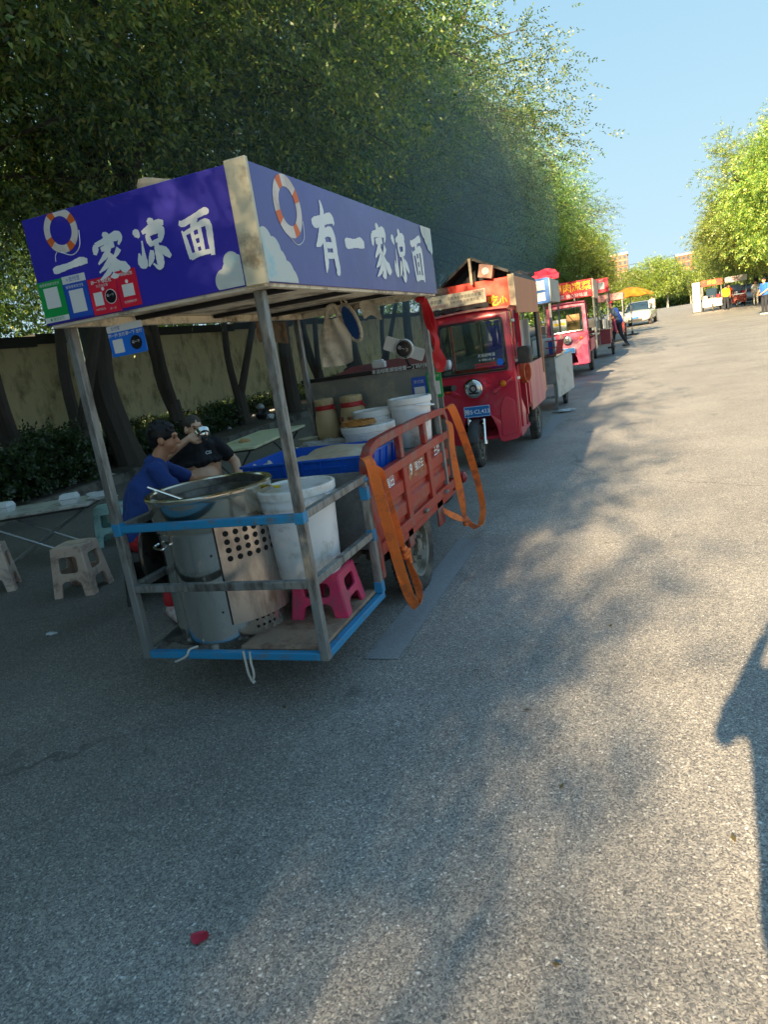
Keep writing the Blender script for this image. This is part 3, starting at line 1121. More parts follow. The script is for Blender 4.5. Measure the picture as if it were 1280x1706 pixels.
M_STEEL = mat('grey_weathered_steel', '#8c8f8d', 0.5, 0.45, var=0.22, scale=14, dirt=('#4f4a44', 0.4, 18), bump=0.25, bscale=60, streak=(1, 1, 0.25))
M_BLUEP = mat('chipped_blue_paint', '#2585b5', 0.5, 0.0, var=0.12, scale=12, dirt=('#6b6a66', 0.25, 22), bump=0.2, bscale=70)
M_FASC = mat('blue_violet_print', '#332fa8', 0.42, var=0.10, scale=1.6, dirt=('#6258bd', 0.30, 1.3), spec=0.45, bump=.25, bscale=3.5)
M_FASC2 = mat('sky_sheen_print', '#4a4e96', 0.38, var=0.07, scale=1.6, dirt=('#5b60a8', 0.3, 1.2), spec=0.6, bump=.25, bscale=3.5)  # side sign: same print, greyed in the colour for the sky's reflection
M_CREAM = mat('cream_trim', '#cfc7ac', 0.6, var=0.07, scale=5, dirt=('#8a7d66', 0.28, 7))
M_LETTER = mat('pale_print', '#e4e8e8', 0.5, var=0.03)
M_CLOUD = mat('cloud_print', '#c8cdc8', 0.5, var=0.04, dirt=('#8fc3cf', 0.3, 7))
M_ORANGE = mat('orange_print', '#dd6a2a', 0.5, var=0.05)
M_RINGW = mat('ring_print', '#ddd3cb', 0.5, var=0.05, dirt=('#b9a396', 0.3, 6))
M_BOARD = mat('beige_board', '#efe6d0', 0.75, var=0.12, scale=3, dirt=('#6e604c', 0.35, 5))
M_DARK = mat('dark_slot', '#1b1b1d', 0.7)
M_GREEN = mat('green_card', '#0f9a4c', 0.4, var=0.04)
M_BLUEC = mat('blue_card', '#2053b8', 0.4, var=0.05)
M_BLUEH = mat('bright_blue_card', '#1b6fd6', 0.35, var=0.05)
M_REDC = mat('red_card', '#d8203c', 0.4, var=0.05)
M_WHITEC = mat('white_card', '#dcdcd8', 0.5, var=0.03)
M_BLACKC = mat('black_disc', '#12151f', 0.3)
M_REDP = mat('worn_red_paint', '#a8301f', 0.48, var=0.14, scale=5, dirt=('#8a5a4c', 0.30, 9), bump=0.15, bscale=50)
M_REDD = mat('dusty_red_paint', '#9c2f26', 0.55, var=0.15, scale=6, dirt=('#7b6a60', 0.38, 7), bump=0.15)
M_GALV = mat('galvanised_sheet', '#8f9596', 0.38, 0.7, var=0.18, scale=7, dirt=('#6c6f6e', 0.4, 10))
M_RUBBER = mat('dusty_rubber', '#3c3936', 0.85, var=0.2, scale=8, dirt=('#6c655b', 0.42, 6), bump=0.3, bscale=30)
M_RIM = mat('dusty_rim', '#8e897f', 0.55, 0.4, var=0.2, dirt=('#57503f', 0.45, 8))
M_CHASS = mat('chassis_black', '#25201e', 0.7, var=0.2, dirt=('#54473e', 0.4, 8))
M_CHROME = mat('chrome', '#d8dadc', 0.08, 1.0, var=0.03)
M_BLKP = mat('black_plastic', '#17181a', 0.45, var=0.1)
M_TXTR = mat('red_text', '#b5303a', 0.5)
M_TXTB = mat('dark_text', '#222533', 0.5)
M_TXTBL = mat('blue_text', '#1b57c0', 0.5)

cart = thing('noodle_cart', 'open red cargo tricycle with a steel frame and a blue noodle sign canopy', 'food cart', ((X0+X1)/2, 3.8, 0))

# --- sign canopy
NOTCH = .002
fs = MB()
fs.span((SL, SF, ZS), (SR-.085, SF+.012, ZT))
front_sign = fs.build('front_sign', M_FASC, cart, bevel=.003)
ss = MB()
ss.span((SR-.012, SF+.012, ZS), (SR, SB, ZT))
side_sign = ss.build('side_sign', M_FASC2, cart, bevel=.003)
MB().span((SR-.085, SF-.004, ZS-.004), (SR+.006, SF+.018, ZT+.012)).build('corner_trim', M_CREAM, cart, bevel=.004)
MB().span((SL, SF+.012, ZS), (SL+.012, SB, ZT)).span((SL+.012, SB-.012, ZS), (SR-.012, SB, ZT)).build('rear_sign', M_FASC, cart, bevel=.003)
rf = MB()
rf.span((SL+.012, SF+.012, ZT-.06), (SR-.012, SB-.012, ZT-.045))
rf.build('roof', M_BOARD, cart)
cl = MB()
cl.span((SL+.02, SF+.02, ZS+.03), (SR-.02, SB-.02, ZS+.042))
for a, b_ in (((SL+.013, SF+.013), (SR-.013, SF+.05)), ((SL+.013, SB-.05), (SR-.013, SB-.013)), ((SL+.013, SF+.05), (SL+.05, SB-.05)), ((SR-.05, SF+.05), (SR-.013, SB-.05))):
    cl.span((a[0], a[1], ZS-.012), (b_[0], b_[1], ZS+.028))
cl.build('ceiling', M_BOARD, cart, bevel=.003)
for yy in (3.0, 3.7, 4.4):
    MB().bar((SL+.06, yy, ZS+.018), (SR-.06, yy, ZS+.018), .05, .02).build('ceiling_bar', M_DARK, cart)

# --- front lettering: each 1 mm proud
yfr = SF-.0015
lt = MB()
glyph(lt, '一', (-2.272, yfr, 2.022), (1, 0, 0), (0, 0, 1), .185, .095, 1.35)
glyph(lt, '家', (-2.055, yfr, 1.985), (1, 0, 0), (0, 0, 1), .165, .17, 1.5)
glyph(lt, '凉', (-1.842, yfr, 1.985), (1, 0, 0), (0, 0, 1), .155, .175, 1.5)
glyph(lt, '面', (-1.625, yfr, 1.985), (1, 0, 0), (0, 0, 1), .135, .155, 1.4)
lt.build('lettering', M_LETTER, front_sign, smooth=False)
def ring(mb_w, mb_o, cx, cz, r0, r1, ex, ey, og, clip=9.0):
    og, ex, ey = Vector(og), Vector(ex), Vector(ey)
    ez = ex.cross(ey)
    n_ = 72
    for k in range(n_):
        a0, a1 = 2*math.pi*k/n_, 2*math.pi*(k+1)/n_
        q = []
        for (r, a) in ((r0, a0), (r1, a0), (r1, a1), (r0, a1)):
            q.append((cx+r*math.cos(a), min(clip, cz+r*math.sin(a))))
        if q[1][1]-q[0][1] == 0 and q[2][1] == q[3][1] and q[0][1] == clip:
            continue
        deg = (k+.5)*360/n_
        orange = any(abs((deg-c+180) % 360-180) < 14 for c in (28, 118, 208, 298))
        (mb_o if orange else mb_w).add([og+ex*a+ey*b for a, b in q], [(0, 1, 2, 3)])
    th = MB()
    return th
def cloud(mb, spots, og, ex, ey, box):
    """printed cloud: overlapping discs and a filled base, each a hair prouder than the last, clipped to the panel"""
    og, ex, ey = Vector(og), Vector(ex), Vector(ey)
    ez = ex.cross(ey)
    x0, y0, x1, y1 = box
    for i, (cx, cy, r) in enumerate(spots):
        P = [(min(x1, max(x0, a)), min(y1, max(y0, b))) for a, b in circ(cx, cy, r*1.0, 28)]
        mb.add([og+ex*a+ey*b+ez*.0003*i for a, b in P], [tuple(range(len(P)))])
mw, mo = MB(), MB()
ring(mw, mo, -2.185, 2.205, .055, .086, (1, 0, 0), (0, 0, 1), (0, yfr, 0), ZT-.003)
mw.build('ring_print', M_RINGW, front_sign, smooth=False)
mo.build('ring_band_print', M_ORANGE, front_sign, smooth=False)
mb = MB()
mb.tube(smooth_path([(-2.095, yfr, 2.19), (-2.11, yfr, 2.13), (-2.155, yfr, 2.105), (-2.21, yfr, 2.125)], 5), .002, 4)
mb.tube(smooth_path([(-2.23, yfr, 2.13), (-2.243, yfr, 2.115), (-2.247, yfr, 2.095)], 4), .0015, 4)
mb.build('rope_print', M_LETTER, front_sign)
mb = MB()
cloud(mb, [(-1.47, 1.885, .045), (-1.43, 1.91, .05), (-1.43, 1.95, .035), (-1.40, 1.89, .06), (-1.415, 1.87, .06), (-1.405, 1.945, .025)], (0, yfr, 0), (1, 0, 0), (0, 0, 1), (-1.53, ZS+.004, SR-.088, 2.1))
mb.build('cloud_print', M_CLOUD, front_sign, smooth=False)
# --- side lettering
xs = SR+.0015
lt = MB()
sd = dict(ex=(0, 1, 0), ey=(0, 0, 1))
glyph(lt, '有', (xs, 2.975, 1.91), w_=.25, h_=.30, wscale=1.45, **sd)
glyph(lt, '一', (xs, 3.33, 2.01), w_=.26, h_=.12, wscale=1.7, **sd)
glyph(lt, '家', (xs, 3.70, 1.92), w_=.26, h_=.275, wscale=1.5, **sd)
glyph(lt, '凉', (xs, 4.05, 1.92), w_=.255, h_=.275, wscale=1.45, **sd)
glyph(lt, '面', (xs, 4.42, 1.92), w_=.225, h_=.26, wscale=1.4, **sd)
lt.build('lettering', M_LETTER, side_sign, smooth=False)
mw, mo = MB(), MB()
ring(mw, mo, 2.765, 2.155, .075, .122, (0, 1, 0), (0, 0, 1), (xs, 0, 0), ZT-.003)
mw.build('ring_print', M_RINGW, side_sign, smooth=False)
mo.build('ring_band_print', M_ORANGE, side_sign, smooth=False)
mb = MB()
mb.tube(smooth_path([(xs, 2.885, 2.11), (xs, 2.87, 2.04), (xs, 2.80, 2.01), (xs, 2.73, 2.04)], 5), .002, 4)
mb.build('rope_print', M_LETTER, side_sign)
mb = MB()
cloud(mb, [(2.52, 2.0, .055), (2.58, 1.97, .055), (2.62, 1.93, .05), (2.67, 1.89, .05), (2.70, 1.865, .045), (2.56, 1.90, .08), (2.50, 1.94, .07), (2.53, 1.87, .09), (2.63, 1.86, .07)], (xs, 0, 0), (0, 1, 0), (0, 0, 1), (SF+.021, ZS+.004, 2.76, 2.2))
mb.build('cloud_print', M_CLOUD, side_sign, smooth=False)
mb = MB()
cloud(mb, [(4.74, 2.26, .06), (4.79, 2.21, .05), (4.83, 2.17, .045), (4.88, 2.15, .04), (4.87, 2.22, .06), (4.83, 2.25, .06), (4.88, 2.26, .06)], (xs+.003, 0, 0), (0, 1, 0), (0, 0, 1), (4.66, 2.1, SB-.004, ZT-.004))
mb.build('cloud_print', M_CLOUD, side_sign, smooth=False)

# --- payment cards stuck on the front sign (their square codes are left blank)
def card(mb, x0, z0, x1, z1, y, mi=0, th=.003):
    mb.span((x0, y-th, z0), (x1, y, z1), mi=mi)
yc = SF-.001
g = MB()
card(g, -2.372, 1.862, -2.243, 2.028, yc)
g1 = g.build('green_payment_card', M_GREEN, cart)
w_ = MB()
card(w_, -2.345, 1.918, -2.27, 2.0, yc-.0035, th=.001)
card(w_, -2.372, 1.862, -2.243, 1.883, yc-.0035, th=.001)
w_.text('推荐使用微信支付', .0135, (-2.307, yc-.0046, 2.013))
w_.build('white_print', M_WHITEC, g1, smooth=False)
MB().text('● 微信支付', .015, (-2.307, yc-.0055, 1.8725)).build('green_print', M_GREEN, g1, smooth=False)
g = MB()
card(g, -2.238, 1.862, -2.118, 2.0, yc)
b1 = g.build('blue_payment_card', M_BLUEC, cart)
w_ = MB()
card(w_, -2.238, 2.0, -2.118, 2.03, yc, th=.003)
card(w_, -2.215, 1.882, -2.141, 1.972, yc-.0035, th=.001)
w_.text('推荐使用支付宝', .0135, (-2.178, yc-.0046, 1.985))
w_.build('white_print', M_WHITEC, b1, smooth=False)
MB().text('支付宝', .02, (-2.172, yc-.0046, 2.0145)).text('支', .012, (-2.21, yc-.0046, 2.0145)).build('blue_print', M_TXTBL, b1, smooth=False)
def red_card(x0, x1, dz, disc):
    g = MB()
    card(g, x0, 1.853+dz, x1, 1.995+dz, yc)
    r1 = g.build('red_payment_card', M_REDC, cart)
    w_ = MB()
    cx = (x0+x1)/2
    if disc:
        card(w_, x0+.018, 1.888+dz, x0+.062, 1.94+dz, yc-.0035, th=.001)
        w_.text('碰一下 领红包', .0165, (cx, yc-.0046, 1.978+dz), bold=.0004)
        w_.text('天天有优惠', .0125, (cx, yc-.0046, 1.962+dz))
        w_.text('扫码领红包', .010, (x0+.04, yc-.0046, 1.873+dz))
        w_.text('点一点', .011, (x1-.038, yc-.0046, 1.868+dz))
        P = circ(x1-.038, 1.915+dz, .029, 28)
        w_.add([(a, yc-.0036, b) for a, b in P], [tuple(range(28))])
    else:
        card(w_, x0+.022, 1.893+dz, x1-.022, 1.94+dz, yc-.0035, th=.001)
        w_.text('扫码领红包', .0145, (cx, yc-.0046, 1.978+dz), bold=.0003)
        w_.text('先领券再付款', .0105, (cx, yc-.0046, 1.872+dz))
    P = circ(cx, 1.950+dz, .0075, 16)
    w_.add([(a, yc-.0036, b) for a, b in P], [tuple(range(16))])
    w_.build('white_print', M_WHITEC, r1, smooth=False)
    if disc:
        k = MB()
        P = circ(x1-.038, 1.915+dz, .026, 28)
        k.add([(a, yc-.0044, b) for a, b in P], [tuple(range(28))])
        k.build('black_disc_print', M_BLACKC, r1, smooth=False)
        t = MB().text('碰一下', .0125, (x1-.038, yc-.0056, 1.919+dz))
        t.build('disc_lettering', M_WHITEC, r1, smooth=False)
red_card(-2.112, -1.972, .002, True)
red_card(-1.968, -1.868, .010, False)

# --- steel cage: posts and rails
S = .04
def post(nm, x, y, z0, z1, m=M_STEEL, s=S):
    return MB().span((x-s/2, y-s/2, z0), (x+s/2, y+s/2, z1)).build(nm, m, cart, bevel=.004)
post('front_post', X0, YF, ZB-.018, ZS-.013)
post('front_post', X1, YF, ZB-.018, ZS-.013)
post('cage_post', X1, YC, ZB+.02, ZU-.012)
post('cage_post', X0, YC, ZB+.02, ZU-.012)
post('rear_post', X1, 4.82, .50, ZS-.013)
post('rear_post', X0, 4.82, .50, ZS-.013)
h = S/2
def rail(nm, p, q, m, s=S*.9):
    return MB().bar(p, q, s, s).build(nm, m, cart, bevel=.004)
rail('front_rail', (X0+h, YF, ZU), (X1-h, YF, ZU), M_BLUEP)
rail('front_rail', (X0+h, YF, ZM), (X1-h, YF, ZM), M_STEEL)
rail('base_rail', (X0+h, YF, ZB), (X1-h, YF, ZB), M_BLUEP)
rail('side_rail', (X1, YF+h, ZU+.004), (X1, YC+.02, ZU+.006), M_STEEL)
rail('side_rail', (X1, YF+h, ZM+.004), (X1, YC-h, ZM+.004), M_STEEL)
rail('base_rail', (X1, YF+h, ZB), (X1, YC+.02, ZB), M_BLUEP)
rail('side_rail', (X0, YF+h, ZU+.004), (X0, YC+.02, ZU+.006), M_STEEL)
rail('side_rail', (X0, YF+h, ZM+.004), (X0, YC-h, ZM+.004), M_STEEL)
rail('base_rail', (X0, YF+h, ZB), (X0, YC+.02, ZB), M_STEEL)
rail('base_rail', (X0+h, YC, ZB), (X1-h, YC, ZB), M_STEEL)
rail('base_rail', (X0+h, 3.05, ZB-.004), (-1.84, 3.05, ZB-.004), M_STEEL)
rail('base_rail', (-1.84, YF+h, ZB-.006), (-1.84, YC-h, ZB-.006), M_STEEL)
jb = MB()
e = S+.006
for (x, y, z, hh) in ((X0, YF, ZU, .06), (X1, YF, ZU, .05), (X1, YC, ZU-.07, .07), (X1, YC, ZM, .06), (X1, YC, ZB+.05, .06), (X1, YC, ZU+.0, .02)):
    MB().box((x, y, z), (e, e, hh)).build('paint_patch', M_BLUEP, cart, bevel=.003)
fb = MB()
fb.add([(-1.83, YF+.02, ZB+.020), (X1-.02, YF+.02, ZB+.020), (X1-.02, YC-.02, ZB+.020), (-1.80, YC-.02, ZB+.020), (-1.83, YF+.02, ZB+.036), (X1-.02, YF+.02, ZB+.036), (X1-.02, YC-.02, ZB+.040), (-1.80, YC-.02, ZB+.036)],
       [(0, 3, 2, 1), (4, 5, 6, 7), (0, 1, 5, 4), (1, 2, 6, 5), (2, 3, 7, 6), (3, 0, 4, 7)])
M_PLY = mat('dirty_plywood', '#9b8470', 0.8, var=0.2, scale=7, dirt=('#6a4f40', 0.42, 6), bump=0.2)
fb.build('floor_board', M_PLY, cart)

# --- cargo bed
BY0, BY1, BX0, BX1 = 3.345, 4.95, -2.45, -1.37
MB().span((BX0+.03, 3.345, .52), (BX1-.03, 3.365, .945)).build('tailgate', M_GALV, cart, bevel=.003)
MB().span((BX0+.01, 3.37, .60), (BX1-.03, BY1, .625)).span((BX0+.03, 3.47, .85), (BX1-.04, BY1-.02, .865)).build('bed_floor', M_GALV, cart)
for x, sgn in ((BX1, 1), (BX0, -1)):
    sp = MB()
    xi = x-sgn*.03
    # corrugated lower panel
    prof = [(0, .53), (.0, .56), (.018, .575), (.018, .645), (0, .66), (0, .69), (.018, .705), (.018, .775), (0, .79), (0, .86)]
    ys_ = (BY0, BY1)
    vs = [(xi+sgn*d, yy, z) for yy in ys_ for d, z in prof]+[(xi-sgn*.012, yy, z) for yy in ys_ for z in (.53, .86)]
    n_ = len(prof)
    f_ = [(k, k+1, k+1+n_, k+n_) for k in range(n_-1)]
    f_ += [(2*n_, 2*n_+1, 2*n_+3, 2*n_+2)]
    sp.add(vs, f_)
    panel = sp.build('side_panel', M_REDP, cart, smooth=False)
    rb = MB()
    for yy in (3.93, 4.44):
        rb.span((xi-.002, yy-.04, .535), (xi+sgn*.03, yy+.04, .862))
    rb.bar((xi+sgn*.008, BY0+.06, .875), (xi+sgn*.008, BY1, .875), .05, .055)
    rb.bar((xi+sgn*.006, BY0+.03, .505), (xi+sgn*.006, BY1+.06, .505), .05, .065)
    rb.bar((xi-sgn*.01, BY0+.25, .45), (xi-sgn*.01, BY1+.06, .45), .05, .06)
    panel_fr = rb.build('panel_frame', M_REDP, cart, bevel=.006)
    if sgn < 0:
        for ob_ in (panel, panel_fr):
            ob_.location.z = -.33
        continue
    tr = MB()
    xx = xi+sgn*.008
    R_ = [(xx, BY0-.005, .36), (xx, BY0-.005, .60), (xx, BY0-.005, .90), (xx, BY0+.02, .985), (xx, BY0+.09, 1.04), (xx, BY0+.18, 1.06), (xx, BY0+.5, 1.065), (xx, BY1-.2, 1.06), (xx, BY1-.05, 1.05), (xx, BY1+.02, 1.01), (xx, BY1+.04, .95), (xx, BY1+.04, .45)]
    vs = []
    for i, q in enumerate(R_):
        q = Vector(q)
        a = Vector(R_[max(0, i-1)])
        b_ = Vector(R_[min(len(R_)-1, i+1)])
        t = (b_-a).normalized()
        nn = Vector((0, -t.z, t.y))*.024
        for dx, sg in ((-.026, -1), (.026, -1), (.026, 1), (-.026, 1)):
            vs.append(q+Vector((dx, 0, 0))+nn*sg)
    f_ = [(i*4+k, i*4+(k+1) % 4, i*4+4+(k+1) % 4, i*4+4+k) for i in range(len(R_)-1) for k in range(4)]
    f_ += [(3, 2, 1, 0), tuple((len(R_)-1)*4+k for k in range(4))]
    tr.add(vs, f_)
    for yy in (3.93, 4.44):
        tr.span((xx-.018, yy-.03, .903), (xx+.018, yy+.03, 1.042))
    tr.build('guard_rail', M_REDD, cart, bevel=.005)
    lk = MB()
    for yy in (3.62, 4.18, 4.7):
        lk.span((xi+sgn*.032, yy-.03, .495), (xi+sgn*.045, yy+.03, .515))
        lk.tube([(xi+sgn*.046, yy-.03, .505), (xi+sgn*.046, yy+.03, .505)], .008, 6)
    lk.build('latch', M_STEEL, cart)
    if sgn == 1:
        st = MB()
        for yy, s_ in ((3.66, '福田'), (4.66, '王牌')):
            st.text(s_, .075, (xi+.0195, yy, .812), (0, 1, 0), (0, 0, 1), bold=.001)
        st.text('9', .095, (xi+.0195, 4.06, .80), (0, 1, 0), (0, 0, 1), bold=.003)
        st.text('强力王', .06, (xi+.0195, 4.23, .80), (0, 1, 0), (0, 0, 1), bold=.001)
        st.build('white_lettering', M_LETTER, panel, smooth=False)
        MB().span((xi+.001, 4.01, .745), (xi+.0185, 4.36, .852)).build('sticker', mat('rust_sticker', '#9a4a28', .6, dirt=('#c89a6a', .3, 20)), panel)
front_wall = MB().span((BX0, BY1+.005, .55), (BX1, BY1+.02, 1.37)).build('front_panel', mat('dusty_grey_panel', '#7d817c', 0.55, 0.25, var=.15, scale=3, dirt=('#a19a88', .3, 4)), cart)
MB().span((BX0-.01, BY1-.01, 1.372), (BX1+.01, BY1+.04, 1.40)).build('panel_edge', M_DARK, cart, bevel=.003)
MB().text('本店招租诚信经营一丁码付款送卡', .034, (-1.62, BY1-.0115, 1.386), bold=.0004).build('edge_lettering', M_LETTER, front_wall, smooth=False)
q1 = MB()
q1.span((-1.585, BY1-.004, 1.13), (-1.475, BY1+.003, 1.31))
qa = q1.build('blue_payment_card', M_BLUEC, cart)
MB().span((-1.57, BY1-.006, 1.15), (-1.49, BY1-.0045, 1.24)).text('支付宝', .026, (-1.53, BY1-.0055, 1.275)).build('white_print', M_WHITEC, qa, smooth=False)
q1 = MB().span((-1.47, BY1-.004, 1.15), (-1.36, BY1+.003, 1.335))
qa = q1.build('green_payment_card', M_GREEN, cart)
MB().span((-1.455, BY1-.006, 1.17), (-1.375, BY1-.0045, 1.265)).text('微信支付', .022, (-1.415, BY1-.0055, 1.30)).build('white_print', M_WHITEC, qa, smooth=False)

# --- chassis, wheels, driver's end
ch = MB()
for x in (-2.2, -1.62):
    ch.bar((x, 3.1, .47), (x, 5.3, .47), .06, .10)
    ch.bar((x, 5.3, .47), (-1.91, 6.3, .55), .06, .08)
ch.bar((-2.4, 4.12, .31), (-1.45, 4.12, .31), .09, .09)
for yy in (3.3, 3.75, 4.5, 4.9):
    ch.bar((-2.3, yy, .43), (-1.5, yy, .43), .05, .05)
for x in (-2.33, -1.56):
    P = [(x, 3.6, .44), (x, 3.85, .35), (x, 4.12, .33), (x, 4.4, .35), (x, 4.7, .44)]
    for k in range(3):
        ch.tube([(a, b_, c-.018*k) for a, b_, c in smooth_path(P, 3)], .014, 5, flat=2.0)
ch.build('chassis', M_CHASS, cart, smooth=False)

def wheel(parent, c, R_=.275, wd=.12, ax=(1, 0, 0), name='wheel', mr=None, mt=None, bolts=5):
    """tyre with rounded tread blocks, dished rim, hub and bolts; axis = outer side"""
    T = MB()
    hw = wd/2
    prof = [(R_*.66, -hw*.75), (R_*.80, -hw*1.0), (R_*.93, -hw*.92), (R_*.985, -hw*.66), (R_, -hw*.3), (R_, hw*.3), (R_*.985, hw*.66), (R_*.93, hw*.92), (R_*.80, hw*1.0), (R_*.66, hw*.75)]
    T.lathe(prof, 36, c, ax)
    axv = Vector(ax).normalized()
    Rm = Vector((0, 0, 1)).rotation_difference(axv).to_matrix()
    for k in range(36):
        a = 2*math.pi*k/36
        for sd_ in (-1, 1):
            p = Rm @ Vector((R_*.995*math.cos(a+.04*sd_), R_*.995*math.sin(a+.04*sd_), sd_*hw*.55))+Vector(c)
            rd = Rm @ Vector((math.cos(a), math.sin(a), 0))
            tg = Rm @ Vector((-math.sin(a), math.cos(a), 0))
            T.box(p, (.012, R_*.10, hw*.55), R=Matrix((rd, tg, axv)).transposed())
    w0 = T.build('tyre' if parent else name, mt or M_RUBBER, parent, ang=40)
    Rr = MB()
    prof = [(R_*.685, -hw*.8), (R_*.66, hw*.78), (R_*.60, hw*.70), (R_*.56, hw*.20), (R_*.36, hw*.05), (R_*.33, hw*.35), (R_*.17, hw*.42), (R_*.16, hw*.8), (0.001, hw*.85)]
    Rr.lathe(prof, 28, c, ax)
    for k in range(bolts):
        a = 2*math.pi*k/bolts
        p = Rm @ Vector((R_*.25*math.cos(a), R_*.25*math.sin(a), hw*.4))+Vector(c)
        Rr.tube([p, p+axv*.03], .013, 6)
    Rr.build('rim', mr or M_RIM, parent, ang=40)
    return w0

def wheel_part(parent, c, **kw):
    g_ = bpy.data.objects.new('wheel', None)
    COL.objects.link(g_)
    g_.parent = parent
    off = WPOS[parent]
    g_.location = Vector(c)-off
    WPOS[g_] = Vector(c)
    wheel(g_, c, **kw)
    return g_
wheel_part(cart, (-1.465, 4.12, .285), R_=.285, wd=.125)
wheel_part(cart, (-2.40, 4.12, .285), R_=.285, wd=.125, ax=(-1, 0, 0))
wheel_part(cart, (-1.91, 6.55, .27), R_=.27, wd=.10)
for x in (-1.47, -2.40):
    fe = MB()
    n_ = 10
    P = [(a, .285+.36*math.sin(a2), 4.12+.36*math.cos(a2)) for a, a2 in [(x, rad(35+110*k/n_)) for k in range(n_+1)]]
    vs = []
    for (xx, z, yy) in P:
        vs += [(xx-.07, yy, min(z, .49)), (xx+.06, yy, min(z, .49))]
    fe.add(vs, [(2*i, 2*i+1, 2*i+3, 2*i+2) for i in range(n_)])
    fe.build('mudguard', M_REDD, cart, smooth=False)
fe = MB()
MB().span((-1.40, 3.86, .36), (-1.385, 3.95, .475)).build('bracket', M_REDD, cart, smooth=False)
fe.span((-1.40, 4.52, .30), (-1.385, 4.66, .475))
fe.build('bracket', M_REDD, cart, smooth=False)
# driver's end: seat, red fuel cover, fork, handlebar, lamps
dr = MB()
dr.add([(-2.35, 5.05, 1.36), (-1.44, 5.05, 1.40), (-1.50, 5.45, 1.47), (-2.25, 5.45, 1.44), (-2.35, 5.05, 1.28), (-1.44, 5.05, 1.3), (-1.5, 5.45, 1.2), (-2.25, 5.45, 1.2)],
       [(0, 1, 2, 3), (7, 6, 5, 4), (0, 4, 5, 1), (1, 5, 6, 2), (2, 6, 7, 3), (3, 7, 4, 0)])
dr.build('seat', mat('red_vinyl', '#7e1f26', .45, var=.1, dirt=('#4a3534', .3, 6)), cart, bevel=.02)
fk = MB()
fk.bar((-1.91, 5.5, .55), (-1.91, 6.2, .62), .16, .12)
fk.tube([(-1.91, 6.15, 1.15), (-1.91, 6.3, .75)], .03, 10)
for s_ in (-1, 1):
    fk.tube([(-1.91+.09*s_, 6.28, .85), (-1.91+.09*s_, 6.55, .27)], .022, 8)
fk.build('fork', M_REDD, cart)
bd = MB()
bd.span((-2.30, 5.1, .62), (-1.52, 5.5, 1.2))
bd.span((-2.12, 5.5, .50), (-1.70, 6.1, .62))
bd.build('seat_box', M_REDD, cart, bevel=.02)
lp = MB()
for z, x in ((.56, -1.66), (.38, -1.58)):
    lp.lathe([(.001, -.03), (.05, -.03), (.055, .0), (.055, .05), (.045, .085), (.02, .10), (.001, .103)], 16, (x, 5.95-z*.4, z), (1, -.15, 0))
    lp.tube([(-1.85, 5.95-z*.4+.02, z), (x, 5.95-z*.4, z)], .03, 8)
lp.build('rear_lamp', mat('red_lamp_plastic', '#8e1722', .2, var=.05), cart)
hb = MB()
hb.tube(smooth_path([(-2.38, 5.72, 1.18), (-2.2, 5.9, 1.17), (-1.9, 6.12, 1.14), (-1.65, 5.95, 1.13), (-1.50, 5.78, 1.14)], 5), .014, 8)
hb.build('handlebar', M_CHROME, cart)
gp_ = MB()
gp_.tube([(-1.62, 5.92, 1.13), (-1.49, 5.77, 1.14)], .026, 10)
gp_.tube([(-2.26, 5.84, 1.175), (-2.39, 5.70, 1.18)], .022, 10)
gp_.build('grip', M_BLKP, cart)
for (bx, by, bz, cx_, cy_, cz_, mm) in ((-1.64, 5.93, 1.13, -1.56, 5.82, 1.33, M_BLKP), (-2.24, 5.86, 1.17, -2.35, 5.74, 1.38, M_BLKP)):
    mrr = MB()
    mrr.tube(smooth_path([(bx, by, bz), (bx-.03, by, bz+.1), (cx_, cy_, cz_-.05)], 4), .007, 6)
    mrr.plate(rrect(-.075, -.05, .075, .05, .03), th=.03, origin=(cx_, cy_, cz_), ex=(.97, .2, .05), ey=(-.03, .08, 1), bev=.004)
    mo_ = mrr.build('mirror', mm, cart)
    MB().plate(rrect(-.065, -.042, .065, .042, .025), th=.002, origin=(cx_+.004, cy_-.0215, cz_), ex=(.97, .2, .05), ey=(-.03, .08, 1)).build('mirror_glass', M_CHROME, mo_)
# ------------------------------------------------------------------ things on the noodle cart
M_SS = mat('used_stainless', '#e2ded6', 0.13, 0.98, var=0.10, scale=4, dirt=('#a8977c', 0.06, 5), streak=(1, 1, 0.25))
M_SSB = mat('heat_stained_steel', '#c2b8ae', 0.28, 0.93, var=0.16, scale=4, dirt=('#7a6152', 0.26, 4), streak=(1, 1, 0.3))
M_HOLE = mat('soot_hole', '#0b0a0a', 0.9)
M_SOUP = mat('dark_broth', '#14100c', 0.5, var=.2)
M_TUB = mat('white_plastic', '#e4e6e8', 0.38, var=0.04, scale=4, dirt=('#a8a49a', 0.25, 6))
M_TUBL = mat('white_lid_plastic', '#e6e5e2', 0.42, var=0.04, dirt=('#b9a99c', 0.3, 5))

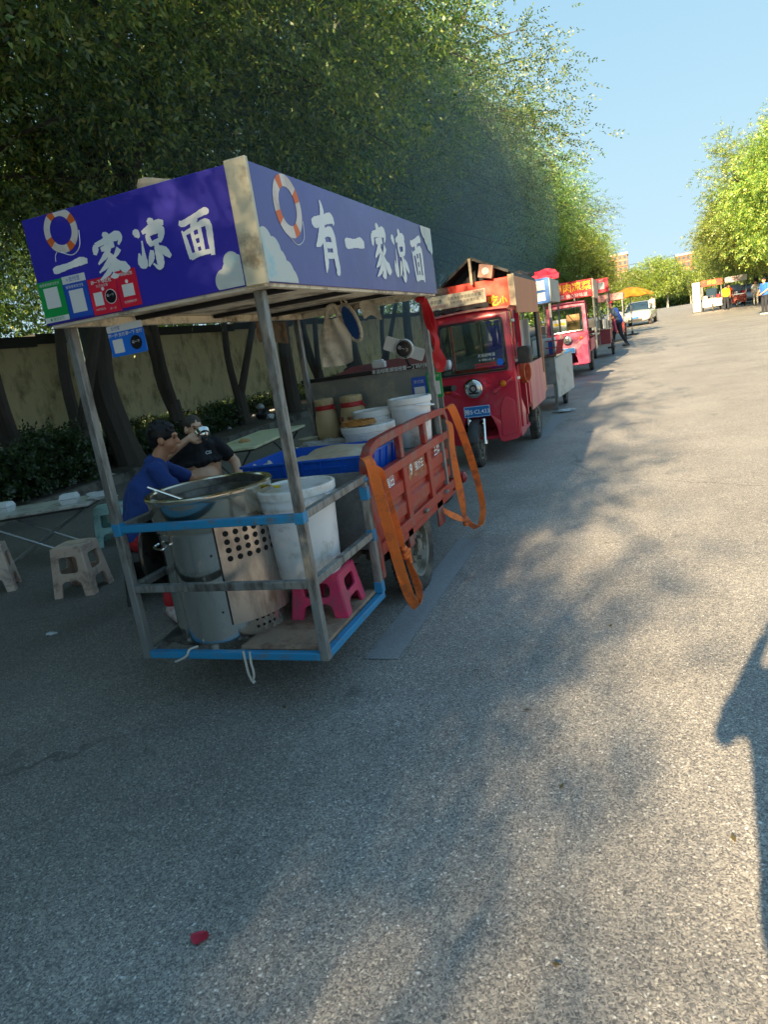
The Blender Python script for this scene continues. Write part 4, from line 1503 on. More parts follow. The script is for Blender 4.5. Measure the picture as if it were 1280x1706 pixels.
# noodle boiler
bc = (-2.045, 2.905)
M_DULL = mat('dull_scorched_steel', '#6d6a64', 0.42, 0.8, var=0.2, scale=6, dirt=('#2f2a25', 0.45, 6))
boil = thing('noodle_boiler', 'tall round stainless steel noodle boiler with a perforated stained heat shield', 'boiler', (bc[0], bc[1], .295))
MB().lathe([(.001, .298), (.275, .298), (.288, .31), (.288, .84), (.292, .85)], 56, (bc[0], bc[1], 0)).build('body', M_SS, boil)
MB().lathe([(.292, .85), (.300, .862), (.303, .99), (.309, 1.0), (.314, 1.008), (.314, 1.018), (.308, 1.024), (.285, 1.024), (.281, 1.016)], 56, (bc[0], bc[1], 0)).build('collar', mat('tinted_stainless', '#dcd2c0', 0.16, 0.97, var=0.12, scale=3, dirt=('#c09a62', 0.12, 3.0)), boil)
MB().lathe([(.281, 1.016), (.276, 1.0), (.268, .90), (.268, .86)], 56, (bc[0], bc[1], 0)).build('inner_wall', M_DULL, boil)
MB().lathe([(.268, .90), (.001, .905)], 40, (bc[0], bc[1], 0)).build('broth', M_SOUP, boil)
MB().lathe([(.23, .93), (.235, .972), (.243, .985), (.250, .985), (.244, .93)], 48, (bc[0]+.012, bc[1], 0)).build('inner_pot', M_DULL, boil)
sh = MB()
a0, a1 = rad(-58), rad(6)
n_ = 18
RR = .322
vs = []
for i in range(n_+1):
    a = a0+(a1-a0)*i/n_
    for r_q, z in ((.29, .40), (RR, .40), (RR, .875), (.29, .875)):
        vs.append((bc[0]+r_q*math.cos(a), bc[1]+r_q*math.sin(a), z))
f_ = [(i*4+k, i*4+4+k, i*4+4+(k+1) % 4, i*4+(k+1) % 4) for i in range(n_) for k in range(4)]
f_ += [(0, 1, 2, 3), (n_*4+3, n_*4+2, n_*4+1, n_*4)]
sh.add(vs, f_)
shield = sh.build('heat_shield', M_SSB, boil, ang=50)
MB().lathe([(.289, .40), (.3215, .401), (.3215, .874), (.289, .874)], 1, (bc[0], bc[1], 0), a0=a0-.028, a1=a0-.001).build('shield_edge', M_DARK, boil, smooth=False)
hl = MB()
def disc_on(mb, a, z, r, RR_):
    c = Vector((bc[0]+RR_*math.cos(a), bc[1]+RR_*math.sin(a), z))
    t = Vector((-math.sin(a), math.cos(a), 0))
    P = [c+t*(r*math.cos(q))+Vector((0, 0, r*math.sin(q))) for q in [2*math.pi*k/16 for k in range(16)]]
    mb.add(P, [tuple(range(16))])
for rw in range(4):
    for k in range(7):
        disc_on(hl, a0+.14+(a1-a0-.24)*k/6, .838-rw*.040, .0138, RR+.0012)
hl.build('shield_holes', M_HOLE, shield, smooth=False)
hl = MB()
for rw in range(2):
    for k in range(4):
        disc_on(hl, rad(-36)+.11*k, .385-.037*rw, .0075, .2895)
        disc_on(hl, rad(-150)+.09*k, .385-.037*rw, .007, .2895)
hl.build('vent_holes', M_HOLE, boil, smooth=False)
rv = MB()
for z in (.46, .60, .74, .865):
    a = rad(-66)
    p = Vector((bc[0]+.288*math.cos(a), bc[1]+.288*math.sin(a), z))
    rv.ell(p, (.006, .006, .006), n=8)
rv.build('rivets', M_CHASS, boil)
for a in (rad(-122), rad(58)):
    d = Vector((math.cos(a), math.sin(a), 0))
    t = Vector((-d.y, d.x, 0))
    c = Vector((bc[0], bc[1], .80))
    MB().tube(smooth_path([c+d*.288+t*.05, c+d*.315+t*.045+Vector((0, 0, -.01)), c+d*.318-t*.045+Vector((0, 0, -.01)), c+d*.288-t*.05], 4), .006, 6).build('handle', M_SS, boil)
for a in (30, 150, 270):
    MB().tube([(bc[0]+.22*math.cos(rad(a)), bc[1]+.22*math.sin(rad(a)), .30), (bc[0]+.22*math.cos(rad(a)), bc[1]+.22*math.sin(rad(a)), .24)], .02, 8).build('foot', M_SS, boil)

# pot lid hung at the side
lc, ln = Vector((-2.415, 2.97, .685)), Vector((-1, .02, -.06)).normalized()
lid = MB()
lid.lathe([(.001, .03), (.10, .028), (.17, .02), (.205, .004), (.215, -.004), (.225, -.012), (.228, -.002), (.222, .006), (.212, .010), (.205, .012), (.17, .028), (.001, .038)][::-1], 48, lc, -ln)
lid_o = top(lid, 'pot_lid', mat('dark_mirror_steel', '#55534f', .22, .9, var=.15, dirt=('#1f1c1a', .45, 3)), 'big round dark steel pot lid hanging against the cage rail beside the boiler', 'pot lid', lc)
# ladle
ld = MB()
ld.tube([(-2.325, 2.80, 1.06), (-2.20, 2.84, .99), (-2.05, 2.9, .90)], .008, 8)
ld.lathe([(.001, -.03), (.03, -.022), (.045, .0), (.046, .004)], 16, (-2.02, 2.91, .89))
top(ld, 'ladle', M_SS, 'steel ladle handle leaning over the boiler rim', 'ladle', (-2.05, 2.9, .9))

def tub(name, label, c, rb, rtp, h, cat='bucket', group=None, lidm=None, handle=None, rimh=.03):
    t = thing(name, label, cat, c, group)
    x, y, z = c
    hb = h-rimh
    MB().lathe([(.001, z), (rb-.006, z), (rb, z+.008), (rb+(rtp-rb)*.86, z+hb*.86), (rb+(rtp-rb)*.87+.004, z+hb*.865), (rb+(rtp-rb)*.9+.004, z+hb*.9), (rtp, z+hb*.91), (rtp, z+hb)], 44, (x, y, 0)).build('body', M_TUB, t)
    MB().lathe([(rtp+.002, z+hb-.012), (rtp+.010, z+hb-.010), (rtp+.011, z+hb+rimh-.006), (rtp+.006, z+hb+rimh), (rtp-.006, z+hb+rimh), (rtp-.012, z+hb+rimh-.010), (rtp-.03, z+hb+rimh-.012), (.001, z+hb+rimh-.009)], 44, (x, y, 0)).build('lid', lidm or M_TUBL, t)
    if handle is not None:
        a0 = handle
        P = []
        for k in range(13):
            a = math.pi*k/12
            q = Vector(((rtp+.02)*math.cos(a), (rtp+.022)*math.sin(a), 0))
            q = Matrix.Rotation(a0, 3, 'Z') @ q
            P.append((x+q.x, y+q.y, z+hb-.015-.03*math.sin(a)))
        MB().tube(P, .005, 6).build('handle', M_TUB, t)
    return t
tub('white_bucket', 'big lidded white plastic bucket standing on the pink stool', (-1.615, 2.985, .533), .158, .183, .445, handle=rad(-20))
tub('white_bucket', 'tall white bucket at the front corner of the cargo bed', (-1.515, 4.62, .867), .118, .142, .335, group='white tubs in the cargo bed', handle=rad(-60))
tub('white_tub', 'round white tub with the wicker tray on its lid', (-1.70, 4.26, .867), .145, .168, .225, group='white tubs in the cargo bed')
tub('white_tub', 'round white lidded tub behind the wicker tray', (-1.79, 4.62, .867), .115, .138, .28, group='white tubs in the cargo bed')
# yellow scraper on the bucket lid
mb = MB()
mb.grid(lambda u, v: (-1.745+.095*u, 2.885+.055*v-.02*u, .9855+.016*math.sin(3.1*u)*(1-v)+.006), 8, 4)
mb.grid(lambda u, v: (-1.745+.095*u, 2.885+.055*v-.02*u, .9815+.016*math.sin(3.1*u)*(1-v)+.006), 8, 4)
top(mb, 'dough_scraper', mat('yellow_plastic', '#e3c80f', .4, var=.05), 'bright yellow plastic scraper lying on the big white bucket lid', 'scraper', (-1.70, 2.91, .98))

def plastic_stool(name, label, c, m, w=.30, h=.42, topw=.24, rz=0.0, group=None, mesh_label=False):
    """moulded stool: rounded seat, four splayed side panels, each with an opening and a bottom arch"""
    t = thing(name, label, 'stool', (0, 0, 0), group)
    st = MB()
    st.plate(rrect(-topw/2, -topw/2, topw/2, topw/2, .045), th=.02, origin=(0, 0, h-.012), ex=(1, 0, 0), ey=(0, 1, 0), bev=.006)
    st.plate(circ(0, 0, .022, 14), th=.004, origin=(0, 0, h+.004), ex=(1, 0, 0), ey=(0, 1, 0))
    st.build('seat', m, t, ang=50)
    sl = (w-topw)/2
    for k in range(4):
        R = Matrix.Rotation(math.pi/2*k, 3, 'Z')
        L = math.hypot(h, sl)
        ex = R @ Vector((1, 0, 0))
        ey = R @ Vector((0, sl, h)).normalized()
        o = R @ Vector((0, -w/2, 0))
        bw, tw = w/2, topw/2
        lg_ = .058*w/.30
        out = [(-bw, 0), (-bw+lg_, 0), (-bw+lg_*1.25, L*.27), (-bw+lg_*1.75, L*.335), (bw-lg_*1.75, L*.335), (bw-lg_*1.25, L*.27), (bw-lg_, 0), (bw, 0), (tw, L-.006), (-tw, L-.006)]
        yy0, yy1 = L*.47, L*.82
        xo0 = bw-(bw-tw)*.47-lg_*1.0
        xo1 = bw-(bw-tw)*.82-lg_*.85
        hole = rpoly([(-xo0, yy0), (xo0, yy0), (xo1, yy1), (-xo1, yy1)], .03)
        pl = MB()
        pl.plate(out, [hole], th=.010, origin=o, ex=ex, ey=ey, bev=.004)
        pl.build('leg_panel', m, t, ang=50)
    t.location = c
    t.rotation_euler = (0, 0, rz)
    WPOS[t] = Vector(c)
    return t
M_PINKP = mat('dirty_pink_plastic', '#c8305e', .42, var=.1, dirt=('#8b4a58', .3, 6))
M_BEIGEP = mat('beige_stool_plastic', '#c9ae9b', .45, var=.08, dirt=('#6e5c50', .3, 6))
M_TEALP = mat('pale_teal_plastic', '#98c4bd', .45, var=.08, dirt=('#55726d', .3, 6))
plastic_stool('plastic_stool', 'pink plastic stool under the white bucket on the noodle cart', (-1.575, 3.045, ZB+.039), M_PINKP, w=.285, h=.212, topw=.225, rz=rad(4))
s1 = plastic_stool('plastic_stool', 'whole beige plastic stool with a paper sticker standing on the black ground', (-4.40, 4.27, 0), M_BEIGEP, rz=rad(14), w=.33, h=.40, topw=.25, group='beige plastic stools')
k = MB().plate(rrect(-.055, -.012, .055, .012, .004), th=.002, origin=(0.005, -.137, .362), ex=(1, 0, 0), ey=Vector((0, .04, .40)).normalized()).build('paper_sticker', M_WHITEC, s1)
copy_tree(s1, (-5.44, 4.33, 0), rad(40), label='beige plastic stool cut by the left edge of the picture', group='beige plastic stools')
plastic_stool('plastic_stool', 'pale teal plastic stool standing by the folding tables', (-5.30, 5.72, 0), M_TEALP, rz=rad(30), w=.33, h=.40, topw=.25)

# blue crate with the noodle sheet
M_CRATE = mat('blue_crate_plastic', '#1d5fcf', .4, var=.06, dirt=('#3b6fc4', .2, 8))
cx0, cx1, cy0, cy1, cz0, cz1 = -2.20, -1.445, 3.475, 4.02, .868, 1.005
cr = thing('plastic_crate', 'shallow blue plastic crate in the cargo bed holding a pale noodle sheet', 'crate', ((cx0+cx1)/2, (cy0+cy1)/2, cz0))
mb = MB()
tp = .022
mb.span((cx0+tp, cy0+tp, cz0), (cx1-tp, cy1-tp, cz0+.008))
def wallq(p, q, inward):
    p, q, iw = Vector(p), Vector(q), Vector(inward)
    b0, b1 = p+iw*tp, q+iw*tp
    vs = [b0, b1, q+Vector((0, 0, cz1-cz0)), p+Vector((0, 0, cz1-cz0)), b0+iw*.006, b1+iw*.006, q+iw*.006+Vector((0, 0, cz1-cz0)), p+iw*.006+Vector((0, 0, cz1-cz0))]
    mb.add(vs, [(0, 1, 2, 3), (7, 6, 5, 4), (3, 2, 6, 7), (0, 4, 5, 1), (0, 3, 7, 4), (1, 5, 6, 2)])
wallq((cx0, cy0, cz0), (cx1, cy0, cz0), (0, 1, 0))
wallq((cx1, cy0, cz0), (cx1, cy1, cz0), (-1, 0, 0))
wallq((cx1, cy1, cz0), (cx0, cy1, cz0), (0, -1, 0))
wallq((cx0, cy1, cz0), (cx0, cy0, cz0), (1, 0, 0))
mb.build('body', M_CRATE, cr, smooth=False)
rm = MB()
P = [(cx0-.006, cy0-.006, cz1), (cx1+.006, cy0-.006, cz1), (cx1+.006, cy1+.006, cz1), (cx0-.006, cy1+.006, cz1)]
for i in range(4):
    rm.bar(P[i], P[(i+1) % 4], .018, .014)
rm.build('rim', M_CRATE, cr, bevel=.003)
rb = MB()
for x in np.linspace(cx0+.04, cx1-.03, 7):
    rb.add([(x-.004, cy0+.002, cz1-.008), (x+.004, cy0+.002, cz1-.008), (x+.004, cy0+tp-.004, cz0+.01), (x-.004, cy0+tp-.004, cz0+.01), (x-.004, cy0-.008, cz1-.008), (x+.004, cy0-.008, cz1-.008), (x+.004, cy0+tp-.014, cz0+.01), (x-.004, cy0+tp-.014, cz0+.01)], [(0, 1, 5, 4), (1, 2, 6, 5), (2, 3, 7, 6), (3, 0, 4, 7), (4, 5, 6, 7)])
for yv in np.linspace(cy0+.05, cy1-.05, 5):
    rb.add([(cx1-.002, yv-.004, cz1-.008), (cx1-.002, yv+.004, cz1-.008), (cx1-tp+.004, yv+.004, cz0+.01), (cx1-tp+.004, yv-.004, cz0+.01), (cx1+.008, yv-.004, cz1-.008), (cx1+.008, yv+.004, cz1-.008), (cx1-tp+.014, yv+.004, cz0+.01), (cx1-tp+.014, yv-.004, cz0+.01)], [(0, 1, 5, 4), (1, 2, 6, 5), (2, 3, 7, 6), (3, 0, 4, 7), (4, 5, 6, 7)])
rb.span((cx0+.05, cy0-.004, cz1-.035), (cx0+.22, cy0+.002, cz1-.03))
rb.span((cx1-.36, cy0-.004, cz1-.045), (cx1-.10, cy0+.002, cz1-.04))
rb.build('ribs', M_CRATE, cr, smooth=False)
M_NOOD = mat('pale_noodle', '#d8ccb4', .5, var=.06, scale=8, dirt=('#c4ae90', .25, 6), bump=.15, bscale=30)
mb = MB()
def nood(u, v):
    x = cx0+.16+(cx1-cx0-.19)*u
    y = cy0+.03+(cy1-cy0-.05)*v
    e_ = min(u, 1-u, v, 1-v)
    z = cz0+.06+.105*min(1, e_*6+.25*(u > .5))*(.72+.28*u)*(.9+.1*v)+.008*math.sin(9*u+5*v)+.005*math.sin(17*v+3*u)
    return (x, y, z)
mb.grid(nood, 26, 18)
top(mb, 'noodle_sheet', M_NOOD, 'heaped pale cold noodle sheet spread in the blue crate', 'noodles', ((cx0+cx1)/2, (cy0+cy1)/2, cz0+.06), ang=60)
mb = MB()
mb.grid(lambda u, v: (cx0+.02+.08*u, cy0+.06+.16*v, cz1-.03+.03*math.sin(6*u)*math.cos(5*v)+.012*math.sin(19*v)), 8, 10)
top(mb, 'plastic_film', mat('film_white', '#c9cdd0', .3), 'scrap of white plastic film tucked in the left corner of the blue crate', 'film', (cx0+.05, cy0+.1, cz1-.03))

# jars, bottles, bag, tray, bowls
M_CLAY = mat('tan_clay', '#c4ab80', .6, var=.1, scale=5, dirt=('#7b6a4c', .3, 5))
M_REDB = mat('red_band', '#b3242a', .55, var=.1)
def jar(c, label, s=1.0):
    t = thing('clay_jar', label, 'jar', c, 'clay jars with red bands')
    x, y, z = c
    MB().lathe([(.001, z), (.07*s, z), (.092*s, z+.06), (.10*s, z+.16), (.096*s, z+.25), (.078*s, z+.315), (.076*s, z+.335), (.082*s, z+.345), (.083*s, z+.375), (.078*s, z+.385), (.06*s, z+.386), (.001, z+.392)], 32, (x, y, 0)).build('body', M_CLAY, t)
    MB().lathe([(.080*s, z+.305), (.0845*s, z+.312), (.083*s, z+.336), (.079*s, z+.34)], 32, (x, y, 0)).tube([(x+.085*s, y-.01, z+.32), (x+.11*s, y-.02, z+.30)], .008, 6).build('red_band', M_REDB, t)
jar((-2.225, 4.78, .867), 'tan clay jar with a red band, next to the rear left post', .86)
jar((-2.015, 4.80, .867), 'fatter tan clay jar with a red band, in front of the grey panel', 1.0)
M_SOY = mat('dark_glass', '#17110e', .12, var=.1)
for c, lb in (((-1.985, 4.50, .867), 'dark sauce bottle left of the other, before the clay jars'), ((-1.905, 4.47, .867), 'dark sauce bottle next to the wicker tray')):
    t = thing('sauce_bottle', lb, 'bottle', c, 'sauce bottles')
    x, y, z = c
    MB().lathe([(.001, z), (.036, z), (.036, z+.15), (.03, z+.18), (.016, z+.205), (.014, z+.24)], 18, (x, y, 0)).build('body', M_SOY, t)
    MB().lathe([(.017, z+.236), (.018, z+.262), (.001, z+.264)], 14, (x, y, 0)).build('cap', mat('brown_cap', '#6d3b22', .4), t)
mb = MB()
def bagf(u, v):
    a = 2*math.pi*u
    r_ = (.155+.012*math.sin(9*a)+.006*math.sin(17*a+2))*(1-.08*math.sin(v*9))
    z = .868+.165*v
    if v > .82:
        r_ *= 1-(v-.82)*5.2
        z = .868+.165*.82+.02*math.sin(7*a+v*20)*(v-.6)
    return (-2.055+r_*math.cos(a)*1.05, 4.29+r_*math.sin(a)*.8, z+.005*math.sin(5*a+v*14))
mb.grid(bagf, 60, 18)
top(mb, 'plastic_bag', mat('milky_plastic_bag', '#a9b0b6', .28, var=.08, scale=9, bump=.5, bscale=25), 'crumpled milky plastic bag of bowls behind the blue crate', 'bag', (-2.055, 4.29, .868), ang=70)
M_WICK = mat('wicker', '#b07a3c', .7, var=.25, scale=40)
mb = MB()
for k in range(3):
    mb.tube([(-1.745+(.115-.004*k)*math.cos(a), 4.215+(.085-.004*k)*math.sin(a), 1.101+.009*k+.003*math.sin(a*14+k*2)) for a in [2*math.pi*i/40 for i in range(40)]], .0065, 6, closed=True)
mb.lathe([(.11, 1.0965), (.001, 1.0965)], 30, (-1.745, 4.215, 0), sy=.74)
top(mb, 'wicker_tray', M_WICK, 'small oval wicker tray lying on the lid of a white tub', 'tray', (-1.745, 4.215, 1.096))
def bowl(c, r, h, label, m, nm='steel_bowl', group=None):
    x, y, z = c
    mb = MB().lathe([(.001, z), (r*.55, z), (r*.85, z+h*.5), (r, z+h), (r*1.03, z+h), (r*1.0, z+h-.004), (r*.8, z+h*.5), (r*.5, z+.006), (.001, z+.006)], 28, (x, y, 0))
    return top(mb, nm, m, label, 'bowl', c, group=group)
bowl((-2.30, 4.44, .867), .085, .085, 'small steel bowl beside the left guard rail of the cargo bed', M_SS)
bowl((-2.275, 4.14, .867), .07, .11, 'black pot standing left of the plastic bag', M_BLKP, 'black_pot')
bowl((-2.33, 4.63, .867), .075, .13, 'cream enamel bowl before the smaller clay jar', mat('cream_enamel', '#b9b59c', .4), 'enamel_bowl')

# hanging things under the canopy
M_CANV = mat('white_canvas', '#dcd5c2', .8, var=.06, scale=5, dirt=('#978c76', .25, 5))
mb = MB()
def bagw(u, v):
    x = -1.975+.235*u-.02*(1-v)*(u-.5)
    w2 = .5+.5*v if v < .3 else 1.0
    x = -1.845+(x+1.845)*(.38+.62*min(1, (1-v)*2.2)) if v > .55 else x
    z = 1.485+.30*v-.012*math.sin(3.14*u)+.012*u*(1-v)
    return (x, 4.3+.035*math.sin(3.14*u)*(1-v)+.012*math.sin(11*u+4*v), z)
mb.grid(bagw, 20, 18)
mb.grid(lambda u, v: tuple(Vector(bagw(u, v))+Vector((0, .05-.03*abs(2*u-1), 0))), 20, 18)
mb.tube(smooth_path([(-1.89, 4.31, 1.78), (-1.875, 4.31, 1.84), (-1.83, 4.32, 1.855), (-1.80, 4.31, 1.79)], 5), .016, 7)
top(mb, 'cloth_bag', M_CANV, 'white cloth bag hanging from the canopy with a spoon shaped dent', 'bag', (-1.85, 4.3, 1.85), ang=70)
# woven fan
fn_ = thing('hand_fan', 'oval blue hand fan with a white woven rim hanging beside the white cloth bag', 'fan', (-1.70, 4.33, 1.85))
fo, fx, fz = Vector((-1.735, 4.33, 1.735)), Vector((.80, -.45, .25)).normalized(), Vector((.30, .06, -.95)).normalized()
MB().plate(circ(0, 0, .062, 28, .115), th=.006, origin=fo, ex=fx, ey=fz).build('face', mat('blue_fan_print', '#1f55a0', .5, var=.15, scale=20), fn_)
mb = MB()
mb.tube([tuple(fo+fx*.068*math.cos(a)+fz*.122*math.sin(a)+Vector((0, .004*math.sin(a*16), 0))) for a in [2*math.pi*i/36 for i in range(36)]], .012, 7, closed=True)
mb.build('rim', mat('white_weave', '#bdb7a8', .75, var=.2, scale=60), fn_)
MB().tube([fo-fz*.12, fo-fz*.15+Vector((0, 0, .03)), (-1.74, 4.33, 1.86)], .007, 6).build('handle', M_BOARD, fn_)
mb = MB()
mb.grid(lambda u, v: (-1.68+.11*u+.02*v, 4.38+.03*math.sin(3*u), 1.845-.10*v+.02*math.sin(5*u)), 10, 10)
mb.grid(lambda u, v: (-1.68+.11*u+.02*v, 4.41+.02*math.sin(3*u), 1.845-.10*v+.02*math.sin(5*u)), 10, 10)
top(mb, 'canvas_pouch', M_CANV, 'small off white pouch hanging behind the hand fan', 'pouch', (-1.63, 4.4, 1.85))
mb = MB()
mb.grid(lambda u, v: (-2.36+.20*u, 4.22+.05*math.sin(3.1*u)*math.sin(3.1*v)+.012*math.sin(8*v), 1.84-.135*v-.025*u+.01*math.sin(5*u)), 14, 10)
mb.grid(lambda u, v: (-2.36+.20*u, 4.26-.03*math.sin(3.1*u), 1.84-.135*v-.025*u+.01*math.sin(5*u)), 14, 10)
top(mb, 'tan_cloth_bag', mat('tan_canvas', '#8f7c66', .85, var=.1, dirt=('#6d5b48', .3, 5)), 'tan cloth bag hung under the canopy behind the front right post', 'bag', (-2.26, 4.24, 1.84), ang=70)
# hanging payment card
hc = thing('hanging_payment_card', 'blue payment card with a blank code square hanging below the front sign', 'card', (-2.03, 2.53, 1.81))
yh = 2.53
EX, EY = Vector((1, 0, .02)).normalized(), Vector((-.02, 0, 1)).normalized()
cd = MB()
cd.plate(rrect(-.092, -.062, .092, .038, .008), th=.004, origin=(-2.032, yh, 1.745), ex=EX, ey=EY)
cd.build('card', M_BLUEH, hc)
MB().plate(rpoly([(-.092, .038), (.092, .038), (.092, .066), (-.092, .066)], .006), th=.004, origin=(-2.032, yh, 1.745), ex=EX, ey=EY).build('header', M_WHITEC, hc)
o = Vector((-2.032, yh-.0026, 1.745))
MB().plate(rrect(-.075, -.048, -.022, .008, .004), th=.0012, origin=o, ex=EX, ey=EY).text('扫一扫 支付', .0165, o+EX*-.046+EY*.024-Vector((0, .001, 0)), EX, EY, bold=.0003).text('碰一下 支付', .0165, o+EX*.045+EY*.024-Vector((0, .001, 0)), EX, EY, bold=.0003).build('white_print', M_WHITEC, hc, smooth=False)
dk = MB().plate(circ(.045, -.018, .029, 28), th=.0012, origin=o, ex=EX, ey=EY).build('black_disc_print', M_BLACKC, hc)
MB().text('碰一下', .0135, o+EX*.045+EY*-.016-Vector((0, .0014, 0)), EX, EY).build('disc_lettering', M_WHITEC, dk, smooth=False)
MB().text('支付宝', .0165, o+EX*-.045+EY*.052-Vector((0, .0004, 0)), EX, EY).build('blue_print', M_TXTBL, hc, smooth=False)
MB().tube([(-2.09, yh, 1.805), (-2.085, yh-.01, 1.845)], .0015, 4).tube([(-1.965, yh, 1.81), (-1.97, yh-.01, 1.848)], .0015, 4).build('string', M_BOARD, hc)
# black round payment reader with two cards
rd = thing('payment_reader', 'round black payment reader with white cards on top of the grey panel', 'payment reader', (-1.62, 4.93, 1.40))
ex, ey = Vector((.90, 0, -.42)).normalized(), Vector((.42, 0, .90)).normalized()
oc = Vector((-1.60, 4.93, 1.52))
MB().lathe([(.001, -.02), (.066, -.02), (.070, -.012), (.070, .012), (.066, .018)], 30, oc, (0, -1, 0)).build('body', M_WHITEC, rd)
MB().lathe([(.055, .018), (.001, .021)], 30, oc, (0, -1, 0)).build('face', M_BLACKC, rd)
MB().text('碰一下', .028, oc-Vector((0, .0225, 0)), ex, ey).build('face_lettering', M_WHITEC, rd, smooth=False)
MB().plate(rrect(-.155, -.05, -.052, .05, .008), th=.012, origin=oc+Vector((0, .008, 0)), ex=ex, ey=ey).build('left_card', M_WHITEC, rd)
MB().plate(rrect(.052, -.045, .15, .04, .008), th=.012, origin=oc+Vector((0, .008, 0)), ex=ex, ey=ey).build('right_card', M_WHITEC, rd)
MB().tube([oc+Vector((0, .0, -.06)), (-1.585, 4.96, 1.40)], .01, 6).build('stand', M_DARK, rd)
mb = MB()
mb.box((-2.0+.12, 5.13, 1.43), (.10, .07, .05), rz=.1)
mb.box((-2.0+.12, 5.13, 1.462), (.075, .05, .014), rz=.1)
top(mb, 'tissue_box', M_WHITEC, 'small white tissue box on the red seat behind the grey panel', 'box', (-1.88, 5.13, 1.40), bevel=.008)

# red ribbon on the rear post and orange lashing straps
M_RIB = mat('red_ribbon', '#c3161c', .5, var=.1, scale=8, bump=.3, bscale=20)
mb = MB()
for (pts, w0) in (([(-1.375, 4.795, 1.83), (-1.34, 4.79, 1.70), (-1.33, 4.80, 1.52), (-1.30, 4.80, 1.40), (-1.325, 4.80, 1.33)], .05),
                  ([(-1.37, 4.79, 1.825), (-1.355, 4.775, 1.66), (-1.31, 4.78, 1.55), (-1.335, 4.785, 1.44), (-1.33, 4.79, 1.36)], .035)):
    ribbon(mb, pts, [(w0, .01, 0), (w0*1.3, -.02, 0), (w0*.7, .03, 0), (w0*1.3, .0, 0), (w0*.8, .02, 0)], .003, 8)
mb.tube([(-1.42, 4.79, 1.825), (-1.40, 4.785, 1.835), (-1.36, 4.79, 1.825)], .018, 7)
top(mb, 'red_ribbon', M_RIB, 'long red ribbon tied to the rear right post of the noodle cart', 'ribbon', (-1.37, 4.8, 1.82), ang=60)
M_STRAP = mat('orange_webbing', '#f07a34', .65, var=.10, scale=30, dirt=('#a8583c', .3, 8), bump=.2, bscale=150)
xq = BX1+.036
mb = MB()
wv = .058
A = [(xq-.045, 3.31, 1.02), (xq-.01, 3.275, 1.025), (xq+.012, 3.275, .985), (xq+.012, 3.33, .80), (xq+.014, 3.41, .50), (xq+.018, 3.50, .23), (xq+.022, 3.58, .105), (xq+.026, 3.64, .085), (xq+.028, 3.675, .13), (xq+.026, 3.655, .22), (xq+.022, 3.585, .36), (xq+.02, 3.555, .43)]
Wv = [(.01, .05, -.02), (.02, .05, .01), (wv*.8, .03, .0), (wv, .01, 0), (wv, .012, 0), (wv, .01, .01), (wv*.9, .01, .02), (wv*.6, .02, .04), (wv*.7, .01, .03), (wv*.8, .0, 0), (.03, .0, 0), (.02, 0, 0)]
ribbon(mb, A, Wv, .004, 8)
B = [(xq+.02, 3.55, .43), (xq+.012, 3.52, .56), (xq+.012, 3.475, .72), (xq+.012, 3.43, .86), (xq+.012, 3.385, .93), (xq-.02, 3.36, .955), (xq-.05, 3.35, .96)]
ribbon(mb, B, [(.02, .0, 0), (.036, .012, .0), (.026, .01, 0), (.022, .01, 0), (.03, .01, .02), (.01, .04, .03), (0, .03, .03)], .004, 8)
for k in range(3):
    mb.ell((xq+.02, 3.553+.008*math.sin(k*2), .43+.022*(k-1)), (.022, .026, .02), n=10)
mb.tube(smooth_path([(xq+.02, 3.53, .42), (xq+.045, 3.55, .445), (xq+.03, 3.585, .42), (xq+.035, 3.58, .36)], 5), .013, 6)
top(mb, 'lashing_strap', M_STRAP, 'orange lashing strap knotted at the tail end of the red guard rail, nearest the camera', 'strap', (xq, 3.4, 1.0), group='orange lashing straps', ang=60)
mb = MB()
A = [(xq-.045, 4.93, 1.055), (xq-.005, 4.95, 1.075), (xq+.02, 4.97, 1.05), (xq+.04, 5.08, .86), (xq+.05, 5.25, .58), (xq+.05, 5.38, .34), (xq+.05, 5.41, .20), (xq+.05, 5.33, .115), (xq+.05, 5.19, .095), (xq+.045, 5.02, .16), (xq+.04, 4.90, .235)]
Wv = [(.01, .05, .0), (.03, .045, .02), (wv*.8, .03, .02), (wv*.95, .02, 0), (wv*.95, .01, .0), (wv*.8, .01, .01), (.05, .0, -.01), (.05, .0, .01), (.05, .01, .02), (.04, 0, .02), (.02, 0, .02)]
ribbon(mb, A, Wv, .004, 8)
B = [(xq+.035, 4.87, .24), (xq+.03, 4.87, .40), (xq+.02, 4.86, .60), (xq+.012, 4.86, .78), (xq+.012, 4.89, .93), (xq-.02, 4.91, .98)]
ribbon(mb, B, [(.02, .0, 0), (.045, .02, .0), (.045, .02, .0), (.035, .02, .0), (.03, .02, .01), (.01, .04, .0)], .004, 8)
C2 = [(xq+.035, 4.87, .24), (xq+.02, 4.74, .30), (xq+.0, 4.62, .36), (xq-.03, 4.58, .40)]
ribbon(mb, C2, [(0, .005, .02), (0, .01, .045), (0, .01, .045), (0, .01, .04)], .004, 8)
for k in range(3):
    mb.ell((xq+.035, 4.88, .235+.02*(k-1)), (.024, .028, .02), n=10)
mb.tube(smooth_path([(xq+.03, 4.85, .25), (xq+.06, 4.88, .24), (xq+.04, 4.92, .22)], 5), .014, 6)
top(mb, 'lashing_strap', M_STRAP, 'orange lashing strap looping out at the driver end of the red guard rail', 'strap', (xq, 4.95, 1.0), group='orange lashing straps', ang=60)

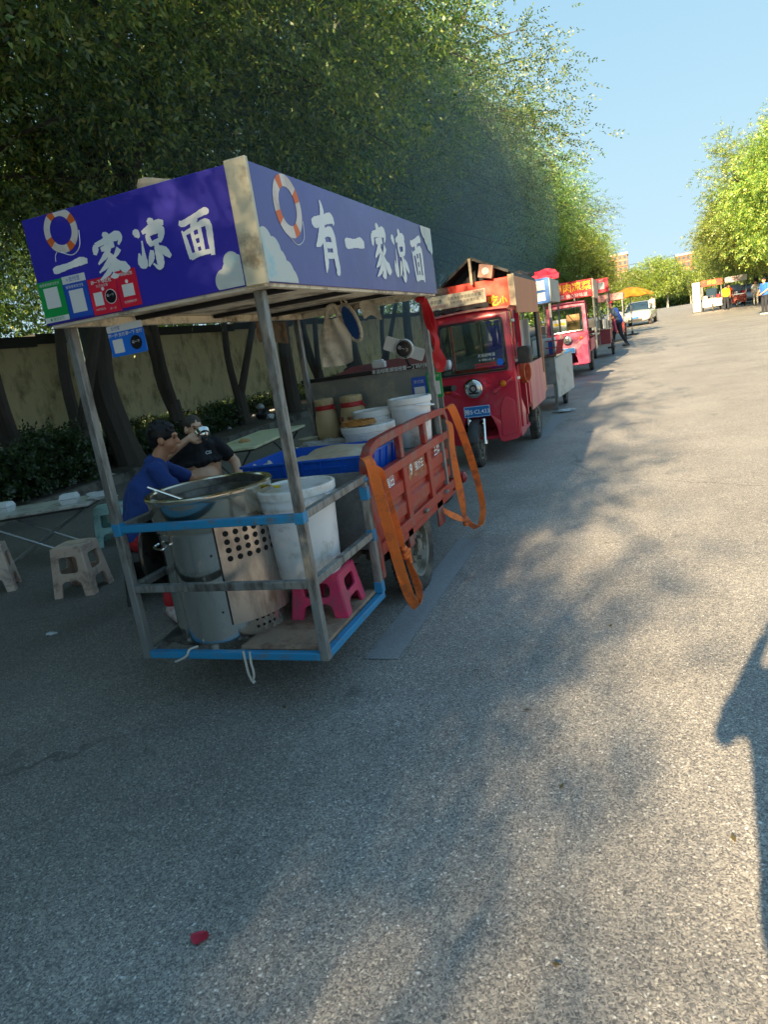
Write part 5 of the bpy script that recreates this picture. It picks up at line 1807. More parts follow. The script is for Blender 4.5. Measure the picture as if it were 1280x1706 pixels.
# ties, mat, cushion on the roof
M_ROPE = mat('white_rope', '#b9b6ad', .8, var=.1)
mb = MB().tube(smooth_path([(-1.80, 2.553, .305), (-1.795, 2.548, .25), (-1.79, 2.545, .19), (-1.775, 2.545, .165), (-1.762, 2.545, .20), (-1.768, 2.549, .25), (-1.77, 2.56, .30)], 5), .006, 6)
mb.tube([(-1.785, 2.55, .165), (-1.768, 2.545, .15)], .009, 6)
top(mb, 'rope_tie', M_ROPE, 'white rope loop hanging under the blue bottom rail in the middle', 'rope', (-1.79, 2.55, .29))
mb = MB().tube(smooth_path([(-2.08, 2.60, .305), (-2.105, 2.565, .303), (-2.115, 2.55, .28), (-2.15, 2.545, .262), (-2.185, 2.545, .25)], 5), .006, 6)
top(mb, 'rope_tie', M_ROPE, 'white rope end tied round the blue bottom rail below the boiler', 'rope', (-2.1, 2.56, .3))
mb = MB()
mb.grid(lambda u, v: (-2.32+.27*u, 2.64+.26*v+.01*math.sin(4*u), .302+.015*math.sin(3.1*v)+.012*math.cos(5*u)), 12, 10)
mb.grid(lambda u, v: (-2.32+.27*u, 2.64+.26*v+.01*math.sin(4*u), .297+.013*math.sin(3.1*v)+.012*math.cos(5*u)), 12, 10)
top(mb, 'rubber_mat', M_RUBBER, 'dark rubber mat lying on the cage bottom beside the boiler', 'mat', (-2.2, 2.75, .3))
mb = MB().box((-1.80, 2.72, ZT+.012), (.20, .30, .085), R=(Matrix.Rotation(.3, 3, 'Z') @ Matrix.Rotation(.22, 3, 'Y')))
top(mb, 'seat_cushion', mat('beige_cushion', '#a79a84', .85, var=.08, dirt=('#7d6f5a', .25, 5)), 'beige cushion thrown on the roof of the noodle cart', 'cushion', (-1.78, 2.8, ZT), bevel=.03)

# ------------------------------------------------------------------ tables and bits by the kerb
M_TTOP = mat('grey_table_top', '#b5b4ab', .4, var=.08, dirt=('#6b665c', .3, 4))
M_TCREAM = mat('cream_table_top', '#d2d2ae', .35, var=.06, dirt=('#9c9870', .25, 3))
M_TLEG = mat('bare_steel_leg', '#b9bbbd', .3, .8, var=.1)
M_TLEGD = mat('dark_table_leg', '#23282a', .5)
def folding_table(label, c, L, W_, H, rz, mt, ml, group=None):
    t = thing('folding_table', label, 'table', (0, 0, 0), group)
    MB().plate(rrect(-L/2, -W_/2, L/2, W_/2, .02), th=.022, origin=(0, 0, H-.011), ex=(1, 0, 0), ey=(0, 1, 0), bev=.003).build('table_top', mt, t, ang=50)
    MB().span((-L/2+.03, -W_/2+.03, H-.05), (L/2-.03, W_/2-.03, H-.023)).build('apron', M_TLEGD, t)
    for s_ in (-1, 1):
        y_ = s_*(W_/2-.06)
        for a, b_ in ((-1, 1), (1, -1)):
            MB().tube([(a*(L/2-.10), y_+.012*a, H-.05), (b_*(L/2-.16), y_+.012*a, .012)], .011, 8).build('leg', ml, t)
    t.location = c
    t.rotation_euler = (0, 0, rz)
    WPOS[t] = Vector(c)
    return t
G_T = 'folding tables by the kerb'
folding_table('low folding table carrying two foam boxes and a white bag', (-5.65, 5.18, 0), 1.15, .55, .545, rad(24), M_TTOP, M_TLEG, G_T)
folding_table('folding table with bright crossed legs behind the front left post', (-4.15, 5.30, 0), .80, .5, .56, rad(24), M_TTOP, M_TLEG, G_T)
folding_table('long cream topped folding table with dark legs behind the blue crate', (-4.95, 8.35, 0), .72, 2.0, .63, rad(8), M_TCREAM, M_TLEGD, G_T)
M_FOAM = mat('foam_white', '#d6d8d8', .6, var=.03)
def foam_box(label, c, rz):
    t = thing('foam_box', label, 'box', (0, 0, 0), 'foam lunch boxes')
    MB().add([(-.07, -.055, 0), (.07, -.055, 0), (.07, .055, 0), (-.07, .055, 0), (-.085, -.068, .05), (.085, -.068, .05), (.085, .068, .05), (-.085, .068, .05)], [(0, 3, 2, 1), (4, 5, 6, 7), (0, 1, 5, 4), (1, 2, 6, 5), (2, 3, 7, 6), (3, 0, 4, 7)]).build('base', M_FOAM, t, bevel=.006)
    MB().add([(-.088, -.07, .053), (.088, -.07, .053), (.088, .07, .053), (-.088, .07, .053), (-.07, -.055, .10), (.07, -.055, .10), (.07, .055, .10), (-.07, .055, .10)], [(0, 3, 2, 1), (4, 5, 6, 7), (0, 1, 5, 4), (1, 2, 6, 5), (2, 3, 7, 6), (3, 0, 4, 7)]).build('lid', M_FOAM, t, bevel=.006)
    t.location = c
    t.rotation_euler = (0, 0, rz)
foam_box('closed white foam box near the right end of the low folding table', (-5.28, 5.22, .546), .5)
foam_box('white foam box at the left edge of the low folding table', (-5.95, 5.05, .546), .2)
def crumple(c, r, seed, sx=1.0, sz=.5):
    rg = random.Random(seed)
    ph = [rg.uniform(0, 6) for _ in range(6)]
    mb = MB()
    def f(u, v):
        th, a = math.pi*v, 2*math.pi*u
        q = 1+.22*math.sin(3*a+ph[0])*math.sin(2*th+ph[1])+.2*math.sin(5*a+ph[2]+3*th)+.13*math.sin(9*th+ph[3]+2*a)
        rr = r*q
        return (c[0]+rr*math.sin(th)*math.cos(a)*sx, c[1]+rr*math.sin(th)*math.sin(a), max(c[2], c[2]+r*sz*.6+rr*math.cos(th)*sz))
    mb.grid(f, 14, 9)
    return mb
M_BAGW = mat('thin_white_bag', '#c9ccce', .35, var=.06, bump=.4, bscale=40)
top(crumple((-5.02, 5.36, .546), .075, 3, 2.1, .55), 'white_bag', M_BAGW, 'flattened white plastic bag beside the closed foam box', 'bag', (-5.02, 5.36, .546), ang=60)
top(crumple((-4.95, 8.0, .631), .05, 13, 1.6, .5), 'tissue_pack', mat('orange_white_pack', '#cf9a6a', .5, var=.5, scale=22), 'small orange and white tissue pack on the cream table', 'tissue pack', (-4.95, 8.0, .631))
# litter on the planting strip
rl = random.Random(9)
for i in range(30):
    x = rl.uniform(-10.6, -8.45)
    y = rl.uniform(8.0, 19.0)
    o = top(crumple((x, y, .121+gz(y)), rl.uniform(.035, .085), i, rl.uniform(.8, 1.9), rl.uniform(.25, .7)), 'paper_scrap', M_BAGW, 'crumpled white paper or plastic scrap littering the bare soil under the trees', 'litter', (x, y, .12+gz(y)), group='paper scraps under the trees', ang=60)
for i, (x, y) in enumerate(((-5.9, 7.0), (-7.4, 8.4), (-6.7, 9.6), (-7.6, 6.4), (-4.9, 6.6), (-3.9, 3.4))):
    top(crumple((x, y, .002), rl.uniform(.02, .04), 50+i, 1.7, .3), 'paper_scrap', M_BAGW, 'small white scrap on the black parking strip near the tables', 'litter', (x, y, 0), group='paper scraps on the parking strip', ang=60)
t = top(crumple((-9.3, 16.2, .24), .16, 77, 1, 1.0), 'rubbish_bag', M_BLKP, 'black rubbish bag slumped at the foot of a tree', 'rubbish bag', (-9.3, 16.2, .24), ang=60)
for i, (dx, dz) in enumerate(((.0, .28), (.22, .0))):
    top(crumple((-9.2+dx, 15.95, .24+dz), .08, 80+i, 1.2, .9), 'white_bag', M_BAGW, ('crumpled white bag on top of the black rubbish bag' if i == 0 else 'crumpled white bag at the side of the black rubbish bag'), 'bag', (-9.2+dx, 15.95, .24+dz), ang=60)
# red petal on the asphalt
mb = MB()
mb.grid(lambda u, v: (-1.285+.036*(u-.5)*math.sin(math.pi*(.1+.85*v))*1.6, 1.335+.05*(v-.5), .004+.005*(2*u-1)**2+.003*math.sin(5*v)), 10, 10)
top(mb, 'fallen_petal', mat('pink_petal', '#b0283f', .5, var=.12, scale=40), 'crushed pink red petal lying on the asphalt in the foreground', 'petal', (-1.285, 1.335, .002), ang=80)
# ------------------------------------------------------------------ cab tricycles and stalls
M_TRED = mat('trike_red_paint', '#c2243c', 0.32, var=0.06, scale=3, dirt=('#a8565c', 0.22, 4), coat=.3)
M_TPINK = mat('faded_pink_paint', '#c9476a', 0.42, var=0.08, scale=3, dirt=('#c98296', 0.3, 4))
M_SEAL = mat('rubber_seal', '#20211f', .6)
M_GLASS = glass_mat('windscreen_glass')
M_AMBER = mat('amber_plastic', '#d9731a', .25, var=.05)
M_LENS = mat('lamp_lens', '#c9d0d2', .08, .6, var=.1)
M_PLATE = mat('blue_plate', '#1c6fb4', .4, var=.04)
M_GREY = mat('grey_plastic', '#3b3c3d', .5, var=.1)
M_TARP = mat('black_tarp', '#1d1e22', .6, var=.2, bump=.4, bscale=8)
M_SIGNR = mat('red_orange_sign', '#e0341f', .4, var=.08, scale=2, dirt=('#e8602e', .3, 1.5))
M_YEL = mat('yellow_print', '#f0c81a', .5, var=.03)
M_PEACH = mat('faded_peach_banner', '#c98868', .7, var=.14, scale=5, dirt=('#b5a04a', .3, 4), streak=(1, 1, .15))
M_PEACH2 = mat('faded_pink_banner', '#cf9080', .7, var=.14, scale=5, dirt=('#d25f86', .3, 4), streak=(1, 1, .15))
M_TAN = mat('tan_cardboard', '#b08a5e', .8, var=.08)

def cab_trike(name, label, cx, y0, z0, body, plate_text, screen='glass', cat='tricycle', group=None, bed=2.0, detail=True):
    """three-wheeled cab vehicle facing -Y: x centre, front face y, ground z"""
    t = thing(name, label, cat, (cx, y0+.8, z0), group)
    def P(x, y, z):
        return (cx+x, y0+y, z0+z)
    def lean(mb):
        mb.v = [(x, y+max(0, (z-z0-1.05))*.11+.045*((x-cx)/.46)**2, z) for x, y, z in mb.v]
        return mb
    out = rpoly([(-.455, .29), (-.235, .255), (-.205, .46), (-.13, .62), (.13, .62), (.205, .46), (.235, .255), (.455, .29), (.465, 1.0), (.43, 1.76), (-.43, 1.76), (-.465, 1.0)], .05, 4)
    hole = rpoly([(-.405, 1.07), (.405, 1.07), (.38, 1.68), (-.38, 1.68)], .05, 4)
    fp = MB().plate(out, [hole], th=.03, origin=P(0, 0, 0), bev=.008)
    lean(fp)
    # sides, roof, floor
    for s_ in (-1, 1):
        x = s_*.455
        fp.plate(rpoly([(0.03, .29), (.42, .30), (.50, .55), (.20, .75), (.12, 1.05), (.03, 1.05)], .04), th=.025, origin=P(x, .03, 0), ex=(0, 1, 0), ey=(0, 0, 1), bev=.004)
        fp.bar(P(x*.985, .055, 1.03), P(x*.945, .135, 1.74), .055, .05)
        fp.bar(P(x*.95, .82, .45), P(x*.95, .82, 1.74), .05, .05)
    fp.span(P(-.44, .10, 1.735), P(.44, .86, 1.775))
    fp.span(P(-.44, .06, .29), P(.44, .95, .33))
    fp.span(P(-.44, .80, .33), P(.44, .84, 1.1))
    cab = fp.build('cab', body, t, ang=45)
    if detail:
        for s_ in (-1, 1):
            rl_ = MB()
            rl_.plate(rpoly([(s_*.26, .33), (s_*.425, .35), (s_*.43, .72), (s_*.33, .78), (s_*.27, .66)], .03), th=.016, origin=P(0, -.012, 0), bev=.008)
            rl_.plate(rpoly([(s_*.20, .86), (s_*.43, .99), (s_*.43, .96), (s_*.22, .83)], .01), th=.016, origin=P(0, -.012, 0), bev=.006)
            lean(rl_).build('pressed_panel', body, t, ang=50)
        rf_ = MB()
        rf_.grid(lambda u, v: P(-.46+.92*u, .02+.85*v, 1.785+.035*math.sin(math.pi*u)*.6-.03*(1-min(1, v*6))), 14, 10)
        rf_.build('cab_roof', body, t)
    sl = MB().plate(rpoly([(-.405, 1.07), (.405, 1.07), (.38, 1.68), (-.38, 1.68)], .05, 4), [rpoly([(-.38, 1.095), (.38, 1.095), (.357, 1.655), (-.357, 1.655)], .045, 4)], th=.04, origin=P(0, 0, 0), bev=.004)
    sl = lean(sl).build('window_seal', M_SEAL, t)
    gl = MB().plate(rpoly([(-.382, 1.093), (.382, 1.093), (.359, 1.657), (-.359, 1.657)], .045, 4), th=.005, origin=P(0, .0, 0))
    lean(gl).build('windscreen', M_GLASS, t)
    # lamp, indicators, plate
    hc_ = Vector(P(0, -.06, .92))
    MB().lathe([(.001, -.06), (.085, -.05), (.098, .0), (.104, .03), (.104, .05), (.092, .055), (.088, .045)], 28, hc_, (0, -1, -.05)).build('headlight', M_CHROME, t)
    MB().lathe([(.089, .047), (.06, .06), (.001, .064)], 24, hc_, (0, -1, -.05)).build('lens', M_LENS, t)
    MB().plate(circ(0, 0, .045, 20), [circ(0, 0, .028, 16)], th=.004, origin=hc_+Vector((0, -.066, 0))).plate(rrect(-.06, -.062, .06, -.045, .008), th=.004, origin=hc_+Vector((0, -.062, 0))).build('lamp_ring', M_BLKP, t)
    for s_ in (-1, 1):
        MB().lathe([(.001, -.02), (.036, -.015), (.036, .008), (.028, .018), (.001, .022)], 18, P(s_*.33, -.02, .93), (0, -1, 0)).build('indicator', M_AMBER, t)
    pl = MB().plate(rrect(-.155, -.065, .155, .065, .012), th=.006, origin=P(0.02, -.15, .66)).build('licence_plate', M_PLATE, t)
    tx = MB().text(plate_text, .068, P(.02, -.1545, .654), bold=.0006)
    tx.plate(rrect(-.150, -.06, .150, .06, .01), [rrect(-.146, -.056, .146, .056, .009)], th=.001, origin=P(.02, -.1538, .66))
    tx.build('plate_lettering', M_LETTER, pl, smooth=False)
    # fork, wheel, wings
    fk = MB()
    for s_ in (-1, 1):
        fk.tube([P(s_*.085-.03, .02, .62), P(s_*.085-.03, -.06, .26)], .024, 8)
        fk.tube([P(s_*.085-.03, .03, .66), P(s_*.085-.03, .0, .52)], .033, 10)
    fk.build('fork', M_CHROME, t)
    gd = MB()
    gd.grid(lambda u, v: P(-.09+.12*u, -.06+.285*math.cos(rad(40+130*v)), .26+.285*math.sin(rad(40+130*v))+.02*math.sin(math.pi*u)), 6, 12)
    gd.build('mudguard', M_GREY, t)
    wheel_part(t, P(-.03, -.06, .25), R_=.25, wd=.10)
    for s_ in (-1, 1):
        wheel_part(t, P(s_*.41, 1.62, .27), R_=.27, wd=.115, ax=(s_, 0, 0))
    ch = MB()
    for s_ in (-1, 1):
        ch.bar(P(s_*.25, .4, .40), P(s_*.25, .9+bed, .40), .06, .09)
        ch.bar(P(s_*.36, 1.25, .42), P(s_*.36, 2.0, .42), .04, .05)
    ch.tube([P(-.40, 1.62, .27), P(.40, 1.62, .27)], .04, 8)
    ch.span(P(-.35, .9, .40), P(.35, 1.2, .52))
    ch.build('chassis', M_CHASS, t)
    st = MB()
    st.span(P(-.38, .45, .55), P(.38, .80, .72))
    st.build('seat', M_BLKP, t, bevel=.03)
    hb = MB()
    hb.tube(smooth_path([P(-.30, .32, 1.02), P(-.1, .2, .98), P(.1, .2, .98), P(.30, .32, 1.02)], 4), .016, 8)
    hb.tube([P(0, .2, .98), P(0, .1, .65)], .025, 8)
    hb.build('handlebar', M_BLKP, t)
    for s_ in (-1, 1):
        mr = MB()
        mr.tube([P(s_*.46, .10, 1.10), P(s_*.53, .06, 1.15)], .014, 6)
        mr.plate(rrect(-.068, -.085, .068, .085, .03), th=.06, origin=P(s_*.60, .05, 1.22), ex=(.96, -.28*s_, 0), ey=(0, 0, 1), bev=.012)
        mo_ = mr.build('mirror', M_GREY, t)
        MB().plate(rrect(-.042, .0, .042, .03, .01), th=.01, origin=P(s_*.60, .012, 1.235), ex=(.96, -.28*s_, 0), ey=(0, 0, 1)).build('reflector', M_AMBER, mo_)
    bd = MB()
    bd.span(P(-.46, .95, .52), P(.46, .92+bed, .56))
    for s_ in (-1, 1):
        bd.span(P(s_*.46-.015, .95, .56), P(s_*.46+.015, .92+bed, .84))
    bd.span(P(-.445, .95, .56), P(.445, .98, .84))
    bd.build('cargo_bed', body, t, bevel=.006)
    return t, P

# --- second cart: red cab tricycle with a snack stall
T2, P = cab_trike('red_cab_tricycle', 'bright red cab tricycle with an orange red sign parked behind the noodle cart', -1.86, 8.2, .02, M_TRED, '豫S·CL433', bed=1.75)
M_POSTW = mat('bare_wood_post', '#a89a84', .8, var=.15, streak=True)
def part(mb, nm, m, t, **kw):
    return mb.build(nm, m, t, **kw)
fsg = part(MB().span(P(-.45, .62, 1.80), P(.40, .645, 2.13)), 'front_sign', M_SIGNR, T2, bevel=.004)
MB().text('吃', .13, P(.20, .6185, 1.87), bold=.004).text('小', .10, P(.32, .6185, 1.86), bold=.003).build('yellow_lettering', M_YEL, fsg, smooth=False)
ssg = part(MB().span(P(.44, .66, 1.70), P(.465, 2.62, 2.13)), 'side_sign', M_PEACH, T2, bevel=.004)
part(MB().span(P(.40, .60, 1.78), P(.475, .66, 2.15)), 'corner_post', M_POSTW, T2, bevel=.004)
for x, y in ((.43, 2.55), (-.43, 2.55), (-.43, .72)):
    part(MB().span(P(x-.02, y-.02, .84), P(x+.02, y+.02, 1.80)), 'canopy_post', M_STEEL, T2)
part(MB().span(P(.425, 2.585, .60), P(.475, 2.64, 1.70)), 'rear_banner_post', M_PEACH, T2)
part(MB().span(P(.405, 2.50, .70), P(.435, 2.58, 1.72)), 'dark_post', M_DARK, T2)
part(MB().span(P(.462, 1.05, .47), P(.485, 2.35, 1.06)), 'side_banner', M_PEACH2, T2, bevel=.004)
part(MB().span(P(-.44, 1.0, .92), P(.43, 2.5, .95)), 'counter', M_SS, T2)
part(MB().span(P(-.44, .68, 1.79), P(.43, 2.6, 1.80)), 'ceiling', M_BOARD, T2)
# gable tarp roof
tp_ = MB()
A_ = [(-.60, 2.02), (-.02, 2.42), (.44, 2.18)]
for (a, b_) in ((A_[0], A_[1]), (A_[1], A_[2])):
    tp_.grid(lambda u, v, a=a, b_=b_: P(a[0]+(b_[0]-a[0])*u, .56+2.15*v, a[1]+(b_[1]-a[1])*u-.03*math.sin(math.pi*u)-.02*math.sin(math.pi*v*4)**2), 8, 16)
    tp_.grid(lambda u, v, a=a, b_=b_: P(a[0]+(b_[0]-a[0])*u, .56+2.15*v, a[1]+(b_[1]-a[1])*u-.03*math.sin(math.pi*u)-.02*math.sin(math.pi*v*4)**2-.012), 8, 16)
tp_.grid(lambda u, v: P(.44+.02*v, .56+2.15*u, 2.18-(.05+.02*abs(math.sin(u*40)))*v), 60, 2)
part(tp_, 'tarp_roof', M_TARP, T2)
part(MB().add([P(-.56, .80, 2.03), P(.42, .80, 2.12), P(.42, .80, 2.17), P(-.02, .80, 2.39)], [(0, 1, 2, 3)]), 'gable_back', M_TARP, T2)
gb = MB()
gb.bar(P(-.02, .58, 2.13), P(-.02, .58, 2.41), .035, .035)
gb.bar(P(-.58, .58, 2.02), P(-.02, .58, 2.405), .03, .03)
gb.bar(P(-.02, .58, 2.405), P(.43, .58, 2.18), .03, .03)
part(gb, 'gable_frame', M_TARP, T2)
part(MB().bar(P(-.02, .555, 2.10), P(-.02, .555, 2.40), .03, .03), 'gable_post', M_POSTW, T2)
# basket board with the price list, its black trim
bq = part(MB().span(P(-.56, .40, 1.87), P(.16, .43, 2.03)), 'price_board', M_CREAM, T2, bevel=.004)
MB().text('凉皮米线擀面皮热干面', .042, P(-.10, .3985, 1.975)).text('炒粉 炒面 炒米 蛋炒饭', .036, P(-.10, .3985, 1.925)).text('手抓饼', .05, P(-.45, .3985, 1.96)).build('dark_lettering', M_TXTB, bq, smooth=False)
MB().text('优惠大酬宾', .034, P(-.42, .3985, 1.905)).text('特色小吃', .034, P(.08, .3985, 2.005)).build('red_lettering', M_TXTR, bq, smooth=False)
part(MB().grid(lambda u, v: P(-.58+.76*u, .42+.25*v, 1.845-.01*math.sin(u*17)-.02*v), 20, 3).grid(lambda u, v: P(-.58+.76*u, .415, 1.865-(.05+.015*math.sin(u*21))*v), 24, 2), 'black_cloth', M_TARP, T2)
# screen stickers
MB().text('天天好味道', .042, P(.16, .04, 1.27)).text('★ 美味小吃 ★', .03, P(.16, .036, 1.22)).build('window_lettering', M_LETTER, T2, smooth=False)
MB().span(P(.02, .022, 1.135), P(.27, .024, 1.155)).span(P(.02, .022, 1.165), P(.27, .0245, 1.185)).build('window_sticker', M_TXTR, T2)
MB().add([Vector(P(.315+.04*math.cos(a), .03, 1.175+.04*math.sin(a))) for a in [2*math.pi*k/18 for k in range(18)]], [tuple(range(18))]).build('round_sticker', M_BLUEH, T2)
pp = MB().tube([P(.49, .09, .40), P(.485, .14, 1.74)], .014, 7)
pp.build('door_pipe', M_TRED, T2)
for z in (.95, 1.15, 1.6):
    MB().span(P(.475, .09, z), P(.505, .14, z+.03)).build('clip', M_WHITEC, T2)
MB().lathe([(.098, .0), (.112, .02), (.114, .055)], 20, P(0, -.06, .92), (0, -1, -.05), a0=rad(20), a1=rad(170)).build('lamp_hood', M_SS, T2)
# things carried in the gable and on the counter
mb = MB().tube([P(-.42, .50, 2.06), P(-.32, .9, 2.10), P(-.30, 1.3, 2.12)], [.062, .06, .05], 12)
mb.ell(P(-.42, .48, 2.06), (.055, .03, .055))
top(mb, 'rolled_bundle', mat('brown_roll', '#7d6650', .7, var=.3, scale=14, streak=(6, 1, 6)), 'brown rolled bundle with a pale end lying in the tarp gable of the red tricycle', 'bundle', P(-.4, .6, 2.06))
mb = MB().box(P(.16, .62, 2.225), (.17, .16, .15), R=Matrix.Rotation(.25, 3, 'Y'))
ct = thing('carton', 'pinkish cardboard carton with a pale bowl print tilted in the gable of the red tricycle', 'carton', P(.16, .62, 2.14))
mb.build('box', mat('pink_carton', '#b48a78', .8, var=.1), ct, bevel=.004)
MB().plate(circ(0, 0, .042, 18), th=.003, origin=P(.16, .538, 2.228)).build('bowl_print', M_WHITEC, ct)
def cluster(parent_P, y0_, items):
    for (lab, nm, cat, x, y, z, sx, sy, sz, m) in items:
        mb = MB().lathe([(.001, 0), (sx*.8, 0), (sx, sz*.15), (sx*1.02, sz*.8), (sx*.9, sz), (.001, sz)], 20, parent_P(x, y, z), sy=sy/sx)
        top(mb, nm, m, lab, cat, parent_P(x, y, z))
cluster(P, 0, (
 ('orange food tub on the counter of the red tricycle', 'food_tub', 'tub', .25, 1.9, .95, .12, .10, .14, mat('orange_tub', '#c8552a', .5)),
 ('dark cooking pot on the counter of the red tricycle', 'cooking_pot', 'pot', .20, 1.35, .95, .14, .14, .16, M_BLKP),
 ('white food tub at the rear of the counter of the red tricycle', 'food_tub', 'tub', .02, 2.25, .95, .13, .11, .12, M_TUB),
 ('stainless pan at the left of the counter of the red tricycle', 'steel_pan', 'pan', -.2, 1.5, .95, .15, .13, .09, M_SS)))
mb = MB()
mb.grid(lambda u, v: P(.27+.12*u, 2.0+.02*math.sin(5*u), 1.62-.42*v), 6, 8)
mb.grid(lambda u, v: P(.27+.12*u, 2.03, 1.62-.42*v), 6, 8)
mb.tube([P(.33, 2.01, 1.62), P(.33, 2.01, 1.79)], .004, 5)
top(mb, 'hanging_towel', M_WHITEC, 'pale towel hanging inside the red tricycle stall', 'towel', P(.33, 2.01, 1.79))
mb = MB()
for k in range(4):
    mb.tube([P(.46+.015*k+.06*math.cos(a)*.4, .70+.11*math.cos(a), .98+.12*math.sin(a)) for a in [2*math.pi*i/20 for i in range(20)]], .012, 6, closed=True)
top(mb, 'orange_hose', mat('orange_hose', '#c4532c', .45), 'coil of orange hose hanging behind the mirror of the red tricycle', 'hose', P(.48, .7, 1.1))

# --- third: grey cart with an open white flap
z3 = gz(12.8)
c3 = thing('grey_food_cart', 'grey steel food cart with blue and green cards and a white hanging flap', 'food cart', (-1.75, 12.9, z3))
MB().span((-2.35, 12.35, z3+.45), (-1.40, 13.9, z3+.90)).build('body', M_GALV, c3, bevel=.01)
MB().span((-2.38, 12.32, z3+.90), (-1.37, 13.93, z3+.93)).build('counter', M_SS, c3)
MB().span((-2.33, 12.45, z3+1.80), (-1.38, 13.85, z3+2.18)).build('canopy_box', mat('grey_banner', '#a3a6a2', .6, var=.12, dirt=('#8b8474', .3, 3)), c3, bevel=.006)
ca = MB().span((-1.66, 12.435, z3+1.79), (-1.40, 12.449, z3+2.19)).build('blue_payment_card', mat('sky_card', '#1f66b4', .4), c3)
MB().span((-1.60, 12.43, z3+2.0), (-1.47, 12.434, z3+2.15)).span((-1.60, 12.43, z3+1.83), (-1.47, 12.434, z3+1.96)).build('white_print', M_WHITEC, ca, smooth=False)
for x, y in ((-2.28, 12.5), (-1.42, 12.5), (-1.42, 13.8), (-2.28, 13.8)):
    MB().span((x-.018, y-.018, z3+.93), (x+.018, y+.018, z3+1.80)).build('post', M_STEEL, c3)
MB().add([(-1.40, 12.40, z3+.20), (-1.20, 13.20, z3+.28), (-1.20, 13.20, z3+.92), (-1.40, 12.40, z3+.86), (-1.425, 12.41, z3+.20), (-1.225, 13.21, z3+.28), (-1.225, 13.21, z3+.92), (-1.425, 12.41, z3+.86)],
         [(0, 1, 2, 3), (7, 6, 5, 4), (0, 4, 5, 1), (1, 5, 6, 2), (2, 6, 7, 3), (3, 7, 4, 0)]).build('flap', mat('white_flap', '#b9bab4', .5, var=.05, dirt=('#8f8a7c', .25, 4)), c3, bevel=.004)
lgm = MB()
for x in (-2.28, -1.45):
    for y in (12.45, 13.8):
        lgm.span((x-.02, y-.02, z3), (x+.02, y+.02, z3+.45))
lgm.bar((-2.28, 12.45, z3+.22), (-1.45, 12.45, z3+.22), .03, .04)
lgm.bar((-1.45, 12.45, z3+.22), (-1.45, 13.8, z3+.22), .03, .04)
lgm.build('leg_frame', M_STEEL, c3)
for x in (-2.36, -1.38):
    wheel_part(c3, (x, 13.3, z3+.22), R_=.22, wd=.07, ax=(1 if x > -2 else -1, 0, 0))
MB().span((-1.80, 12.7, z3+.935), (-1.45, 13.2, z3+1.20)).build('white_cabinet', M_WHITEC, c3, bevel=.01)
top(MB().box((-1.46, 12.6, z3+1.05), (.10, .12, .22)), 'blue_box', M_BLUEC, 'small blue box on the corner of the grey food cart', 'box', (-1.46, 12.6, z3+.94), bevel=.008)
mb = MB()
for k in range(9):
    a = k/8
    mb.tube([(-1.39+.16*a*.4, 12.42+.30*a, z3+.93), (-1.33+.16*a*.4, 12.40+.30*a, z3+1.16)], .008, 5)
for z in (.94, 1.05, 1.16):
    mb.tube([(-1.39+.25*(z-.93), 12.42, z3+z), (-1.33+.25*(z-.93), 12.72, z3+z)], .009, 5)
    mb.tube([(-1.39+.25*(z-.93), 12.42, z3+z), (-1.55, 12.42, z3+z)], .009, 5)
top(mb, 'red_basket', mat('red_basket_plastic', '#a12a38', .5), 'red plastic basket on the edge of the grey food cart', 'basket', (-1.4, 12.5, z3+.94))
top(crumple((-1.95, 12.7, z3+2.19), .14, 31, 1.6, .8), 'black_cover', M_TARP, 'bunched black cover on the roof of the grey food cart', 'cover', (-1.95, 12.7, z3+2.19))
top(crumple((-1.55, 13.3, z3+2.19), .17, 33, 1.3, .6), 'red_cloth', mat('red_cloth', '#b3203c', .7, var=.15), 'bunched red cloth on the roof of the grey food cart', 'cloth', (-1.55, 13.3, z3+2.19))
top(crumple((-1.30, 12.1, z3+.005), .11, 41, 1.5, .18), 'paper_scrap', M_BAGW, 'white scrap of paper on the road below the hanging white flap', 'litter', (-1.3, 12.1, z3))

# --- fourth: pink cab tricycle with the long red sign
z4 = gz(18.5)
T4, P = cab_trike('pink_cab_tricycle', 'faded pink cab tricycle below a long red sign with yellow characters', -1.73, 18.3, z4, M_TPINK, '', bed=1.9)
sg = part(MB().span(P(-.62, .75, 1.88), P(.62, .80, 2.30)), 'front_sign', mat('long_red_sign', '#c8202a', .4, var=.05), T4, bevel=.004)
MB().text('川卤肉凉菜', .235, P(.02, .7485, 2.14), bold=.004).build('yellow_lettering', M_YEL, sg, smooth=False)
MB().text('现拌凉菜 良心好味道', .105, P(.02, .7485, 1.945), bold=.001).build('white_lettering', M_LETTER, sg, smooth=False)
part(MB().span(P(.60, .80, 1.84), P(.65, 2.9, 2.30)), 'side_sign', mat('pale_side_sign', '#c4a898', .6, var=.1), T4)
part(MB().grid(lambda u, v: P(.615+.015*math.sin(u*30), .82+.55*u, 1.83-1.25*v), 40, 4).grid(lambda u, v: P(.60, .82+.55*u, 1.83-1.25*v), 2, 2), 'side_curtain', mat('striped_curtain', '#b0aa9a', .8, var=.4, scale=9, streak=(.6, .6, 7)), T4)
for x, y in ((.60, 2.85), (-.60, 2.85), (-.60, .85)):
    part(MB().span(P(x-.02, y-.02, .56), P(x+.02, y+.02, 1.86)), 'post', M_STEEL, T4)
part(MB().span(P(-.61, .80, 2.28), P(.61, 2.88, 2.30)), 'roof', M_BOARD, T4)
part(MB().span(P(-.5, 1.4, .90), P(.62, 2.8, .93)), 'counter', M_SS, T4)
MB().span(P(-.32, .05, 1.13), P(.0, .055, 1.42)).build('white_notice', M_WHITEC, T4)
MB().span(P(-.30, .044, 1.28), P(-.02, .049, 1.34)).build('yellow_stripe', M_YEL, T4)
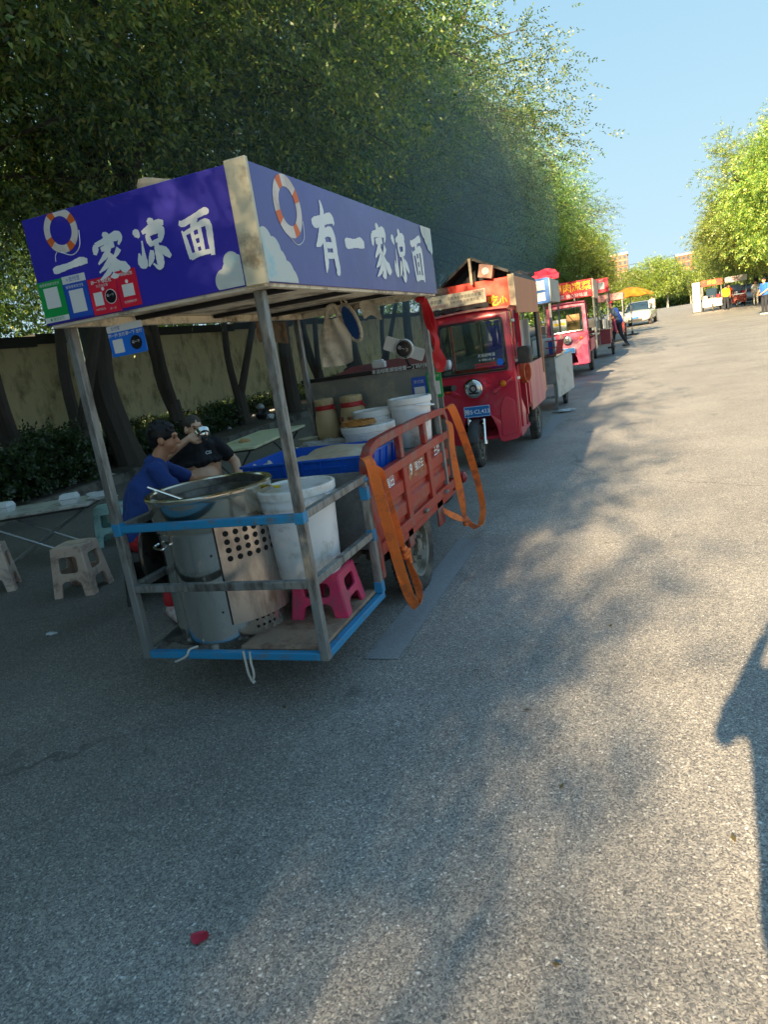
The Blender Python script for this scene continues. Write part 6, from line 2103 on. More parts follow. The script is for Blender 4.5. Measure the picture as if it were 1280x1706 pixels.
MB().span(P(.01, .06, 1.12), P(.32, .07, 1.50)).build('cardboard_sheet', M_TAN, T4)
MB().tube([P(-.05, .06, 1.66), P(.20, .03, 1.30)], .008, 5).build('wiper', M_BLKP, T4)
# --- fifth: cart with cooking pots and a small red sign
z5 = gz(24.5)
c5 = thing('red_snack_cart', 'red snack cart with steel pots and a small red sign behind the pink tricycle', 'food cart', (-1.4, 24.6, z5))
MB().span((-2.0, 23.9, z5+.40), (-.95, 25.6, z5+.85)).build('body', mat('maroon_body', '#7e2a38', .5, var=.15), c5, bevel=.01)
MB().span((-2.03, 23.87, z5+.85), (-.92, 25.63, z5+.88)).build('counter', M_SS, c5)
MB().span((-2.0, 23.95, z5+2.05), (-.92, 25.6, z5+2.10)).build('roof', M_BOARD, c5)
rs = MB().span((-1.32, 23.90, z5+1.98), (-.90, 23.93, z5+2.40)).build('red_sign', M_REDC, c5)
MB().span((-1.20, 23.894, z5+2.08), (-1.02, 23.899, z5+2.28)).text('收款', .07, (-1.11, 23.8985, z5+2.33)).build('white_print', M_WHITEC, rs, smooth=False)
for x in (-1.95, -.97):
    for y in (23.98, 25.55):
        MB().span((x-.02, y-.02, z5+.88), (x+.02, y+.02, z5+2.05)).build('post', M_STEEL, c5)
for x in (-2.02, -.94):
    wheel_part(c5, (x, 25.0, z5+.25), R_=.25, wd=.09, ax=(1 if x > -1.5 else -1, 0, 0))
wheel_part(c5, (-1.45, 24.0, z5+.2), R_=.2, wd=.08)
for k, (x, y, r, h_) in enumerate(((-1.15, 24.05, .14, .26), (-1.5, 24.1, .16, .20), (-1.1, 24.5, .13, .35))):
    mb = MB().lathe([(.001, 0), (r, 0), (r, h_), (r*1.05, h_), (r*1.05, h_+.02), (.02, h_+.06), (.001, h_+.09)], 20, (x, y, z5+.885))
    top(mb, 'steel_pot', M_SS, ('steel pot at the near corner of the red snack cart', 'wide steel pot in the middle of the red snack cart', 'tallest steel pot on the red snack cart')[k], 'pot', (x, y, z5+.885), group='steel pots on the red snack cart')
# --- orange parasol further on
zu = gz(37)
um = thing('parasol', 'orange parasol open over a stall in front of the white car', 'parasol', (-.45, 37, zu))
mb = MB()
for k in range(8):
    a0, a1 = 2*math.pi*k/8, 2*math.pi*(k+1)/8
    mb.grid(lambda u, v, a0=a0, a1=a1: (-.45+1.05*v*((1-u)*math.cos(a0)+u*math.cos(a1)), 37+1.05*v*((1-u)*math.sin(a0)+u*math.sin(a1)), zu+2.22-.42*v**1.6-.05*v*math.sin(math.pi*u)), 6, 8)
mb.build('canopy', mat('orange_cloth', '#e8851a', .6, var=.08), um, weld=True)
MB().tube([(-.45, 37, zu), (-.45, 37, zu+2.28)], .022, 8).build('pole', M_STEEL, um)
MB().lathe([(.001, 0), (.25, 0), (.25, .05), (.05, .09), (.05, .2)], 16, (-.45, 37, zu)).build('base', M_GREY, um)
zs_ = gz(33)
c6 = thing('red_tricycle_stall', 'red cargo tricycle stall piled with goods in front of the orange parasol', 'food cart', (-1.1, 33, zs_))
MB().span((-1.65, 32.3, zs_+.35), (-.7, 34.2, zs_+.80)).build('body', M_REDD, c6, bevel=.02)
MB().span((-1.68, 32.28, zs_+1.72), (-.66, 34.2, zs_+2.0)).build('canopy_box', mat('pale_red_box', '#c98a84', .6, var=.2), c6, bevel=.01)
for x in (-1.62, -.72):
    for y in (32.35, 34.1):
        MB().span((x-.02, y-.02, zs_+.8), (x+.02, y+.02, zs_+1.72)).build('post', M_STEEL, c6)
for x in (-1.66, -.70):
    wheel_part(c6, (x, 33.6, zs_+.26), R_=.26, wd=.1, ax=(1 if x > -1.2 else -1, 0, 0))
wheel_part(c6, (-1.18, 32.2, zs_+.24), R_=.24, wd=.09)
top(crumple((-1.0, 32.6, zs_+.80), .26, 61, 1.2, .9), 'goods_sack', M_CANV, 'pale sack of goods on the red cargo tricycle stall', 'sack', (-1.0, 32.6, zs_+.8))

# ------------------------------------------------------------------ cars
def loft(mb, st, n=16, mi=0, pw=3.2):
    """stations (y, half width, z low, z high): superellipse sections"""
    vs = []
    for (y, w_, z0, z1) in st:
        for k in range(n):
            a = 2*math.pi*(k+.5)/n
            c, s_ = math.cos(a), math.sin(a)
            vs.append((w_*math.copysign(abs(c)**(2/pw), c), y, (z0+z1)/2+(z1-z0)/2*math.copysign(abs(s_)**(2/pw), s_)))
    fs = [(i*n+k, i*n+(k+1) % n, (i+1)*n+(k+1) % n, (i+1)*n+k) for i in range(len(st)-1) for k in range(n)]
    fs += [tuple(range(n))[::-1], tuple((len(st)-1)*n+k for k in range(n))]
    mb.add(vs, fs, mi)
M_CARG = mat('car_glass', '#2b3d4c', .05, var=.05, spec=.8)
def car(label, loc, rz, paint, group=None):
    t = thing('parked_car', label, 'car', (0, 0, 0), group)
    mb = MB()
    loft(mb, [(-2.24, .62, .36, .60), (-2.18, .78, .28, .70), (-2.0, .86, .22, .78), (-1.5, .89, .20, .88), (-.95, .90, .19, .95), (0, .90, .19, .97), (1.2, .90, .19, .98), (1.9, .87, .22, .97), (2.15, .82, .30, .92), (2.22, .70, .40, .80)], 20)
    mb.build('body', paint, t, ang=60)
    mb = MB()
    loft(mb, [(-1.0, .76, .86, .96), (-.35, .70, .86, 1.38), (.1, .68, .86, 1.44), (.8, .67, .86, 1.42), (1.35, .68, .86, 1.28), (1.85, .72, .86, .98)], 20, pw=3.6)
    mb.build('cabin_glass', M_CARG, t, ang=60)
    mb = MB()
    mb.grid(lambda u, v: (-.60+1.2*u, -.25+1.45*v, 1.385+.075*math.sin(math.pi*(.12+.72*v))*.9+.02*math.sin(math.pi*u)), 10, 10)
    mb.build('roof', paint, t)
    for s_ in (-1, 1):
        MB().bar((s_*.73, -.93, .95), (s_*.63, -.30, 1.39), .05, .04).bar((s_*.66, .35, .96), (s_*.645, .35, 1.42), .05, .05).bar((s_*.63, 1.2, 1.38), (s_*.70, 1.75, .98), .06, .05).build('pillar', paint, t)
        MB().lathe([(.001, 0), (1, 0), (1.0, .5), (.6, 1.0), (.001, 1.1)], 16, (s_*.62, -2.08, .66), (s_*.35, -1, .1)).build('headlight', M_LENS, t).scale = (1, 1, 1)
        o = kids(t)[-1]
        for v in o.data.vertices:
            v.co = Vector((s_*.62, -2.06, .665))+Vector(((v.co.x-s_*.62)*.17, (v.co.y+2.08)*.10, (v.co.z-.66)*.075))
        MB().ell((s_*.98, -.72, 1.0), (.10, .06, .07)).build('mirror', paint, t)
        for y in (-1.38, 1.38):
            wheel_part(t, (s_*.80, y, .31), R_=.31, wd=.2, ax=(s_, 0, 0), mr=M_SS)
    MB().plate(rrect(-.42, -.07, .42, .07, .04), th=.05, origin=(0, -2.215, .36)).build('grille', M_BLKP, t)
    MB().plate(rrect(-.22, -.06, .22, .06, .01), th=.012, origin=(0, -2.255, .50)).build('licence_plate', M_PLATE, t)
    t.location = loc
    t.rotation_euler = (0, 0, rz)
    return t
M_CARW = mat('white_car_paint', '#d9dad6', .22, var=.02, coat=.6)
M_CARS = mat('silver_car_paint', '#9aa0a4', .3, .5, var=.03, coat=.5)
M_CARD = mat('dark_car_paint', '#2a2e34', .25, .2, var=.03, coat=.5)
car('white saloon car standing on the road beyond the orange parasol', (-.12, 50.5, gz(50)), rad(-7), M_CARW)
car('silver car parked under the sunlit trees on the right', (8.6, 62, gz(62)), rad(35), M_CARS, 'cars under the right trees')
car('dark car parked at the left of the silver car on the right', (7.4, 66, gz(66)), rad(30), M_CARD, 'cars under the right trees')

# ------------------------------------------------------------------ stalls on the right
M_SIGNW = mat('white_sign', '#d9d6cf', .5, var=.04)
def stall(label, x, y, wd, sign_m, body_m, txt, txm):
    z = gz(y)
    t = thing('street_stall', label, 'food stall', (x, y, z), 'food stalls across the road')
    MB().span((x-wd/2, y, z+.30), (x+wd/2, y+1.2, z+.85)).build('counter_body', body_m, t, bevel=.02)
    MB().span((x-wd/2-.04, y-.05, z+.85), (x+wd/2+.04, y+1.25, z+.90)).build('counter_top', M_SS, t)
    sg = MB().span((x-wd/2-.05, y-.06, z+1.75), (x+wd/2+.05, y+.0, z+2.15)).build('sign', sign_m, t)
    MB().text(txt, .30, (x, y-.0615, z+1.95), bold=.004).build('lettering', txm, sg, smooth=False)
    MB().span((x-wd/2, y, z+2.1), (x+wd/2, y+1.25, z+2.15)).build('roof', M_BOARD, t)
    for a in (-1, 1):
        for b_ in (0.03, 1.2):
            MB().span((x+a*(wd/2-.03)-.02, y+b_-.02, z+.9), (x+a*(wd/2-.03)+.02, y+b_+.02, z+1.75)).build('post', M_STEEL, t)
        wheel_part(t, (x+a*(wd/2-.06), y+.8, z+.27), R_=.27, wd=.09, ax=(a, 0, 0))
    wheel_part(t, (x, y-.25, z+.25), R_=.25, wd=.09)
    MB().plate(rpoly([(-.35, 1.0), (.35, 1.0), (.33, 1.55), (-.33, 1.55)], .05), th=.01, origin=(x, y+.35, z)).build('screen', M_CARG, t)
    for k in range(3):
        MB().lathe([(.001, 0), (.13, 0), (.13, .18), (.001, .2)], 14, (x-wd/3+k*wd/3, y+.15, z+.90)).build('tub', (M_TUB, M_SS, M_REDB)[k], t)
    return t
stall('street stall with a white and red sign, left of its pair across the road', 4.75, 57, 1.25, M_SIGNR, M_SIGNW, '炸串', M_YEL)
stall('street stall with a white sign and red front, right of its pair across the road', 6.35, 57.5, 1.30, M_SIGNW, M_REDD, '烧饼', M_TXTR)
stall('red stall under the trees at the right edge', 9.2, 52, 1.5, M_SIGNR, M_REDD, '水果', M_YEL)
zb = gz(57)
b = thing('standing_banner', 'tall white standing banner left of the stalls across the road', 'banner', (3.75, 57.2, zb))
pn = MB().span((3.5, 57.2, zb+.1), (4.0, 57.24, zb+2.1)).build('panel', M_SIGNW, b)
MB().text('小\n吃', .34, (3.75, 57.1985, zb+1.3)).build('lettering', M_TXTR, pn, smooth=False)
MB().span((3.45, 57.0, zb), (4.05, 57.4, zb+.1)).build('foot', M_GREY, b)
# ------------------------------------------------------------------ people
M_SKIN = mat('skin_tan', '#c98d6a', .5, var=.06, scale=6)
M_SKIN2 = mat('skin_light', '#dcab8b', .5, var=.06, scale=6)
M_HAIR = mat('black_hair', '#0f0d0d', .6, var=.3, scale=60)
M_HAIRG = mat('cropped_hair', '#4a4038', .8, var=.3, scale=90)
M_NAVY = mat('navy_cotton', '#274387', .85, var=.08, scale=6, bump=.25, bscale=18)
M_BLKT = mat('black_cotton', '#14151a', .8, var=.1, bump=.2, bscale=18)
M_REDT = mat('red_trousers', '#b3202a', .75, var=.1)
M_TROU = mat('dark_trousers', '#2b2e36', .85, var=.1)
M_EYE = mat('eye_dark', '#120d0b', .2)

def blob(name, prims, m, parent, voxel=.010, smooth=3, label=None):
    """union of tapered capsules / ellipsoids fused into one continuous skin"""
    mb = MB()
    for p in prims:
        if p[0] == 'c':
            mb.capsule(p[1], p[2], p[3], p[4])
        else:
            mb.ell(p[1], p[2], p[3] if len(p) > 3 else None)
    o = mb.build(name, m, parent, ang=180)
    r = o.modifiers.new('fuse', 'REMESH')
    r.mode = 'VOXEL'
    r.voxel_size = voxel
    r.use_smooth_shade = True
    if smooth:
        s_ = o.modifiers.new('soften', 'SMOOTH')
        s_.iterations = smooth
        s_.factor = .5
    return o

TEX = bpy.data.textures.new('cloth_folds', 'CLOUDS')
TEX.noise_scale = .085
TEX.noise_depth = 2
def folds(o, st=.018):
    d = o.modifiers.new('folds', 'DISPLACE')
    d.texture = TEX
    d.texture_coords = 'LOCAL'
    d.strength = st
    d.mid_level = .5
    s_ = o.modifiers.new('soften_folds', 'SMOOTH')
    s_.iterations = 1
    return o

def frame(f, tilt=0.0, roll=0.0):
    """columns: right, forward, up for a head looking along f, nodding down by tilt"""
    f = Vector((f[0], f[1], 0)).normalized()
    r = Vector((f.y, -f.x, 0))
    ft = (f*math.cos(tilt)-Vector((0, 0, 1))*math.sin(tilt)).normalized()
    u = r.cross(ft)
    if roll:
        R = Matrix.Rotation(roll, 3, ft)
        r, u = R @ r, R @ u
    return Matrix((r, ft, u)).transposed()

def head_prims(c, R, s=1.0):
    c = Vector(c)
    q = lambda x, y, z: c+R @ Vector((x*s, y*s, z*s))
    e = lambda x, y, z, a, b, d: ('e', q(x, y, z), (a*s, b*s, d*s), R)
    return [e(0, -.012, .03, .074, .095, .086), e(0, .022, -.02, .062, .068, .088), e(0, .042, -.078, .038, .042, .034),
            e(.032, .05, -.035, .030, .032, .034), e(-.032, .05, -.035, .030, .032, .034),
            ('c', q(0, .088, .012), q(0, .108, -.026), .009*s, .015*s), e(0, .082, .030, .048, .018, .012),
            e(0, .086, -.060, .024, .014, .008), e(0, .083, -.071, .020, .013, .007),
            e(.077, -.005, -.01, .012, .024, .034), e(-.077, -.005, -.01, .012, .024, .034)]

def hair_prims(c, R, s=1.0, thick=.011, back=-.055):
    c = Vector(c)
    q = lambda x, y, z: c+R @ Vector((x*s, y*s, z*s))
    return [('e', q(0, -.020, .040), ((.074+thick)*s, (.094+thick)*s, (.080+thick)*s), R), ('e', q(0, -.060, -.012), (.066*s, .052*s, .062*s), R), ('e', q(0, .035, .085), (.058*s, .045*s, .034*s), R)]

def eyes(c, R, parent, s=1.0):
    mb = MB()
    for x in (-.031, .031):
        mb.ell(Vector(c)+R @ Vector((x*s, .084*s, .008*s)), (.011*s, .006*s, .006*s), R, n=10)
        mb.ell(Vector(c)+R @ Vector((x*s, .087*s, .030*s)), (.019*s, .006*s, .004*s), R, n=10)
    mb.build('eyes', M_EYE, parent)

def hand_prims(wr, d, palm_n, curl=.5, s=1.0, side=1):
    """palm, four unequal curled fingers and a thumb from the palm's side; d = direction, palm_n = palm normal"""
    wr, d, n_ = Vector(wr), Vector(d).normalized(), Vector(palm_n).normalized()
    n_ = (n_-d*n_.dot(d)).normalized()
    a = d.cross(n_)*side
    out = [('c', wr, wr+d*.025*s, .026*s, .028*s)]
    for k in range(4):
        b_ = wr+a*((k-1.5)*.019*s)
        out.append(('c', b_+d*.02*s, b_+d*.078*s, .015*s, .0115*s))
        L = (.042, .048, .045, .034)[k]*s
        p0 = b_+d*.080*s
        for j in range(3):
            ang = curl*(j+1)*.75
            dd = d*math.cos(ang)+n_*math.sin(ang)
            p1 = p0+dd*L*(1, .72, .6)[j]
            out.append(('c', p0, p1, (.0098-.0009*j)*s, (.0092-.0009*j)*s))
            p0 = p1
    t0 = wr-a*.030*s+d*.022*s
    t1 = t0-a*.022*s+d*.032*s+n_*.014*s
    t2 = t1+d*.028*s+n_*.014*s+a*.006*s
    out += [('c', t0, t1, .015*s, .012*s), ('c', t1, t2, .0115*s, .009*s)]
    return out

def torso(pel, chest, neck, r, wch=.115, wp=.10, rc=.105, rp=.105, rn=.07):
    pel, chest, neck, r = Vector(pel), Vector(chest), Vector(neck), Vector(r)
    out = []
    for s_ in (-1, 1):
        out += [('c', pel+r*s_*wp*.75, chest+r*s_*wch*.8, rp, rc), ('c', chest+r*s_*wch*.8, neck+r*s_*.07-Vector((0, 0, .06)), rc*.95, rn)]
    out.append(('c', pel, chest, rp*1.05, rc*1.08))
    return out

# --- seated man in blue
f1 = Vector((.78, .62, 0)).normalized()
r1 = Vector((f1.y, -f1.x, 0))
pel, che, nek, hd = Vector((-3.56, 4.12, .50)), Vector((-3.485, 4.185, .80)), Vector((-3.415, 4.245, 1.00)), Vector((-3.335, 4.31, 1.145))
m1 = thing('person', 'man in a blue shirt sitting with his back turned, looking to the right', 'person', (-3.55, 4.12, 0))
R1 = frame((.93, .37), .12)
shR, shL = nek+r1*.185-Vector((0, 0, .055)), nek-r1*.185-Vector((0, 0, .055))
elR, elL = Vector((-3.17, 4.12, .74)), Vector((-3.33, 4.60, .76))
waR, waL = Vector((-2.96, 4.30, .74)), Vector((-3.07, 4.58, .76))
hipR, hipL = pel+r1*.10-Vector((0, 0, .03)), pel-r1*.10-Vector((0, 0, .03))
knR, knL = Vector((-3.14, 3.90, .50)), Vector((-3.12, 4.46, .50))
anR, anL = Vector((-3.06, 3.66, .10)), Vector((-2.98, 4.42, .10))
body = torso(pel, che, nek, r1)+head_prims(hd, R1, 1.02)
body += [('c', nek-Vector((0, 0, .05)), hd-Vector((.015, .012, .06)), .062, .054), ('c', shR, elR, .052, .042), ('c', elR, waR, .041, .028), ('c', shL, elL, .052, .042), ('c', elL, waL, .041, .028),
         ('c', hipR, knR, .085, .058), ('c', knR, anR, .055, .036), ('c', hipL, knL, .085, .058), ('c', knL, anL, .055, .036)]
for an in (anR, anL):
    body.append(('c', an-Vector((0, 0, .055)), an+Vector((.10, -.08, -.065)), .036, .032))
body += hand_prims(waR, (.8, .5, -.1), (0, .2, -1), .5)+hand_prims(waL, (.9, .1, -.1), (0, 0, -1), .5, side=-1)
blob('body', body, M_SKIN, m1, .009)
eyes(hd, R1, m1)
hp = hair_prims(hd, R1, 1.02, .013)
rg = random.Random(4)
for k in range(70):
    a, b_ = rg.uniform(0, 6.28), rg.uniform(0, 1.45)
    d = Vector((math.sin(b_)*math.cos(a)*.088, math.sin(b_)*math.sin(a)*.108-.02, .04+math.cos(b_)*.094))
    if d.y > .06 and d.z < .08:
        continue
    p0 = hd+R1 @ d
    hp.append(('c', p0, p0+R1 @ (d.normalized()*.012+Vector((rg.uniform(-.012, .012), -.006, -.008))), .011, .006))
blob('hair', hp, M_HAIR, m1, .007, 1)
sh_ = torso(pel+Vector((0, 0, .02)), che, nek, r1, .125, .115, .125, .135, .088)
sh_ += [('c', shR, shR.lerp(elR, .64), .068, .068), ('c', shL, shL.lerp(elL, .64), .068, .068), ('c', nek-Vector((0, 0, .06)), nek-Vector((.004, .004, .018)), .085, .070), ('c', pel-f1*.05, che-f1*.045, .12, .11)]
folds(blob('shirt', sh_, M_NAVY, m1, .010, 4), .028)
blob('trousers', [('c', hipR, knR, .098, .072), ('c', knR, anR+Vector((0, 0, .03)), .068, .052), ('c', hipL, knL, .098, .072), ('c', knL, anL+Vector((0, 0, .03)), .068, .052), ('c', hipR, hipL, .12, .12)], M_REDT, m1, .012, 3)
for an in (anR, anL):
    d = Vector((.10, -.08, 0)).normalized() if an is anR else Vector((1, -.1, 0))
    sh2 = blob('shoe', [('c', an-Vector((0, 0, .058))-d*.05, an-Vector((0, 0, .062))+d*.14, .044, .036), ('c', an-Vector((0, 0, .02)), an-Vector((0, 0, .05)), .046, .046)], mat('white_red_shoe', '#c4bdb8', .6, var=.2, scale=14, dirt=('#a8303a', .4, 14)), m1, .010, 2)
plastic_stool('plastic_stool', 'dark stool under the seated man in the blue shirt', (-3.57, 4.11, 0), mat('dark_stool_plastic', '#23282c', .5), w=.33, h=.385, topw=.26, rz=.5)

# --- man drinking from a bowl, shirt rolled up
f2 = Vector((.80, -.60, 0)).normalized()
r2 = Vector((f2.y, -f2.x, 0))
pel, che, nek, hd = Vector((-3.90, 5.40, .48)), Vector((-3.845, 5.365, .80)), Vector((-3.81, 5.34, .985)), Vector((-3.765, 5.305, 1.115))
m2 = thing('person', 'man with cropped hair drinking from a bowl, black shirt rolled up over his belly', 'person', (-3.9, 5.4, 0))
R2_ = frame((.86, -.51), .10)
shR, shL = nek+r2*.185-Vector((0, 0, .05)), nek-r2*.185-Vector((0, 0, .05))
mouth = hd+R2_ @ Vector((0, .105, -.062))
bowl_c = mouth+f2*.055-r2*.01+Vector((0, 0, .012))
elR, elL = Vector((-3.98, 5.03, .89)), Vector((-3.60, 5.60, .74))
waR, waL = bowl_c+r2*.125+Vector((0, 0, -.012))-f2*.03, Vector((-3.47, 5.44, .56))
hipR, hipL = pel+r2*.10-Vector((0, 0, .03)), pel-r2*.10-Vector((0, 0, .03))
knR, knL = Vector((-3.60, 5.02, .50)), Vector((-3.45, 5.36, .50))
anR, anL = Vector((-3.55, 4.98, .10)), Vector((-3.42, 5.30, .10))
body = torso(pel, che, nek, r2, .13, .115, .115, .12)+head_prims(hd, R2_)
body += [('e', pel.lerp(che, .48)+f2*.085, (.165, .15, .17), frame(f2)), ('e', che+f2*.085+r2*.075, (.075, .06, .055), frame(f2)), ('e', che+f2*.085-r2*.075, (.075, .06, .055), frame(f2)),
         ('c', nek-Vector((0, 0, .05)), hd-Vector((.01, -.01, .06)), .064, .056), ('c', shR, elR, .054, .044), ('c', elR, waR, .043, .028), ('c', shL, elL, .054, .044), ('c', elL, waL, .043, .029),
         ('c', hipR, knR, .088, .06), ('c', knR, anR, .056, .036), ('c', hipL, knL, .088, .06), ('c', knL, anL, .056, .036)]
for an in (anR, anL):
    body.append(('c', an-Vector((0, 0, .055)), an+Vector((.12, -.08, -.065)), .036, .032))
body += hand_prims(waR, (bowl_c-waR), -f2*.3-Vector((0, 0, .2))+Vector((.2, .3, 0)), .55)+hand_prims(waL, (.3, -.8, -.3), (0, 0, -1), .5, side=-1)
blob('body', body, M_SKIN2, m2, .009)
eyes(hd, R2_, m2)
blob('hair', [('e', hd+R2_ @ Vector((0, -.018, .036)), (.078, .098, .086), R2_), ('e', hd+R2_ @ Vector((0, -.055, -.01)), (.064, .052, .055), R2_)], M_HAIRG, m2, .008, 1)
st = [('c', che+r2*s_*.10+Vector((0, 0, .035)), nek+r2*s_*.09-Vector((0, 0, .06)), .128, .09) for s_ in (-1, 1)]
st += [('c', che+Vector((0, 0, .04))+f2*.045, nek-Vector((0, 0, .07))+f2*.01, .125, .09), ('c', shR, shR.lerp(elR, .62), .07, .066), ('c', shL, shL.lerp(elL, .55), .07, .068), ('c', nek-Vector((0, 0, .02)), nek+Vector((0, 0, .01)), .076, .064)]
for s_ in range(-3, 4):
    st.append(('e', che+r2*s_*.055+f2*(.13-.006*s_*s_)+Vector((0, 0, .005)), (.045, .04, .03)))
shirt2 = folds(blob('shirt', st, M_BLKT, m2, .010, 3), .02)
ez = R2_ @ Vector((0, 1, 0))
lo = che-r2*.06+f2*.176+Vector((0, 0, .085))
MB().text('CSI', .04, lo, -r2, Vector((0, 0, 1)), bold=.001).build('shirt_lettering', M_LETTER, shirt2, smooth=False)
blob('shorts', [('c', hipR, hipR.lerp(knR, .85), .105, .085), ('c', hipL, hipL.lerp(knL, .85), .105, .085), ('c', hipR, hipL, .125, .125)], M_TROU, m2, .012, 3)
for an, d in ((anR, Vector((.83, -.55, 0))), (anL, Vector((.83, -.55, 0)))):
    blob('shoe', [('c', an-Vector((0, 0, .058))-d*.05, an-Vector((0, 0, .062))+d*.15, .044, .036)], M_BLKP, m2, .012, 2)
plastic_stool('plastic_stool', 'grey green stool under the man who drinks from a bowl', (-3.91, 5.41, 0), M_TEALP, w=.33, h=.36, topw=.26, rz=.4)
bx = (f2*.55+Vector((0, 0, .83))-r2*.1).normalized()
mb = MB().lathe([(.001, -.035), (.03, -.035), (.055, -.012), (.068, .03), (.070, .03), (.062, -.008), (.034, -.029), (.001, -.029)], 28, bowl_c, (-f2*.75+Vector((0, 0, .66))))
top(mb, 'steel_bowl', M_SS, 'shiny steel bowl held at the mouth of the man with cropped hair', 'bowl', bowl_c)

# --- standing / walking people further away
def walker(label, loc, f, shirt, trousers, h=1.70, stride=.0, lean=.0, arms=None, skin=None, hair=None, shoe=None, voxel=.02, group=None, apron=None, cap=None, vest=None):
    s = h/1.70
    f = Vector((f[0], f[1], 0)).normalized()
    r = Vector((f.y, -f.x, 0))
    L = Vector(loc)
    up_ = Vector((0, 0, 1))
    q = lambda a, b_, z: L+r*a*s+f*b_*s+up_*z*s
    t = thing('person', label, 'person', loc, group)
    pel, che, nek, hd = q(0, 0, .92), q(0, lean*.55, 1.22), q(0, lean*.9, 1.43), q(0, lean*1.1+.02, 1.57)
    R = frame(f, .15+lean*.8)
    shR, shL = nek+r*.18*s-up_*.05*s, nek-r*.18*s-up_*.05*s
    if arms is None:
        arms = ((.24, .02, 1.12), (.25, .10, .88), (-.24, .02, 1.12), (-.25, .10, .88))
    eR, wR, eL, wL = [q(*a) for a in arms]
    hR, hL = q(.09, 0, .88), q(-.09, 0, .88)
    kR, aR = q(.10, stride*.55+.03, .50), q(.10, stride, .09)
    kL, aL = q(-.10, -stride*.35+.04, .50), q(-.10, -stride, .11 if stride else .09)
    body = torso(pel, che, nek, r)+head_prims(hd, R, s)
    body += [('c', nek-up_*.05, hd-up_*.06, .058*s, .052*s), ('c', shR, eR, .05*s, .04*s), ('c', eR, wR, .04*s, .027*s), ('c', shL, eL, .05*s, .04*s), ('c', eL, wL, .04*s, .027*s),
             ('c', hR, kR, .082*s, .055*s), ('c', kR, aR, .053*s, .035*s), ('c', hL, kL, .082*s, .055*s), ('c', kL, aL, .053*s, .035*s),
             ('c', aR-up_*.05*s, aR-up_*.055*s+f*.13*s, .036*s, .03*s), ('c', aL-up_*.05*s, aL-up_*.055*s+f*.13*s, .036*s, .03*s)]
    body += hand_prims(wR, (wR-eR), -r, .5, s)+hand_prims(wL, (wL-eL), r, .5, s, side=-1)
    blob('body', body, skin or M_SKIN, t, voxel*.6, 2)
    if cap:
        blob('cap', [('e', hd+R @ Vector((0, -.015, .055)), (.088*s, .108*s, .075*s), R), ('e', hd+R @ Vector((0, .10, .06)), (.06*s, .06*s, .014*s), R)], cap, t, voxel*.6, 1)
    blob('hair', hair_prims(hd, R, s), hair or M_HAIR, t, voxel*.7, 1)
    folds(blob('shirt', torso(pel, che, nek, r, .12, .11, .118*s, .12*s, .086)+[('c', shR, shR.lerp(eR, .7), .064*s, .06*s), ('c', shL, shL.lerp(eL, .7), .064*s, .06*s)], shirt, t, voxel*.7, 2), .02)
    blob('trousers', [('c', hR, kR, .098*s, .072*s), ('c', kR, aR, .07*s, .055*s), ('c', hL, kL, .098*s, .072*s), ('c', kL, aL, .07*s, .055*s), ('c', hR, hL, .115*s, .115*s)], trousers, t, voxel*.7, 2)
    for a in (aR, aL):
        blob('shoe', [('c', a-up_*.05*s-f*.05*s, a-up_*.055*s+f*.15*s, .046*s, .038*s)], shoe or M_BLKP, t, voxel*.6, 1)
    if apron:
        blob('apron', [('c', q(-.10, .10+lean*.4, 1.18), q(-.11, .12, .62), .05, .05), ('c', q(.10, .10+lean*.4, 1.18), q(.11, .12, .62), .05, .05), ('c', q(0, .12+lean*.4, 1.2), q(0, .13, .62), .05, .05)], apron, t, voxel*.7, 2)
    if vest:
        blob('waistcoat', [('c', q(-.10, -.05, .95), q(-.10, lean*.8-.07, 1.36), .11, .09), ('c', q(.10, -.05, .95), q(.10, lean*.8-.07, 1.36), .11, .09)], vest, t, voxel*.7, 2)
    return t
M_PINKA = mat('pink_apron', '#d9607c', .8, var=.1)
M_GREYB = mat('grey_blue_shirt', '#4a5a70', .85, var=.1)
M_BLUV = mat('blue_waistcoat', '#2a50b0', .8, var=.1)
M_WHT = mat('white_shirt', '#d4d2cc', .8, var=.05)
yv = 28.4
walker('person in a pink apron and red cap striding on the road beside the carts', (-.82, yv, gz(yv)), (-1, -.25), M_GREYB, M_TROU, 1.70, stride=.24, lean=.20, arms=((.22, .22, 1.10), (.16, .46, 1.04), (-.22, .22, 1.10), (-.16, .46, 1.02)), apron=M_PINKA, cap=mat('red_cap', '#c0202e', .7), vest=M_BLUV)
mb = MB().box((-1.30, 28.28, gz(yv)+1.05), (.22, .30, .07))
top(mb, 'food_tray', mat('cream_tray', '#cbb89a', .6), 'pale food tray carried by the person in the pink apron', 'tray', (-1.3, 28.28, gz(yv)+1.02), bevel=.01)
yv = 39
walker('man in a bright blue shirt standing at the right edge of the road', (5.50, yv, gz(yv)), (-.7, -.5), mat('bright_blue_shirt', '#2f6fd0', .8, var=.08), M_TROU, 1.70, arms=((.24, .05, 1.12), (.14, .26, .98), (-.24, .05, 1.12), (-.12, .26, .98)), shoe=M_WHT)
G_P = 'people at the stalls across the road'
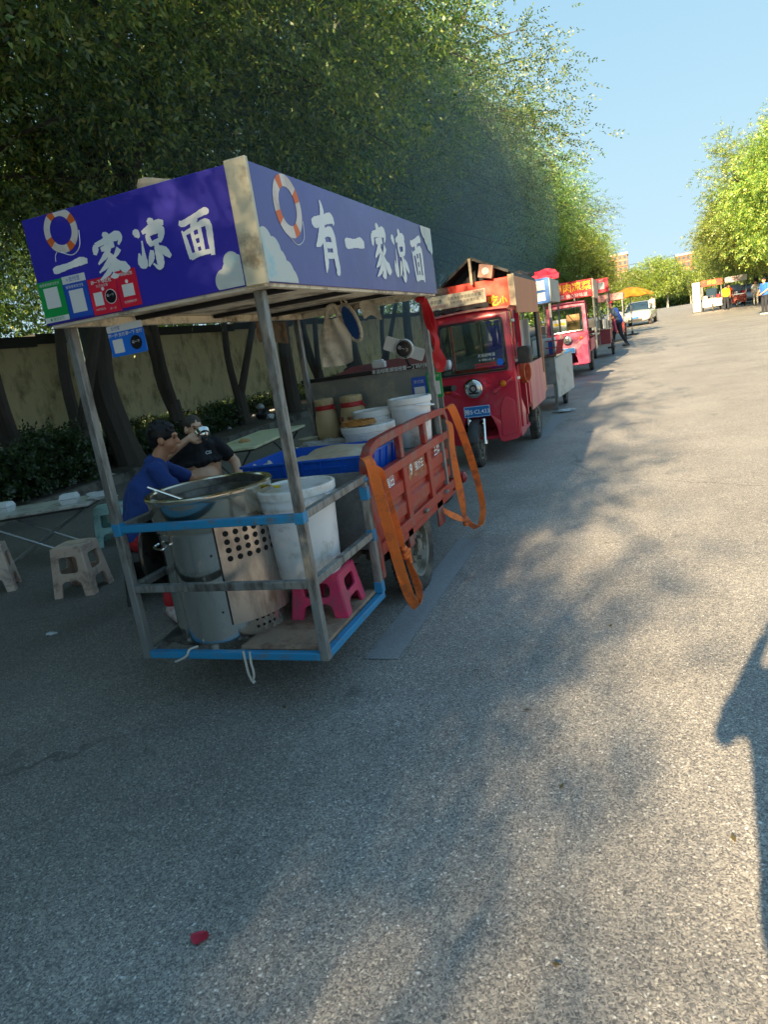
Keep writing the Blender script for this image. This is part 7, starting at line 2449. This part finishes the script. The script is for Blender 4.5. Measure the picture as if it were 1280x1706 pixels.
walker('person in a yellow shirt standing between the two stalls', (5.42, 54.8, gz(55)), (.1, 1), mat('yellow_shirt', '#e8d31a', .8), M_TROU, 1.66, group=G_P, voxel=.03)
walker('person in a red shirt behind the yellow shirt', (5.75, 56.4, gz(56)), (.2, -1), mat('red_shirt', '#d0382a', .8), M_TROU, 1.66, group=G_P, voxel=.03)
walker('person in a white shirt at the right end of the two stalls', (7.3, 55.5, gz(55)), (-.3, -1), M_WHT, mat('pale_trousers', '#b9b4a8', .8), 1.64, group=G_P, voxel=.03)
walker('person in a green shirt under the trees beside the silver car', (8.1, 54.6, gz(55)), (-.5, -1), mat('green_shirt', '#4f9a6a', .8), M_TROU, 1.62, group=G_P, voxel=.03)
walker('distant person in white walking on the road beyond the white car', (1.0, 74, gz(74)), (0, -1), M_WHT, M_WHT, 1.7, stride=.15, voxel=.03)

# --- the photographer, standing behind the phone: casts the shadow at the lower right
fp = Vector((-.35, .94, 0))
walker('photographer in dark clothes holding up both hands at the camera position', (.155, -.44, 0), (-.10, 1), M_BLKT, M_TROU, 1.70, arms=((.36, .16, 1.20), (.10, .30, 1.42), (-.27, .12, 1.18), (-.10, .28, 1.40)), voxel=.02)

# ------------------------------------------------------------------ the blue cooking smoke drifting under the trees
def air(name, colr, dens):
    m = bpy.data.materials.new(name)
    m.use_nodes = True
    n_, l_ = m.node_tree.nodes, m.node_tree.links
    n_.remove(n_['Principled BSDF'])
    pv = n_.new('ShaderNodeVolumePrincipled')
    pv.inputs['Color'].default_value = colr+(1,)
    pv.inputs['Density'].default_value = dens
    l_.new(pv.outputs[0], n_['Material Output'].inputs['Volume'])
    return m
M_SMOKE = air('blue_smoke', (.62, .86, 1.0), .0135)
for (c_, r_q) in (((-5.0, 18, 4.6), (3.2, 12, 3.8)), ((-4.9, 16, 4.5), (2.6, 8, 3.2)), ((-5.0, 24, 4.9), (2.7, 10, 3.4)), ((-4.8, 20, 4.7), (2.0, 7, 2.5))):
    sm = MB()
    sm.ell(c_, r_q, n=32)
    tag(sm.build('cooking_smoke', M_SMOKE), kind='stuff')
